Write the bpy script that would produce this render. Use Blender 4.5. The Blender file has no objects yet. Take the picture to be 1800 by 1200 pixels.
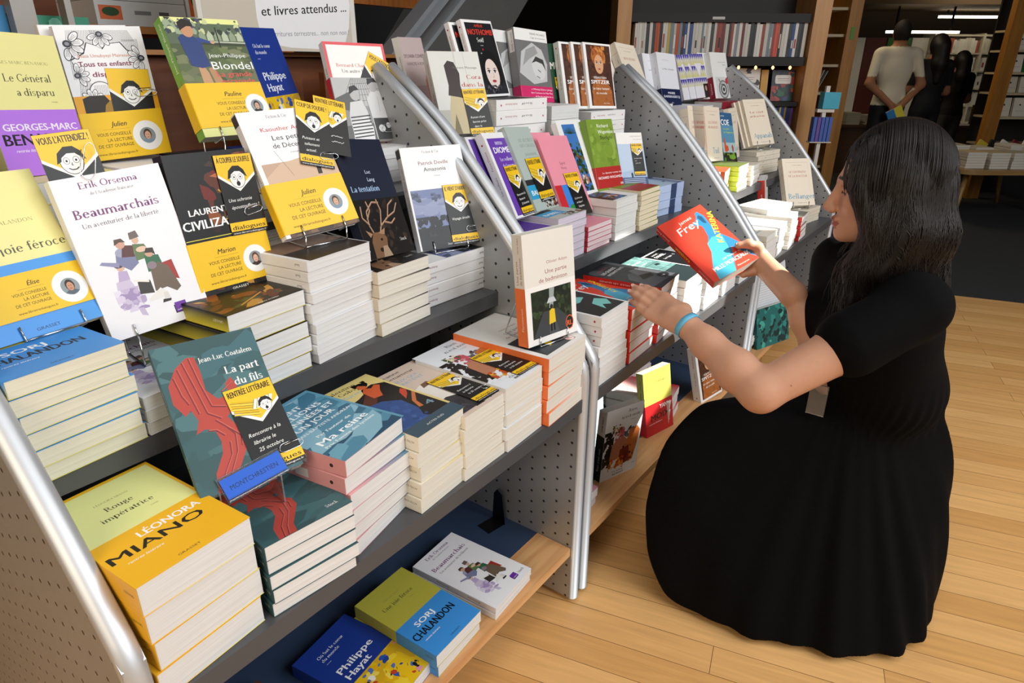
import bpy, math, random
import numpy as np
from mathutils import Matrix, Vector
from mathutils.geometry import tessellate_polygon

# ------------------------------------------------------------------ camera, world, lights
S = bpy.context.scene
COL = S.collection
S.view_settings.view_transform = 'Standard'
S.view_settings.look = 'None'
S.view_settings.gamma = 1.0
S.view_settings.use_curve_mapping = False
S.view_settings.exposure = 0.0

F_PX = 1159.3
YAW, PITCH, ROLL = math.radians(36.40), math.radians(22.80), math.radians(0.28)
CAM_H = 1.18
cam_d = bpy.data.cameras.new('camera')
cam_d.sensor_width = 36.0
cam_d.lens = 36.0 * F_PX / 1800.0
cam_d.clip_start = 0.02
cam = bpy.data.objects.new('camera', cam_d)
COL.objects.link(cam)
CAM_R = Matrix.Rotation(YAW - math.pi / 2, 4, 'Z') @ Matrix.Rotation(math.pi / 2 - PITCH, 4, 'X') @ Matrix.Rotation(ROLL, 4, 'Z')
cam.matrix_world = Matrix.Translation((0, 0, CAM_H)) @ CAM_R
S.camera = cam

W = bpy.data.worlds.new('world')
S.world = W
W.use_nodes = True
W.node_tree.nodes['Background'].inputs[0].default_value = (0.80, 0.88, 1.0, 1)
W.node_tree.nodes['Background'].inputs[1].default_value = 0.05


def area_light(name, loc, target, sx, sy, power, color=(1, 1, 1), spread=180):
    d = bpy.data.lights.new(name, 'AREA')
    d.shape = 'RECTANGLE'
    d.size, d.size_y = sx, sy
    d.energy = power
    d.color = color
    d.spread = math.radians(spread)
    o = bpy.data.objects.new(name, d)
    COL.objects.link(o)
    o.location = loc
    o.rotation_euler = (Vector(target) - Vector(loc)).to_track_quat('-Z', 'Y').to_euler()
    return o


def spot_light(name, loc, target, power, angle, blend, color=(1, 1, 1), radius=0.01):
    d = bpy.data.lights.new(name, 'SPOT')
    d.energy = power
    d.spot_size = math.radians(angle)
    d.spot_blend = blend
    d.color = color
    d.shadow_soft_size = radius
    o = bpy.data.objects.new(name, d)
    COL.objects.link(o)
    o.location = loc
    o.rotation_euler = (Vector(target) - Vector(loc)).to_track_quat('-Z', 'Y').to_euler()
    return o


# daylight from the tall shop window on the customers' side, three added fills, a sunbeam, warm ceiling lamps further in
area_light('window_light', (1.3, -2.9, 2.7), (0.9, 0.7, 0.55), 3.0, 2.0, 142, (0.95, 0.98, 1.0))
area_light('overhead_fill', (0.5, 0.1, 3.4), (0.7, 0.7, 0.6), 1.6, 1.2, 20, (0.95, 0.98, 1.0))  # unseen fill added above the near bay
area_light('left_panel_fill', (-1.5, 0.0, 1.7), (0.15, 0.7, 0.5), 1.4, 1.2, 30, (1.0, 0.84, 0.64))  # added warm fill that brightens the outer left panel, no visible source
area_light('floor_fill', (2.7, -1.6, 3.2), (2.2, -0.4, 0.0), 1.6, 1.6, 22, (1.0, 0.95, 0.88))  # fill lamp added over the floor on the right to brighten the planks
spot_light('sunbeam', (2.96, -2.0, 2.80), (1.66, 0.60, 0.61), 2300, 7.8, 0.18, (1.0, 0.96, 0.88), 0.010)
spot_light('sunbeam', (3.76, -1.81, 2.94), (2.54, 0.74, 0.72), 2000, 7.6, 0.35, (1.0, 0.96, 0.88), 0.012)
area_light('ceiling_lamp', (7.4, 2.0, 2.7), (7.6, 1.0, 0.8), 1.6, 0.6, 22, (1.0, 0.80, 0.52))
area_light('ceiling_lamp', (10.6, 1.0, 2.6), (12.2, 0.8, 1.2), 2.2, 0.5, 45, (1.0, 0.88, 0.66))

# ------------------------------------------------------------------ colours and materials


def lin(h):
    if not isinstance(h, str):
        return tuple(h)
    h = h.lstrip('#')
    if len(h) == 3:
        h = ''.join(c * 2 for c in h)
    out = []
    for i in (0, 2, 4):
        c = int(h[i:i + 2], 16) / 255.0
        out.append(c / 12.92 if c <= 0.04045 else ((c + 0.055) / 1.055) ** 2.4)
    return tuple(out)


_M = {}


def mat(name, color='#888888', rough=0.5, metal=0.0, var=0.06, scale=40.0, bump=0.0, spec=0.5, emit=0.0, sss=0.0, vcol=False, bscale=None):
    """Principled surface whose base colour is gently broken up by noise; vcol takes the printed colours of the mesh."""
    if name in _M:
        return _M[name]
    m = bpy.data.materials.new(name)
    m.use_nodes = True
    nt = m.node_tree
    N, L = nt.nodes, nt.links
    b = N['Principled BSDF']
    b.inputs['Roughness'].default_value = rough
    b.inputs['Metallic'].default_value = metal
    b.inputs['Specular IOR Level'].default_value = spec
    tc = N.new('ShaderNodeTexCoord')
    nz = N.new('ShaderNodeTexNoise')
    nz.inputs['Scale'].default_value = scale
    nz.inputs['Detail'].default_value = 4
    L.new(tc.outputs['Object'], nz.inputs['Vector'])
    mr = N.new('ShaderNodeMapRange')
    k = 0.90 if vcol else 1.0    # printed paper never reflects everything
    mr.inputs['To Min'].default_value = k * (1 - var)
    mr.inputs['To Max'].default_value = k * (1 + var)
    L.new(nz.outputs['Fac'], mr.inputs['Value'])
    mx = N.new('ShaderNodeVectorMath')
    mx.operation = 'SCALE'
    if vcol:
        at = N.new('ShaderNodeAttribute')
        at.attribute_name = 'Col'
        L.new(at.outputs['Color'], mx.inputs[0])
    else:
        mx.inputs[0].default_value = lin(color)
    L.new(mr.outputs['Result'], mx.inputs['Scale'])
    L.new(mx.outputs['Vector'], b.inputs['Base Color'])
    if bump:
        bn = N.new('ShaderNodeBump')
        bn.inputs['Strength'].default_value = bump
        bn.inputs['Distance'].default_value = 0.002
        if bscale:
            n2 = N.new('ShaderNodeTexNoise')
            n2.inputs['Scale'].default_value = bscale
            L.new(tc.outputs['Object'], n2.inputs['Vector'])
            L.new(n2.outputs['Fac'], bn.inputs['Height'])
        else:
            L.new(nz.outputs['Fac'], bn.inputs['Height'])
        L.new(bn.outputs['Normal'], b.inputs['Normal'])
    if sss:
        b.inputs['Subsurface Weight'].default_value = sss
        b.inputs['Subsurface Radius'].default_value = (0.012, 0.004, 0.002)
        b.inputs['Subsurface Scale'].default_value = 0.6
    if emit:
        b.inputs['Emission Color'].default_value = (*lin(color), 1)
        b.inputs['Emission Strength'].default_value = emit
    _M[name] = m
    return m


def pages_mat(name, color):
    """Cut paper edges: fine leaves across the thickness of the block."""
    if name in _M:
        return _M[name]
    m = mat(name, color, 0.85, var=0.03, scale=25)
    nt = m.node_tree
    N, L = nt.nodes, nt.links
    b = N['Principled BSDF']
    tc = N['Texture Coordinate'] if 'Texture Coordinate' in N else [n for n in N if n.type == 'TEX_COORD'][0]
    mp = N.new('ShaderNodeMapping')
    mp.inputs['Scale'].default_value = (6, 6, 900)
    n2 = N.new('ShaderNodeTexNoise')
    n2.inputs['Scale'].default_value = 1.0
    n2.inputs['Detail'].default_value = 3
    L.new(tc.outputs['Object'], mp.inputs['Vector'])
    L.new(mp.outputs['Vector'], n2.inputs['Vector'])
    mr = N.new('ShaderNodeMapRange')
    mr.inputs['From Min'].default_value = 0.3
    mr.inputs['From Max'].default_value = 0.7
    mr.inputs['To Min'].default_value = 0.86
    mr.inputs['To Max'].default_value = 1.04
    L.new(n2.outputs['Fac'], mr.inputs['Value'])
    sc = N.new('ShaderNodeVectorMath')
    sc.operation = 'SCALE'
    src = b.inputs['Base Color'].links[0].from_socket
    L.new(src, sc.inputs[0])
    L.new(mr.outputs['Result'], sc.inputs['Scale'])
    L.new(sc.outputs['Vector'], b.inputs['Base Color'])
    return m


PRINT = mat('printed_paper', rough=0.42, var=0.02, scale=60, vcol=True, spec=0.4)
MATTE = mat('matte_printed_paper', rough=0.7, var=0.02, scale=60, vcol=True, spec=0.25)
PG_CREAM = pages_mat('cream_pages', '#dad6cb')
PG_WHITE = pages_mat('white_pages', '#dedddb')
CHROME = mat('chrome_wire', '#cfd2d6', 0.18, 1.0, var=0.02)

# ------------------------------------------------------------------ mesh helpers


def link_mesh(name, verts, faces, mats, parent=None, cols=None, smooth=False, midx=None):
    me = bpy.data.meshes.new(name)
    me.from_pydata([tuple(v) for v in verts], [], [tuple(f) for f in faces])
    for m in (mats if isinstance(mats, (list, tuple)) else [mats]):
        me.materials.append(m)
    if cols is not None:
        a = me.color_attributes.new('Col', 'FLOAT_COLOR', 'POINT')
        arr = np.ones((len(verts), 4), np.float32)
        arr[:, :3] = np.array(cols, np.float32)
        a.data.foreach_set('color', arr.ravel())
    if midx is not None:
        me.polygons.foreach_set('material_index', np.array(midx, np.int32))
    if smooth:
        me.polygons.foreach_set('use_smooth', np.ones(len(me.polygons), bool))
    me.update()
    o = bpy.data.objects.new(name, me)
    COL.objects.link(o)
    if parent is not None:
        o.parent = parent
    return o


def tag(o, label=None, cat=None, group=None, kind=None):
    if label:
        o['label'] = label
    if cat:
        o['category'] = cat
    if group:
        o['group'] = group
    if kind:
        o['kind'] = kind
    return o


def empty(name, mtx=None, loc=None):
    o = bpy.data.objects.new(name, None)
    o.empty_display_size = 0.05
    COL.objects.link(o)
    if mtx is not None:
        o.matrix_world = mtx
    if loc is not None:
        o.location = loc
    return o


class MB:
    """Collects boxes, prisms and tubes and links them as one mesh object."""

    def __init__(self):
        self.v, self.f = [], []

    def add(self, vs, fs):
        b = len(self.v)
        self.v += [tuple(x) for x in vs]
        self.f += [tuple(i + b for i in f) for f in fs]
        return self

    def box(self, x0, y0, z0, x1, y1, z1, M=None):
        vs = [Vector(p) for p in ((x0, y0, z0), (x1, y0, z0), (x1, y1, z0), (x0, y1, z0), (x0, y0, z1), (x1, y0, z1), (x1, y1, z1), (x0, y1, z1))]
        if M is not None:
            vs = [M @ p for p in vs]
        return self.add(vs, [(0, 3, 2, 1), (4, 5, 6, 7), (0, 1, 5, 4), (1, 2, 6, 5), (2, 3, 7, 6), (3, 0, 4, 7)])

    def prism(self, pts, axis, a, b):
        """Extrude a 2-D outline along axis 'x','y' or 'z' from a to b."""
        def P(p, t):
            return {'x': (t, p[0], p[1]), 'y': (p[0], t, p[1]), 'z': (p[0], p[1], t)}[axis]
        n = len(pts)
        vs = [P(p, a) for p in pts] + [P(p, b) for p in pts]
        fs = [(i, (i + 1) % n, n + (i + 1) % n, n + i) for i in range(n)]
        tri = tessellate_polygon([[Vector((p[0], p[1], 0)) for p in pts]])
        fs += [tuple(t) for t in tri] + [tuple(n + i for i in reversed(t)) for t in tri]
        return self.add(vs, fs)

    def tube(self, pts, r, n=8, closed=False, caps=True):
        P = [Vector(p) for p in pts]
        m = len(P)
        rs = r if isinstance(r, (list, tuple)) else [r] * m
        rings, up = [], None
        for i in range(m):
            if closed:
                d = (P[(i + 1) % m] - P[i - 1])
            else:
                d = P[min(i + 1, m - 1)] - P[max(i - 1, 0)]
            d.normalize()
            if up is None:
                up = Vector((0, 0, 1)) if abs(d.z) < 0.9 else Vector((1, 0, 0))
            s = d.cross(up)
            if s.length < 1e-6:
                s = d.orthogonal()
            s.normalize()
            up = s.cross(d).normalized()
            rings.append([P[i] + rs[i] * (math.cos(2 * math.pi * k / n) * s + math.sin(2 * math.pi * k / n) * up) for k in range(n)])
        vs = [v for q in rings for v in q]
        fs = []
        for i in range(m if closed else m - 1):
            j = (i + 1) % m
            for k in range(n):
                fs.append((i * n + k, i * n + (k + 1) % n, j * n + (k + 1) % n, j * n + k))
        if caps and not closed:
            fs.append(tuple(reversed(range(n))))
            fs.append(tuple((m - 1) * n + k for k in range(n)))
        return self.add(vs, fs)

    def lathe(self, prof, cx, cy, n=24):
        vs = [(cx + r * math.cos(2 * math.pi * k / n), cy + r * math.sin(2 * math.pi * k / n), z) for r, z in prof for k in range(n)]
        fs = [(i * n + k, i * n + (k + 1) % n, (i + 1) * n + (k + 1) % n, (i + 1) * n + k) for i in range(len(prof) - 1) for k in range(n)]
        fs += [tuple(reversed(range(n))), tuple((len(prof) - 1) * n + k for k in range(n))]
        return self.add(vs, fs)

    def build(self, name, m, parent=None, smooth=False, origin=None):
        if origin is not None:
            o3 = Vector(origin)
            vs = [Vector(v) - o3 for v in self.v]
        else:
            vs = self.v
        o = link_mesh(name, vs, self.f, m, parent, smooth=smooth)
        if origin is not None:
            o.location = origin
        return o


def fillet(pts, r=0.004, n=3):
    """Round the inner corners of a polyline."""
    P = [Vector(p) for p in pts]
    out = [P[0]]
    for i in range(1, len(P) - 1):
        a, b, c = P[i - 1], P[i], P[i + 1]
        da, dc = (a - b), (c - b)
        k = min(r, da.length * 0.45, dc.length * 0.45)
        p0, p1 = b + da.normalized() * k, b + dc.normalized() * k
        for j in range(n + 1):
            t = j / n
            out.append((1 - t) ** 2 * p0 + 2 * t * (1 - t) * b + t * t * p1)
    out.append(P[-1])
    return out


# ------------------------------------------------------------------ lettering and print
_G = {}


def glyphs(s, bold=0.0):
    key = (s, bold)
    if key in _G:
        return _G[key]
    c = bpy.data.curves.new('lettering', 'FONT')
    c.body = s
    c.size = 1.0
    c.resolution_u = 2
    c.offset = min(bold, .02)
    o = bpy.data.objects.new('lettering', c)
    COL.objects.link(o)
    dg = bpy.context.evaluated_depsgraph_get()
    me = o.evaluated_get(dg).to_mesh()
    v = np.array([x.co[:2] for x in me.vertices]) if len(me.vertices) else np.zeros((0, 2))
    f = [tuple(p.vertices) for p in me.polygons]
    o.evaluated_get(dg).to_mesh_clear()
    bpy.data.objects.remove(o)
    bpy.data.curves.remove(c)
    _G[key] = (v, f)
    return _G[key]


CAP = 0.73


class Pr:
    """Ink on one flat face. Coordinates in millimetres; each shape lies a hair above the one before."""

    def __init__(self, w, h, fmap, base=0.00006, step=0.000003):
        self.w, self.h, self.map, self.k, self.step = w, h, fmap, base, step
        self.v, self.f, self.c = [], [], []
        self.sx = self.sy = 1.0
        self.tr = None

    def raw(self, pts, faces, col):
        self.k += self.step
        if self.tr:
            a_, b_, c_, d_ = self.tr
            pts = [(p[0] * a_ + b_, p[1] * c_ + d_) for p in pts]
        b = len(self.v)
        self.v += [self.map(p[0] * self.sx / 1000.0, p[1] * self.sy / 1000.0, self.k) for p in pts]
        self.f += [tuple(i + b for i in f) for f in faces]
        self.c += [lin(col)] * len(pts)

    def cl(self, p):
        return (min(max(p[0], 0.3), self.w - 0.3), min(max(p[1], 0.3), self.h - 0.3))

    def r(self, x0, y0, x1, y1, col):
        self.raw([(x0, y0), (x1, y0), (x1, y1), (x0, y1)], [(0, 1, 2, 3)], col)

    def p(self, pts, col):
        pts = [self.cl(q) for q in pts]
        self.raw(pts, [tuple(t) for t in tessellate_polygon([[Vector((a, b, 0)) for a, b in pts]])], col)

    def e(self, cx, cy, rx, ry, col, n=20, rot=0.0):
        c, s = math.cos(rot), math.sin(rot)
        pts = []
        for i in range(n):
            a, b = rx * math.cos(2 * math.pi * i / n), ry * math.sin(2 * math.pi * i / n)
            pts.append(self.cl((cx + a * c - b * s, cy + a * s + b * c)))
        self.raw(pts, [tuple(range(n))], col)

    def l(self, pts, wd, col):
        fs, vs = [], []
        for i in range(len(pts) - 1):
            (x0, y0), (x1, y1) = self.cl(pts[i]), self.cl(pts[i + 1])
            d = math.hypot(x1 - x0, y1 - y0) or 1e-6
            nx, ny = -(y1 - y0) / d * wd / 2, (x1 - x0) / d * wd / 2
            b = len(vs)
            vs += [(x0 + nx, y0 + ny), (x0 - nx, y0 - ny), (x1 - nx, y1 - ny), (x1 + nx, y1 + ny)]
            fs.append((b, b + 1, b + 2, b + 3))
        self.raw(vs, fs, col)

    def t(self, s, x, y, cap, col, al='l', bold=0.0, wd=None, sl=0.0, rot=0.0):
        v, f = serif_glyphs(s[1:]) if s[:1] == '~' else glyphs(s, 0.0)
        if not len(v):
            return
        v = v - [v[:, 0].min(), 0]
        w0 = v[:, 0].max()
        k = cap / CAP
        kx = (wd / w0) if wd else k
        w = w0 * kx
        ox = {'l': 0, 'c': -w / 2, 'r': -w}[al]
        X = v[:, 0] * kx + ox + v[:, 1] * k * sl
        Y = v[:, 1] * k
        c, sn = math.cos(rot), math.sin(rot)
        d = min(bold, .03) * cap / CAP * .9
        for q in ((0.0,) if d < .05 else (-d, d)):
            self.raw(list(zip(x + (X + q) * c - Y * sn, y + (X + q) * sn + Y * c)), f, col)

    def blobs(self, seed, n, x0, y0, x1, y1, r0, r1, cols, asp=1.0, rot=None):
        rg = random.Random(seed)
        for _ in range(n):
            cx, cy, rr = rg.uniform(x0, x1), rg.uniform(y0, y1), rg.uniform(r0, r1)
            a0 = rg.uniform(0, 6.28) if rot is None else rot
            pts = []
            for i in range(8):
                q = rr * rg.uniform(0.6, 1.15)
                a, b = q * math.cos(i * math.pi / 4) * asp, q * math.sin(i * math.pi / 4)
                px, py = cx + a * math.cos(a0) - b * math.sin(a0), cy + a * math.sin(a0) + b * math.cos(a0)
                pts.append(self.cl((min(max(px, x0), x1), min(max(py, y0), y1))))
            self.raw(pts, [tuple(range(8))], rg.choice(cols))


# ------------------------------------------------------------------ books


def pose(x, y, z, yaw, lean, roll):
    r = math.radians
    return Matrix.Translation((x, y, z)) @ Matrix.Rotation(r(yaw), 4, 'Z') @ Matrix.Rotation(r(lean), 4, 'X') @ Matrix.Rotation(r(roll), 4, 'Z')


def cover_section(w, t, r, off=0.0, th=0.00045):
    """Outline (x,z) of a paper cover folded round the block, and its inner side."""
    def line(o, rr):
        q = [(w, -o)]
        for i in range(5):
            a = math.pi / 2 * i / 4
            q.append((rr - (rr + o) * math.sin(a), rr - (rr + o) * math.cos(a)))
        for i in range(5):
            a = math.pi / 2 * i / 4
            q.append((rr - (rr + o) * math.cos(a), t - rr + (rr + o) * math.sin(a)))
        q.append((w, t + o))
        return q
    return line(off, r), line(off - th, r)


def folded(w, t, y0, y1, r, off, th):
    out, inn = cover_section(w, t, r, off, th)
    n = len(out)
    vs = [(x, y, z) for y in (y0, y1) for x, z in out] + [(x, y, z) for y in (y0, y1) for x, z in inn]
    fs = []
    for i in range(n - 1):
        fs.append((i, i + 1, n + i + 1, n + i))
        fs.append((2 * n + i + 1, 2 * n + i, 3 * n + i, 3 * n + i + 1))
        fs.append((i + 1, i, 2 * n + i, 2 * n + i + 1))
        fs.append((n + i, n + i + 1, 3 * n + i + 1, 3 * n + i))
    for a in (0, n - 1):
        fs.append((a, n + a, 3 * n + a, 2 * n + a))
    return vs, fs


def sheet_object(name, w, h, t, y0, y1, r, off, th, col, front, spine, parent, m, spine_col=None, back_col=None, nom=None):
    vs, fs = folded(w, t, y0, y1, r, off, th)
    n = 12
    cols = [lin(col)] * len(vs)
    if spine_col or back_col:
        for i in range(len(vs)):
            x, _, z = vs[i]
            if x < w * 0.5 and spine_col and x < r + 1e-6 and (spine_col != col):
                cols[i] = lin(spine_col)
            elif back_col and z < t * 0.5:
                cols[i] = lin(back_col)
    if front:
        # separate front panel colour keeps the spine colour crisp
        p = Pr(w * 1000, h * 1000, lambda u, v, k: (u, v, t + off + k))
        if spine_col and spine_col != col:
            p.r(r * 1000 * 0.7, y0 * 1000, w * 1000, y1 * 1000, col)
        if nom:
            p.w, p.h = nom
            p.sx, p.sy = w * 1000 / nom[0], h * 1000 / nom[1]
        front(p)
        b = len(vs)
        vs = vs + p.v
        fs = fs + [tuple(i + b for i in f) for f in p.f]
        cols = cols + p.c
    if spine:
        p = Pr(h * 1000, t * 1000, lambda u, v, k: (-off - k, u, t - v))
        spine(p)
        b = len(vs)
        vs = vs + p.v
        fs = fs + [tuple(i + b for i in f) for f in p.f]
        cols = cols + p.c
    return link_mesh(name, vs, fs, m, parent, cols)


def book(label, mtx, w, h, t, col, front=None, spine=None, spine_col=None, back_col=None, pages=None, band=None, group=None, m=None, name='paperback_book', category='book', r=0.0016, nom=None):
    """mtx places the lower spine corner of the FRONT cover; x across, y up the cover, z out of it."""
    root = empty(name, mtx @ Matrix.Translation((0, 0, -t)))
    tag(root, label, category, group)
    mb = MB()
    e = 0.0006
    # slightly bellied block so that the cut edges catch the light like paper
    mb.box(e * 1.6, e, e, w - e, h - e, t - e)
    mb.build('page_block', pages or PG_CREAM, root)
    sheet_object('cover', w, h, t, 0, h, min(r, t * 0.45), 0.0, 0.00045, col, front, spine, root, m or PRINT, spine_col, back_col, nom)
    if band:
        y0, y1, bc, bf, bs = band
        sheet_object('belly_band', w, h, t, y0 / 1000, y1 / 1000, min(r, t * 0.45), 0.0012, 0.0004, bc, bf, bs, root, PRINT)
    return root


def copy_thing(root, mtx, label, group=None):
    c = root.copy()
    COL.objects.link(c)
    c.matrix_world = mtx
    c['label'] = label
    if group:
        c['group'] = group
    for ch in root.children:
        d = ch.copy()
        COL.objects.link(d)
        d.parent = c
        for g in ch.children:
            q = g.copy()
            COL.objects.link(q)
            q.parent = d
    return c


ORD = ['top', 'second', 'third', 'fourth', 'fifth', 'sixth', 'seventh', 'eighth', 'ninth', 'tenth', 'eleventh', 'twelfth']
_rs = random.Random(5)


def pile(mtx, n, z_top, z_bot, w, h, col, what, group, spine=None, spine_col=None, pages=None, first=2, jit=0.003, jy=1.2, back_col=None, m=None, up=False):
    """n copies lying under a top book whose cover is at z_top, down to the shelf at z_bot. what: text after the ordinal."""
    t = (z_top - z_bot) / n
    proto = None
    for i in range(n):
        zt = z_top - i * t - 0.0001
        J = Matrix.Translation((_rs.uniform(-jit, jit), _rs.uniform(-jit, jit) * 0.7, 0)) @ Matrix.Translation((0, 0, zt))
        R2 = Matrix.Rotation(math.radians(_rs.uniform(-jy, jy)), 4, 'Z')
        base = mtx.copy()
        base.translation.z = 0
        M2 = J @ base @ R2
        k = i + first - 1
        lab = (ORD[k] + ' ' + what) if k < len(ORD) else ('lowest ' + what)
        if proto is None:
            proto = book(lab, M2, w, h, t - 0.0006, col, None, spine, spine_col, back_col, pages, None, group, m)
        else:
            copy_thing(proto, M2 @ Matrix.Translation((0, 0, -(t - 0.0006))), lab, group)
    return proto


def stand(label, mtx, w, t, z0, depth=0.07, xs=(0.22, 0.78), lip=0.016, r=0.0013, back=0.10):
    """Bent wire easel: two hooks hold the lower edge of the book, runners lie on what is below, a bow props the back."""
    inv = mtx.inverted()
    mb = MB()
    feet = []
    for q in xs:
        x = w * q
        a = mtx @ Vector((x, lip, 0.0028))
        b = mtx @ Vector((x, -0.0025, 0.0028))
        c = mtx @ Vector((x, -0.0025, -t - 0.003))
        d = mtx @ Vector((x, back, -t - 0.003))
        f1 = Vector((b.x, b.y, z0 + r))
        nrm = (mtx.to_3x3() @ Vector((0, 0, -1)))
        nrm.z = 0
        nrm.normalize()
        f2 = f1 + nrm * depth
        mb.tube(fillet([a, b, c, d], 0.003), r, 6)
        mb.tube(fillet([b, f1, f2, d], 0.004), r, 6)
        feet.append((f1, f2, d))
    mb.tube([feet[0][0], feet[1][0]], r, 6)
    mb.tube([feet[0][2], feet[1][2]], r, 6)
    o = mb.build('wire_book_stand', CHROME, None, True, origin=tuple(feet[0][0]))
    return tag(o, label, 'book stand', 'wire stands holding books upright')


def clip(label, mtx, x, y, z, ang=0.0, L=0.032):
    """Paper clip pushed over the edge of a card; x, y in millimetres on the cover."""
    s = L
    pts = [(0.25 * s, 0.12 * s), (0.85 * s, 0.12 * s), (s, 0.0), (0.85 * s, -0.14 * s), (0.12 * s, -0.14 * s), (0, 0.0), (0.12 * s, 0.19 * s), (0.75 * s, 0.19 * s)]
    M = mtx @ Matrix.Translation((x / 1000, y / 1000, z)) @ Matrix.Rotation(ang, 4, 'Z')
    mb = MB()
    mb.tube(fillet([M @ Vector((a, b, 0)) for a, b in pts], 0.004, 3), 0.0006, 6)
    o = mb.build('paper_clip', CHROME, None, True, origin=tuple(M.translation))
    return tag(o, label, 'paper clip', 'paper clips on the bookseller cards')
# ------------------------------------------------------------------ a small book-face alphabet with stressed bowls and serifs
SW, TN, XH, CH, AS = .106, .044, .47, .73, .76


def _st(x, y0, y1, b=1, t=0):
    q = [[(x, y0), (x + SW, y0), (x + SW, y1), (x, y1)]]
    if b:
        q.append([(x - .05, y0), (x + SW + .05, y0), (x + SW + .05, y0 + .024), (x - .05, y0 + .024)])
    if t == 1:
        q.append([(x - .05, y1 - .024), (x + SW + .05, y1 - .024), (x + SW + .05, y1), (x - .05, y1)])
    if t == 2:
        q.append([(x - .06, y1 - .05), (x + .01, y1 - .045), (x + SW, y1 + .012), (x, y1)])
    return q


def _rg(cx, cy, rx, ry, a0=0, a1=360, th=SW, tn=TN):
    n = max(4, int(abs(a1 - a0) / 20))
    q = []
    for i in range(n):
        u, v = math.radians(a0 + (a1 - a0) * i / n), math.radians(a0 + (a1 - a0) * (i + 1) / n)
        q.append([(cx + rx * math.cos(u), cy + ry * math.sin(u)), (cx + rx * math.cos(v), cy + ry * math.sin(v)),
                  (cx + (rx - th) * math.cos(v), cy + (ry - tn) * math.sin(v)), (cx + (rx - th) * math.cos(u), cy + (ry - tn) * math.sin(u))])
    return q


def _dg(x0, y0, x1, y1, w):
    return [[(x0, y0), (x0 + w, y0), (x1 + w, y1), (x1, y1)]]


def _br(x0, x1, y, h=TN):
    return [[(x0, y), (x1, y), (x1, y + h), (x0, y + h)]]


def _tk(x, y, up=1):
    return [[(x - .014, y), (x + .014, y), (x + .02, y + .10 * up), (x - .02, y + .10 * up)]]


def _sf(x0, x1, y):
    return _br(x0, x1, y, .024)


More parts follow.
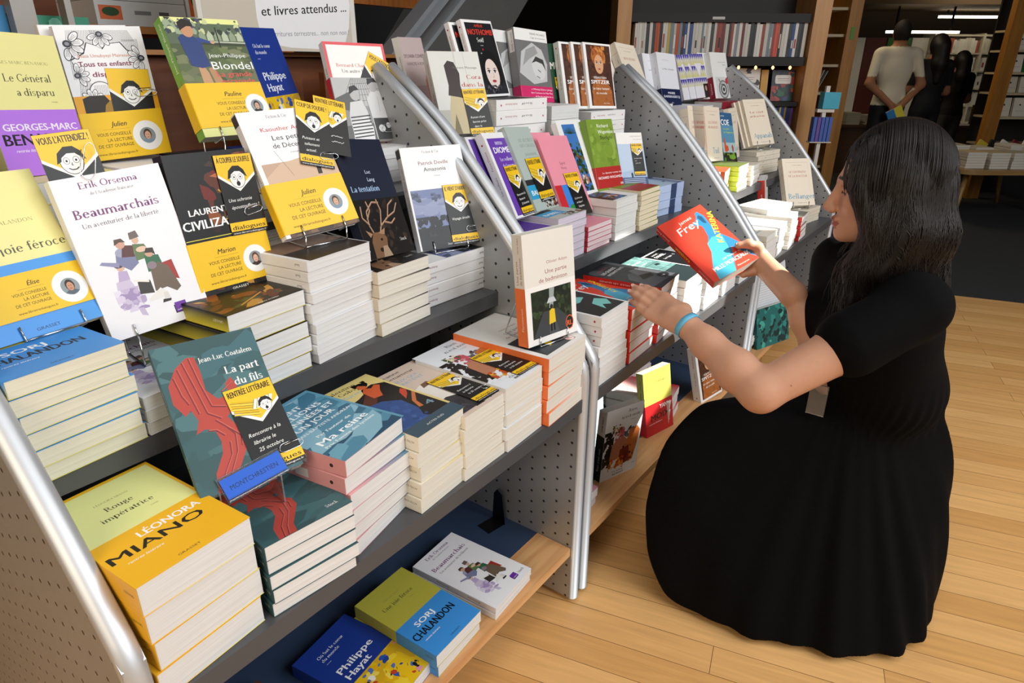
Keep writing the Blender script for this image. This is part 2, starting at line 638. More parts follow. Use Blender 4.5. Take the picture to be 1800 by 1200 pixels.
_o = lambda cx, r=.21: _rg(cx, .235, r, .245)
_S = lambda k, w: _rg(w * .5, k * .74, w * .40, k * .27, 20, 250, .06) + _rg(w * .5, k * .26, w * .44, k * .27, -160, 70, .06) + _dg(w * .16, k * .60, w * .64, k * .32, w * .22)
_n = lambda x: _rg(x + .20, .29, .165, .19, 0, 150) + _st(x + .277, 0, .30)
SERIF = {
    'a': (lambda: _rg(.19, .135, .16, .145) + _st(.27, .02, .34, 0) + _rg(.20, .33, .158, .15, 0, 155) + _br(.30, .42, .0, .03), .43),
    'b': (lambda: _st(.06, 0, AS, 0, 2) + _o(.27), .52), 'c': (lambda: _rg(.235, .235, .20, .245, 45, 315), .44), 'd': (lambda: _o(.235) + _st(.345, 0, AS, 0, 2) + _br(.43, .49, 0, .024), .52),
    'e': (lambda: _rg(.235, .235, .20, .245, 8, 320) + _br(.08, .43, .245), .46), 'f': (lambda: _st(.10, 0, .60) + _rg(.235, .60, .135, .16, 25, 180) + _br(.02, .28, XH - .03), .30),
    'g': (lambda: _rg(.21, .31, .16, .17) + _rg(.22, -.04, .20, .14) + _rg(.24, .12, .18, .06, 90, 270) + _br(.32, .44, .44), .46),
    'h': (lambda: _st(.06, 0, AS, 1, 2) + _n(.07), .51), 'i': (lambda: _st(.07, 0, XH, 1, 2) + _rg(.115, .64, .055, .055, 0, 360, .055, .055), .25), 'j': (lambda: _st(.07, -.1, XH, 0, 2) + _rg(.115, .64, .055, .055, 0, 360, .055, .055), .25),
    'k': (lambda: _st(.06, 0, AS, 1, 2) + _dg(.15, .2, .36, XH - .02, .04) + _dg(.34, 0, .20, .27, .10) + _sf(.30, .50, 0), .49), 'l': (lambda: _st(.07, 0, AS, 1, 2), .25),
    'm': (lambda: _st(.06, 0, XH, 1, 2) + _n(.07) + _n(.347), .79), 'n': (lambda: _st(.06, 0, XH, 1, 2) + _n(.07), .51), 'o': (lambda: _o(.235), .47),
    'p': (lambda: _st(.06, -.2, XH, 1, 2) + _o(.27), .52), 'q': (lambda: _o(.235) + _st(.345, -.2, XH, 1), .52), 'r': (lambda: _st(.06, 0, XH, 1, 2) + _rg(.25, .30, .14, .18, 40, 160), .37),
    's': (lambda: _S(XH, .36), .37), 't': (lambda: _st(.09, .03, .60, 0) + _br(.01, .28, XH - .03) + _rg(.21, .09, .12, .10, 180, 330), .30), 'u': (lambda: _st(.06, .12, XH, 0, 2) + _rg(.225, .16, .165, .17, 180, 340) + _st(.345, 0, XH, 0, 2) + _br(.43, .48, 0, .024), .51),
    'v': (lambda: _dg(.20, 0, .06, XH, .09) + _dg(.21, 0, .37, XH, .035) + _sf(0, .20, XH - .024) + _sf(.31, .47, XH - .024), .47), 'x': (lambda: _dg(.30, 0, .05, XH, .10) + _dg(.05, 0, .35, XH, .035) + _sf(0, .17, 0) + _sf(.25, .45, 0) + _sf(0, .2, XH - .024) + _sf(.28, .44, XH - .024), .45),
    'y': (lambda: _dg(.20, 0, .06, XH, .09) + _dg(.12, -.2, .37, XH, .035) + _sf(0, .20, XH - .024) + _sf(.31, .47, XH - .024), .47), 'z': (lambda: _br(.04, .38, 0, .035) + _br(.04, .38, XH - .035, .035) + _dg(.04, .02, .27, XH - .02, .10), .42),
    'A': (lambda: _dg(.05, 0, .31, CH, .035) + _dg(.52, 0, .29, CH, .10) + _br(.14, .50, .24) + _sf(0, .18, 0) + _sf(.44, .68, 0), .68), 'B': (lambda: _st(.09, 0, CH, 1, 1) + _rg(.26, .55, .20, .18, -90, 90) + _rg(.27, .19, .24, .19, -90, 90) + _br(.12, .28, .36) + _br(.12, .28, .70) + _br(.12, .28, 0), .56),
    'C': (lambda: _rg(.36, .365, .32, .38, 40, 320, .1), .66), 'D': (lambda: _st(.09, 0, CH, 1, 1) + _rg(.30, .365, .35, .365, -90, 90, .1) + _br(.12, .32, .70) + _br(.12, .32, 0), .70),
    'E': (lambda: _st(.09, 0, CH, 1, 1) + _br(.12, .50, .70) + _br(.12, .50, 0) + _br(.12, .40, .36) + _tk(.49, .03) + _tk(.49, .70, -1), .56), 'F': (lambda: _st(.09, 0, CH, 1, 1) + _br(.12, .50, .70) + _br(.12, .40, .36) + _tk(.49, .70, -1), .53),
    'G': (lambda: _rg(.36, .365, .32, .38, 40, 330, .1) + _st(.55, .05, .32, 0, 1), .71), 'H': (lambda: _st(.09, 0, CH, 1, 1) + _st(.50, 0, CH, 1, 1) + _br(.15, .52, .36), .68), 'I': (lambda: _st(.09, 0, CH, 1, 1), .28),
    'J': (lambda: _st(.12, 0, CH, 0, 1) + _rg(.05, 0, .155, .12, 250, 360), .30), 'L': (lambda: _st(.09, 0, CH, 1, 1) + _br(.12, .50, 0) + _tk(.49, .03), .54), 'M': (lambda: _dg(.08, 0, .11, CH, .035) + _dg(.36, .02, .10, CH, .10) + _dg(.38, .02, .66, CH, .035) + _st(.64, 0, CH, 1, 1) + _sf(.02, .20, 0) + _sf(.04, .2, CH - .024), .84),
    'N': (lambda: _dg(.09, 0, .09, CH, .035) + _dg(.53, 0, .09, CH, .10) + _dg(.60, 0, .60, CH, .035) + _sf(.02, .18, 0) + _sf(.52, .70, CH - .024) + _sf(.02, .18, CH - .024), .73), 'O': (lambda: _rg(.37, .365, .33, .38, 0, 360, .1), .74),
    'P': (lambda: _st(.09, 0, CH, 1, 1) + _rg(.26, .53, .23, .20, -90, 90) + _br(.12, .28, .70) + _br(.12, .28, .33), .54), 'Q': (lambda: _rg(.37, .365, .33, .38, 0, 360, .1) + _dg(.55, -.12, .35, .05, .08), .74),
    'R': (lambda: _st(.09, 0, CH, 1, 1) + _rg(.26, .54, .22, .19, -90, 90) + _br(.12, .28, .70) + _br(.12, .30, .35) + _dg(.46, 0, .28, .37, .10) + _sf(.42, .63, 0), .61), 'S': (lambda: _S(CH, .48), .50),
    'T': (lambda: _st(.25, 0, CH) + _br(.03, .56, .70) + _tk(.04, .70, -1) + _tk(.55, .70, -1), .59), 'U': (lambda: _st(.09, .2, CH, 0, 1) + _rg(.345, .22, .255, .23, 180, 360) + _dg(.56, .2, .56, CH, .035) + _sf(.50, .66, CH - .024), .69),
    'V': (lambda: _dg(.29, 0, .06, CH, .10) + _dg(.31, 0, .56, CH, .035) + _sf(0, .22, CH - .024) + _sf(.49, .67, CH - .024), .66), "'": (lambda: _tk(.07, .6), .14), ' ': (lambda: [], .24), '-': (lambda: _br(.03, .25, .21, .04), .28), '.': (lambda: _rg(.08, .05, .05, .05, 0, 360, .05, .05), .2),
}
_AC = {'é': 'e', 'è': 'e', 'É': 'E', 'ê': 'e', 'à': 'a', 'ç': 'c', 'œ': 'e'}
_GS = {}


def serif_glyphs(s):
    if s in _GS:
        return _GS[s]
    v, f, x = [], [], 0.0
    for ch in s.replace('œ', 'oe'):
        base = _AC.get(ch, ch)
        if base not in SERIF:
            gv, gf = glyphs(ch, 0.0)
            b = len(v)
            v += [(x + a, c) for a, c in gv]
            f += [tuple(i + b for i in q) for q in gf]
            x += (max([a for a, c in gv]) if len(gv) else .2) + .06
            continue
        fn, adv = SERIF[base]
        polys = fn()
        if ch in 'éèêàÉ':
            d = 1 if ch in 'éÉ' else -1
            cx, y = (.24, .56) if base != 'E' else (.3, .78)
            polys = polys + [[(cx - .03 * d - .025, y), (cx - .03 * d + .025, y), (cx + .06 * d + .035, y + .13), (cx + .06 * d - .035, y + .13)]]
        for q in polys:
            b = len(v)
            v += [(x + a, c) for a, c in q]
            f.append(tuple(range(b, b + len(q))))
        x += adv
    _GS[s] = (np.array(v) if v else np.zeros((0, 2)), f)
    return _GS[s]


# ------------------------------------------------------------------ floor, walls, display units


Z_LOW, Z_MID, Z_UP, Z_TOP = 0.158, 0.545, 0.735, 0.92


def perforated(name, color, rough, metal):
    """Steel sheet with a staggered grid of small dark holes in the y-z plane."""
    m = mat(name, color, rough, metal, var=.05, scale=9)
    nt = m.node_tree
    N, L = nt.nodes, nt.links
    b = N['Principled BSDF']
    tc = [n for n in N if n.type == 'TEX_COORD'][0]
    sep = N.new('ShaderNodeSeparateXYZ')
    L.new(tc.outputs['Object'], sep.inputs[0])

    def mth(op, a, bb=None, c=None):
        n = N.new('ShaderNodeMath')
        n.operation = op
        for i, q in enumerate((a, bb, c)):
            if q is None:
                continue
            if isinstance(q, (int, float)):
                n.inputs[i].default_value = q
            else:
                L.new(q, n.inputs[i])
        return n.outputs[0]
    u = mth('DIVIDE', sep.outputs['Y'], .034)
    v = mth('DIVIDE', sep.outputs['Z'], .030)
    par = mth('MULTIPLY', mth('MODULO', mth('FLOOR', mth('ADD', u, 200)), 2.0), .5)
    fu = mth('SUBTRACT', mth('FRACT', mth('ADD', u, 200)), .5)
    fv = mth('SUBTRACT', mth('FRACT', mth('ADD', mth('ADD', v, 200), par)), .5)
    d = mth('SQRT', mth('ADD', mth('POWER', mth('MULTIPLY', fu, 1.13), 2), mth('POWER', fv, 2)))
    hole = mth('LESS_THAN', d, .105)
    mx = N.new('ShaderNodeMix')
    mx.data_type = 'RGBA'
    L.new(hole, mx.inputs['Factor'])
    L.new(b.inputs['Base Color'].links[0].from_socket, mx.inputs[6])
    mx.inputs[7].default_value = (.012, .012, .013, 1)
    L.new(mx.outputs[2], b.inputs['Base Color'])
    L.new(mth('SUBTRACT', metal, mth('MULTIPLY', hole, metal)), b.inputs['Metallic'])
    return m


STEEL = perforated('perforated_steel', '#a6a8ab', .40, .5)
RAIL = mat('silver_rail', '#c9ccd0', .48, .6, var=.03)
SHELF = mat('grey_shelf_paint', '#4c4d50', .42, .1, var=.05, scale=14)
BLUE = mat('blue_laminate', '#2c3d57', .5, var=.05)
BEECH = None


def wood(name, c1, c2, axis=0, scale=1.0, rough=.42):
    if name in _M:
        return _M[name]
    m = bpy.data.materials.new(name)
    m.use_nodes = True
    nt = m.node_tree
    N, L = nt.nodes, nt.links
    b = N['Principled BSDF']
    b.inputs['Roughness'].default_value = rough
    tc = N.new('ShaderNodeTexCoord')
    mp = N.new('ShaderNodeMapping')
    sc = [38 * scale] * 3
    sc[axis] = 2.2 * scale
    mp.inputs['Scale'].default_value = sc
    nz = N.new('ShaderNodeTexNoise')
    nz.inputs['Scale'].default_value = 1.6
    nz.inputs['Detail'].default_value = 6
    nz.inputs['Distortion'].default_value = .6
    L.new(tc.outputs['Object'], mp.inputs['Vector'])
    L.new(mp.outputs['Vector'], nz.inputs['Vector'])
    cr = N.new('ShaderNodeValToRGB')
    cr.color_ramp.elements[0].position = .3
    cr.color_ramp.elements[1].position = .72
    cr.color_ramp.elements[0].color = (*lin(c1), 1)
    cr.color_ramp.elements[1].color = (*lin(c2), 1)
    L.new(nz.outputs['Fac'], cr.inputs['Fac'])
    L.new(cr.outputs['Color'], b.inputs['Base Color'])
    _M[name] = m
    return m


def floor_mat():
    m = bpy.data.materials.new('plank_floor')
    m.use_nodes = True
    nt = m.node_tree
    N, L = nt.nodes, nt.links
    b = N['Principled BSDF']
    b.inputs['Roughness'].default_value = .36
    tc = N.new('ShaderNodeTexCoord')
    mp = N.new('ShaderNodeMapping')
    mp.vector_type = 'POINT'
    mp.inputs['Rotation'].default_value = (0, 0, math.radians(-103.9))
    L.new(tc.outputs['Object'], mp.inputs['Vector'])
    br = N.new('ShaderNodeTexBrick')
    br.offset = .37
    br.offset_frequency = 2
    br.inputs['Scale'].default_value = 1.0
    br.inputs['Brick Width'].default_value = .92
    br.inputs['Row Height'].default_value = .078
    br.inputs['Mortar Size'].default_value = .0008
    br.inputs['Mortar Smooth'].default_value = .2
    br.inputs['Color1'].default_value = (*lin('#e2b072'), 1)
    br.inputs['Color2'].default_value = (*lin('#cf9a5c'), 1)
    br.inputs['Mortar'].default_value = (*lin('#7a552e'), 1)
    L.new(mp.outputs['Vector'], br.inputs['Vector'])
    mp2 = N.new('ShaderNodeMapping')
    mp2.inputs['Scale'].default_value = (2.0, 34, 1)
    L.new(mp.outputs['Vector'], mp2.inputs['Vector'])
    nz = N.new('ShaderNodeTexNoise')
    nz.inputs['Scale'].default_value = 2.2
    nz.inputs['Detail'].default_value = 7
    nz.inputs['Distortion'].default_value = .8
    L.new(mp2.outputs['Vector'], nz.inputs['Vector'])
    mr = N.new('ShaderNodeMapRange')
    mr.inputs['From Min'].default_value = .25
    mr.inputs['From Max'].default_value = .75
    mr.inputs['To Min'].default_value = .86
    mr.inputs['To Max'].default_value = 1.10
    L.new(nz.outputs['Fac'], mr.inputs['Value'])
    sc = N.new('ShaderNodeVectorMath')
    sc.operation = 'SCALE'
    L.new(br.outputs['Color'], sc.inputs[0])
    L.new(mr.outputs['Result'], sc.inputs['Scale'])
    L.new(sc.outputs['Vector'], b.inputs['Base Color'])
    bp = N.new('ShaderNodeBump')
    bp.inputs['Strength'].default_value = .25
    bp.inputs['Distance'].default_value = .001
    bp.invert = True
    L.new(br.outputs['Fac'], bp.inputs['Height'])
    L.new(bp.outputs['Normal'], b.inputs['Normal'])
    return m


def struct(name, mb, m, label=None):
    o = mb.build(name, m)
    return tag(o, label, None, None, 'structure')


struct('floor', MB().box(-3, -5, -.06, 15, 7, 0), floor_mat())
# dark carpet from the end of the planks on
dx, dy = .228, -.974     # along the edge of the carpet
ax, ay = 4.235, .30
pts = [(ax - dx * 5, ay - dy * 5), (ax + dx * 5, ay + dy * 5), (ax + dx * 5 + 10.5, ay + dy * 5 + 2.4), (ax - dx * 5 + 11.5, ay - dy * 5 + 1.0)]
o = MB().prism(pts, 'z', .0, .006).build('carpet', mat('charcoal_carpet', '#1f2224', .95, var=.2, scale=300, bump=.5))
tag(o, 'dark charcoal carpet beyond the wooden planks', 'carpet', None, 'structure')

PROFILE = [(.601, .012), (.601, .611), (.700, .737), (.802, .856), (.887, .948), (.981, 1.046), (1.046, 1.098), (1.151, 1.176), (1.168, 1.168), (1.19, 1.03), (1.44, .96), (1.44, .012)]
WOODLIP = wood('pale_beech', '#c08a58', '#d8a874', 0)


def unit(name, label, x0, x1, xa, xb, rails=True):
    """One bay: two perforated sides with silver rails, four stepped shelves, a wooden nosing on the lowest one, a back."""
    root = empty(name, loc=(x0, .6, 0))
    tag(root, label, 'display shelf', 'sloping book display bays')

    def P(n, mb, m, par=root, smooth=False):
        vs = [(v[0] - x0, v[1] - .6, v[2]) for v in mb.v] if par is root else mb.v
        q = MB()
        q.v, q.f = vs, mb.f
        return q.build(n, m, par, smooth)
    for (sa, sb) in ((x0, xa), (xb, x1)):
        pan = P('side_panel', MB().prism(PROFILE, 'x', sa, sb), STEEL)
        # rounded silver edging along the sloping front and the upright
        cx = (sa + sb) / 2 - x0
        wd = (sb - sa) / 2 + .0015
        mb = MB()
        path = fillet([(cx, y - .6, z) for y, z in PROFILE[:8]], .03, 3)
        n = 10
        P3 = [Vector(p) for p in path]
        rings = []
        for i, p in enumerate(P3):
            d = (P3[min(i + 1, len(P3) - 1)] - P3[max(i - 1, 0)]).normalized()
            nr = Vector((0, -d.z, d.y))
            rings.append([p + Vector((wd * math.cos(a), 0, 0)) + nr * (.011 * math.sin(a) - .002) for a in [2 * math.pi * k / n for k in range(n)]])
        vs = [v for r in rings for v in r]
        fs = [(i * n + k, i * n + (k + 1) % n, (i + 1) * n + (k + 1) % n, (i + 1) * n + k) for i in range(len(rings) - 1) for k in range(n)]
        fs += [tuple(range(n)), tuple((len(rings) - 1) * n + k for k in range(n))]
        mb.add(vs, fs)
        mb.build('edge_rail', RAIL, pan, True)
    a, b = xa, xb
    s = P('shelf', MB().box(a, .70, Z_LOW - .02, b, 1.42, Z_LOW), BLUE)
    P('wooden_nosing', MB().box(a - x0 + .001, .008, Z_LOW - .021, b - x0 - .001, .0995, Z_LOW + .0006), WOODLIP, s)
    for z, y in ((Z_MID, .597), (Z_UP, .815), (Z_TOP, 1.035)):
        P('shelf', MB().box(a, y, z - .018, b, 1.42, z).box(a, y, z - .030, b, y + .016, z - .018), SHELF)
    P('riser', MB().box(a, 1.02, Z_MID, b, 1.035, Z_UP - .018).box(a, 1.10, Z_LOW, b, 1.115, Z_MID - .018).box(a, 1.24, Z_UP, b, 1.255, Z_TOP - .018), SHELF)
    P('back_panel', MB().box(a, 1.40, .02, b, 1.42, 1.16), wood('red_brown_board', '#5c2f16', '#74401e', 0, .6))
    P('plinth', MB().box(a, .80, 0, b, 1.40, .10), SHELF)
    return root


unit('display_bay', 'nearest display bay with the yellow stack by its left rail', .155, 1.080, .180, 1.055)
unit('display_bay', 'middle display bay beside the crouching person', 1.096, 2.195, 1.121, 2.170)
unit('display_bay', 'farthest display bay whose end stands next to the dark carpet', 2.211, 3.275, 2.236, 3.250)
# sprung sheet-metal book end on the low shelf
mb = MB()
mb.prism([(-.022, 0), (.022, 0), (.016, .075), (.004, .088), (-.012, .08)], 'y', 0, .0012)
mb.box(-.02, 0, 0, .02, .05, .0012)
o = mb.build('book_end', mat('dark_steel', '#3a3b3e', .3, .9), None)
o.matrix_world = Matrix.Translation((1.035, .80, Z_LOW + .0006)) @ Matrix.Rotation(1.4, 4, 'Z')
tag(o, 'small dark sheet metal book end on the low shelf against the side panel', 'book end')

# back wall and room shell
struct('wall_back', MB().box(-3, 3.6, 0, 4.2, 3.7, 3.6), mat('dark_plaster', '#2b2927', .9, var=.15, scale=5))
struct('wall_far', MB().box(14.6, -5, 0, 14.7, 7, 3.6), mat('brown_dark_wall', '#33271c', .9, var=.1))
struct('wall_left', MB().box(-3.1, -5, 0, -3.0, 7, 3.6), mat('warm_grey_wall', '#8b857d', .9))
struct('wall_aisle', MB().box(4.1, 6.9, 0, 14.7, 7.0, 3.6), mat('brown_dark_wall', '#33271c'))
struct('ceiling', MB().box(4.0, -5, 2.95, 14.7, 7, 3.05), mat('brown_ceiling', '#4a3a2a', .9))

# brown boards with a ledge behind the first bay
o = MB().box(.1, 1.56, .5, 1.62, 1.59, 1.195).build('wooden_partition', wood('red_brown_board', '#5c2f16', '#74401e'))
bd = tag(o, 'reddish brown wooden partition behind the highest row', 'partition')
o = MB().box(.1, 1.53, 1.195, 1.62, 1.90, 1.205).build('ledge', wood('ochre_board', '#8a5a2c', '#a8743c', 0))
tag(o, 'ochre wooden ledge on the brown partition', 'shelf')

# stair behind: steel string, concrete flight
STR = mat('grey_steel_string', '#94979b', .42, .5, var=.05)
mb = MB()
mb.prism([(1.30, .92), (1.36, .92), (2.72, 1.99), (2.62, 1.99)], 'y', 1.72, 1.735)
mb.prism([(1.285, .93), (1.305, .93), (2.64, 1.995), (2.61, 1.995)], 'y', 1.69, 1.76)
mb.prism([(1.40, .92), (1.42, .92), (2.76, 1.99), (2.735, 1.99)], 'y', 1.69, 1.76)
o = mb.build('stair_string', STR)
tag(o, 'grey steel stair string rising behind the middle display bay', 'staircase')
CONC = mat('dark_concrete', '#5f5e5b', .85, var=.22, scale=7, bump=.3)
o = MB().prism([(2.3, .6), (2.9, .6), (4.95, 2.6), (4.15, 2.6)], 'y', 2.75, 3.3).build('stair_flight', CONC)
tag(o, 'dark concrete underside of a stair flight in the background', 'staircase')
o = MB().box(1.5, 3.1, 0, 4.0, 3.2, 1.55).build('stair_screen', mat('black_board', '#121212', .8))
tag(o, 'black board closing the space under the stair', 'partition')
# timber posts behind the stair
for x, w in ((1.30, .10), (1.62, .09)):
    o = MB().box(x, 2.3, 0, x + w, 2.38, 2.6).build('timber_post', wood('orange_board', '#8c4f1e', '#b06a2c', 2))
    tag(o, 'orange wooden post standing behind the steel stair string' if x < 1.5 else 'orange wooden post behind the black stair board', 'post')
o = MB().box(1.1, 2.25, 1.40, 2.6, 2.29, 1.47).box(1.1, 2.25, 1.62, 2.6, 2.29, 1.69).build('timber_rail', wood('orange_board', '#8c4f1e', '#b06a2c', 2))
tag(o, 'pair of orange wooden rails across the posts behind the stair', 'rail')
# ------------------------------------------------------------------ bookseller cards
YEL, INK, PAPER = '#f5c61e', '#151414', '#f4f3f0'


def cartoon(s, cx, cy, k, mood=0, hair=True):
    """A plain comic face, k = half width of the head in mm."""
    s.e(cx, cy, k * 1.06, k * 1.22, INK, 22)
    s.e(cx, cy, k, k * 1.16, '#f7f6f3', 22)
    if hair:
        s.p([(cx - k * 1.3, cy - k * 0.1), (cx - k * 1.0, cy + k * 0.9), (cx - k * 0.3, cy + k * 1.45), (cx + k * 0.5, cy + k * 1.42), (cx + k * 1.05, cy + k * 0.9), (cx + k * 1.35, cy),
             (cx + k * 0.9, cy + k * 0.35), (cx + k * 0.5, cy + k * 0.75), (cx - k * 0.2, cy + k * 0.8), (cx - k * 0.75, cy + k * 0.45), (cx - k * 0.85, cy + k * 0.1)], INK)
    for d in (-1, 1):
        s.e(cx + d * k * 0.42, cy + k * 0.12, k * 0.29, k * 0.33, INK, 14)
        s.e(cx + d * k * 0.42, cy + k * 0.12, k * 0.25, k * 0.29, '#ffffff', 14)
        s.e(cx + d * k * 0.42, cy + k * 0.1, k * 0.1, k * 0.12, INK, 10)
    s.l([(cx, cy - k * 0.1), (cx - k * 0.1, cy - k * 0.32), (cx + k * 0.06, cy - k * 0.34)], k * 0.07, INK)
    if mood == 0:
        s.e(cx, cy - k * 0.68, k * 0.26, k * 0.3, INK, 12)
    else:
        s.l([(cx - k * 0.45, cy - k * 0.58), (cx - k * 0.2, cy - k * 0.76), (cx + k * 0.2, cy - k * 0.76), (cx + k * 0.45, cy - k * 0.58)], k * 0.1, INK)


def squiggle(s, seed, x0, y, x1, a, wd=0.7, col='#f2f2f0'):
    rg = random.Random(seed)
    x, pts = x0, []
    while x < x1:
        pts.append((x, y + rg.uniform(-a, a) * (1 if len(pts) % 2 else -1) * 0.7 + rg.uniform(-.3, .3) * a))
        x += rg.uniform(0.5, 1.3) * a * 0.75
    s.l(pts, wd, col)


def card_front(w, h, title, kind, lines, foot):
    def f(s):
        s.r(0, 0, w, h, INK)
        vy = h - w * 0.78
        s.p([(0, h), (0, vy + w * 0.26), (w / 2, vy - w * 0.1), (w, vy + w * 0.26), (w, h)], PAPER)
        s.p([(0, h), (0, vy + w * 0.33), (w / 2, vy - w * 0.02), (w, vy + w * 0.33), (w, h)], YEL)
        ty = h - w * 0.27 if title else h - w * 0.06
        if kind == 'books':
            for i in range(6):
                y = vy + w * (0.08 + 0.055 * i)
                s.p([(w * (0.03 + 0.01 * i), y + w * .12), (w * 0.5, y - w * 0.02), (w * 0.55, y + w * 0.02), (w * 0.05, y + w * .16)], '#e0b818' if i % 2 else '#f2d146')
                s.l([(w * 0.04, y + w * .12), (w * 0.52, y - w * 0.02)], 0.5, INK)
            for i in range(5):
                x = w * (0.42 + 0.08 * i)
                s.p([(x, vy + w * .22), (x + w * .1, vy + w * .42), (x + w * .17, vy + w * .40), (x + w * .06, vy + w * .2)], '#f4f0e2')
                s.l([(x, vy + w * .22), (x + w * .1, vy + w * .42)], 0.5, INK)
            cartoon(s, w * 0.70, vy + w * 0.24, w * 0.12, 0)
        else:
            cartoon(s, w / 2, vy + w * 0.22, w * 0.20, 0 if kind == 'gasp' else 1)
        if title:
            s.t(title, w / 2, ty + w * 0.08, w * 0.135, INK, 'c', 0.022, w * 0.88)
        y = vy - w * 0.34
        for i, tx in enumerate(lines):
            if tx is None:
                squiggle(s, i * 7 + int(h), w * 0.14, y, w * 0.82, 2.2)
            else:
                s.t(tx, w * 0.12 + (i % 3) * w * 0.04, y, w * 0.085, '#f4f4f2', 'l', 0.004, None, 0.25, 0.03)
            y -= w * 0.17
        if foot:
            s.r(0, w * 0.09, w, w * 0.30, YEL)
            s.t('dialogues', w * 0.05, w * 0.125, w * 0.105, INK, 'l', 0.02, w * 0.9)
            s.t('www.librairiedialogues.fr', w * 0.04, w * 0.025, w * 0.04, '#ffffff', 'l', 0.01, w * 0.92)
    return f


def card(label, mtx, x, y, ang, w=62, h=120, title='RENTRÉE LITTÉRAIRE', kind='books', lines=(None, None, None), foot=True, z=0.002):
    """x, y: lower left corner in millimetres on the cover of the book whose frame is mtx."""
    M = mtx @ Matrix.Translation((x / 1000, y / 1000, z)) @ Matrix.Rotation(ang, 4, 'Z')
    mb = MB()
    mb.box(0, 0, -0.00035, w / 1000, h / 1000, 0)
    p = Pr(w, h, lambda u, v, k: (u, v, k))
    card_front(w, h, title, kind, lines, foot)(p)
    b = len(mb.v)
    o = link_mesh('promotional_card', mb.v + p.v, mb.f + [tuple(i + b for i in f) for f in p.f], PRINT, None, [lin(INK)] * b + p.c)
    o.matrix_world = M
    return tag(o, label, 'card', 'yellow and black bookseller cards')


def avatar(s, cx, cy, k, hair, skin, coat):
    s.e(cx, cy, k, k, '#f6f6f4', 30)
    s.e(cx, cy, k * 0.54, k * 0.54, '#8d979c', 24)
    s.p([(cx - k * .42, cy - k * .36), (cx - k * .2, cy - k * .22), (cx + k * .2, cy - k * .22), (cx + k * .42, cy - k * .36), (cx, cy - k * .54)], coat)
    s.e(cx, cy + k * .08, k * .27, k * .36, hair, 16)
    s.e(cx, cy, k * .2, k * .28, skin, 16)
    s.l([(cx - k * .09, cy + k * .05), (cx - k * .04, cy + k * .05)], k * .04, '#30241e')
    s.l([(cx + k * .04, cy + k * .05), (cx + k * .09, cy + k * .05)], k * .04, '#30241e')
    s.l([(cx - k * .07, cy - k * .13), (cx + k * .07, cy - k * .13)], k * .035, '#8a4038')


def advice(name, y0, y1, xr, cx, k, av):
    """Print of a yellow belly band: a reader's name, two lines of thanks, a portrait in a white disc."""
    def f(s):
        hgt = y1 - y0
        u = hgt / 78.0
        s.t(name, xr - 4, y0 + 54 * u, 8.5 * u, INK, 'r', 0.012, None, 0.28)
        s.l([(xr - 44 * u, y0 + 49.5 * u), (xr, y0 + 49.5 * u)], 0.25, '#6b5410')
        s.t('VOUS CONSEILLE', xr, y0 + 39 * u, 5.6 * u, '#2d2408', 'r', 0, 56 * u)
        s.t('LA LECTURE', xr, y0 + 29.5 * u, 5.6 * u, '#2d2408', 'r', 0, 41 * u)
        s.t('DE CET OUVRAGE', xr, y0 + 20 * u, 5.6 * u, '#2d2408', 'r', 0, 58 * u)
        s.t('www.librairiedialogues.fr', xr + 4, y0 + 7.5 * u, 4.2 * u, '#2d2408', 'r', 0, 66 * u)
        avatar(s, cx, y0 + 34 * u, k, *av)
    return f


AV_M = ('#4a3524', '#d7a98c', '#7d93a8')
AV_F = ('#5b3420', '#dcae94', '#3c2a28')
AV_B = ('#2a1d17', '#c9926f', '#54606a')
AV_H = ('#2b1f1a', '#d5a58a', '#1c1a1a')


def grasset(title, tx, author, accent, a1, c1, a2, c2, size, w=130, h=205, cream='#efe79c', cy=0.46):
    """Pale yellow cover whose lower half is a coloured wrap with the author in capitals."""
    def f(s):
        s.r(0, 0, w, h, cream)
        s.t('~' + author, tx, 166, 3.6, '#8a8a52', 'c', 0)
        y = 146
        for ln in title:
            s.t('~' + ln, tx, y, 9.5, '#4c4a3a', 'c', 0)
            y -= 19
        s.t('roman', tx + 24, y + 8, 2.6, '#6d6b48', 'c', 0, None, 0.2)
        s.r(0, 0, w, h * cy, accent)
        s.t(a1, w * .64 if len(a1) > 5 else w * .42, 71, size, c1, 'c', 0.03, w * .56 if len(a1) > 5 else w * .36)
        s.t(a2, w * .45, 71 - size * 1.75, size * 1.35, c2, 'c', 0.035, w * 0.82)
        s.t('rentrée littéraire', w * .12, 71 - size * 1.75 - 11, 4.2, '#ffffff', 'l', 0, None, 0.35)
        s.t('GRASSET', w * .5, 8, 3.4, '#26221a', 'c', 0.01, 26)
    return f
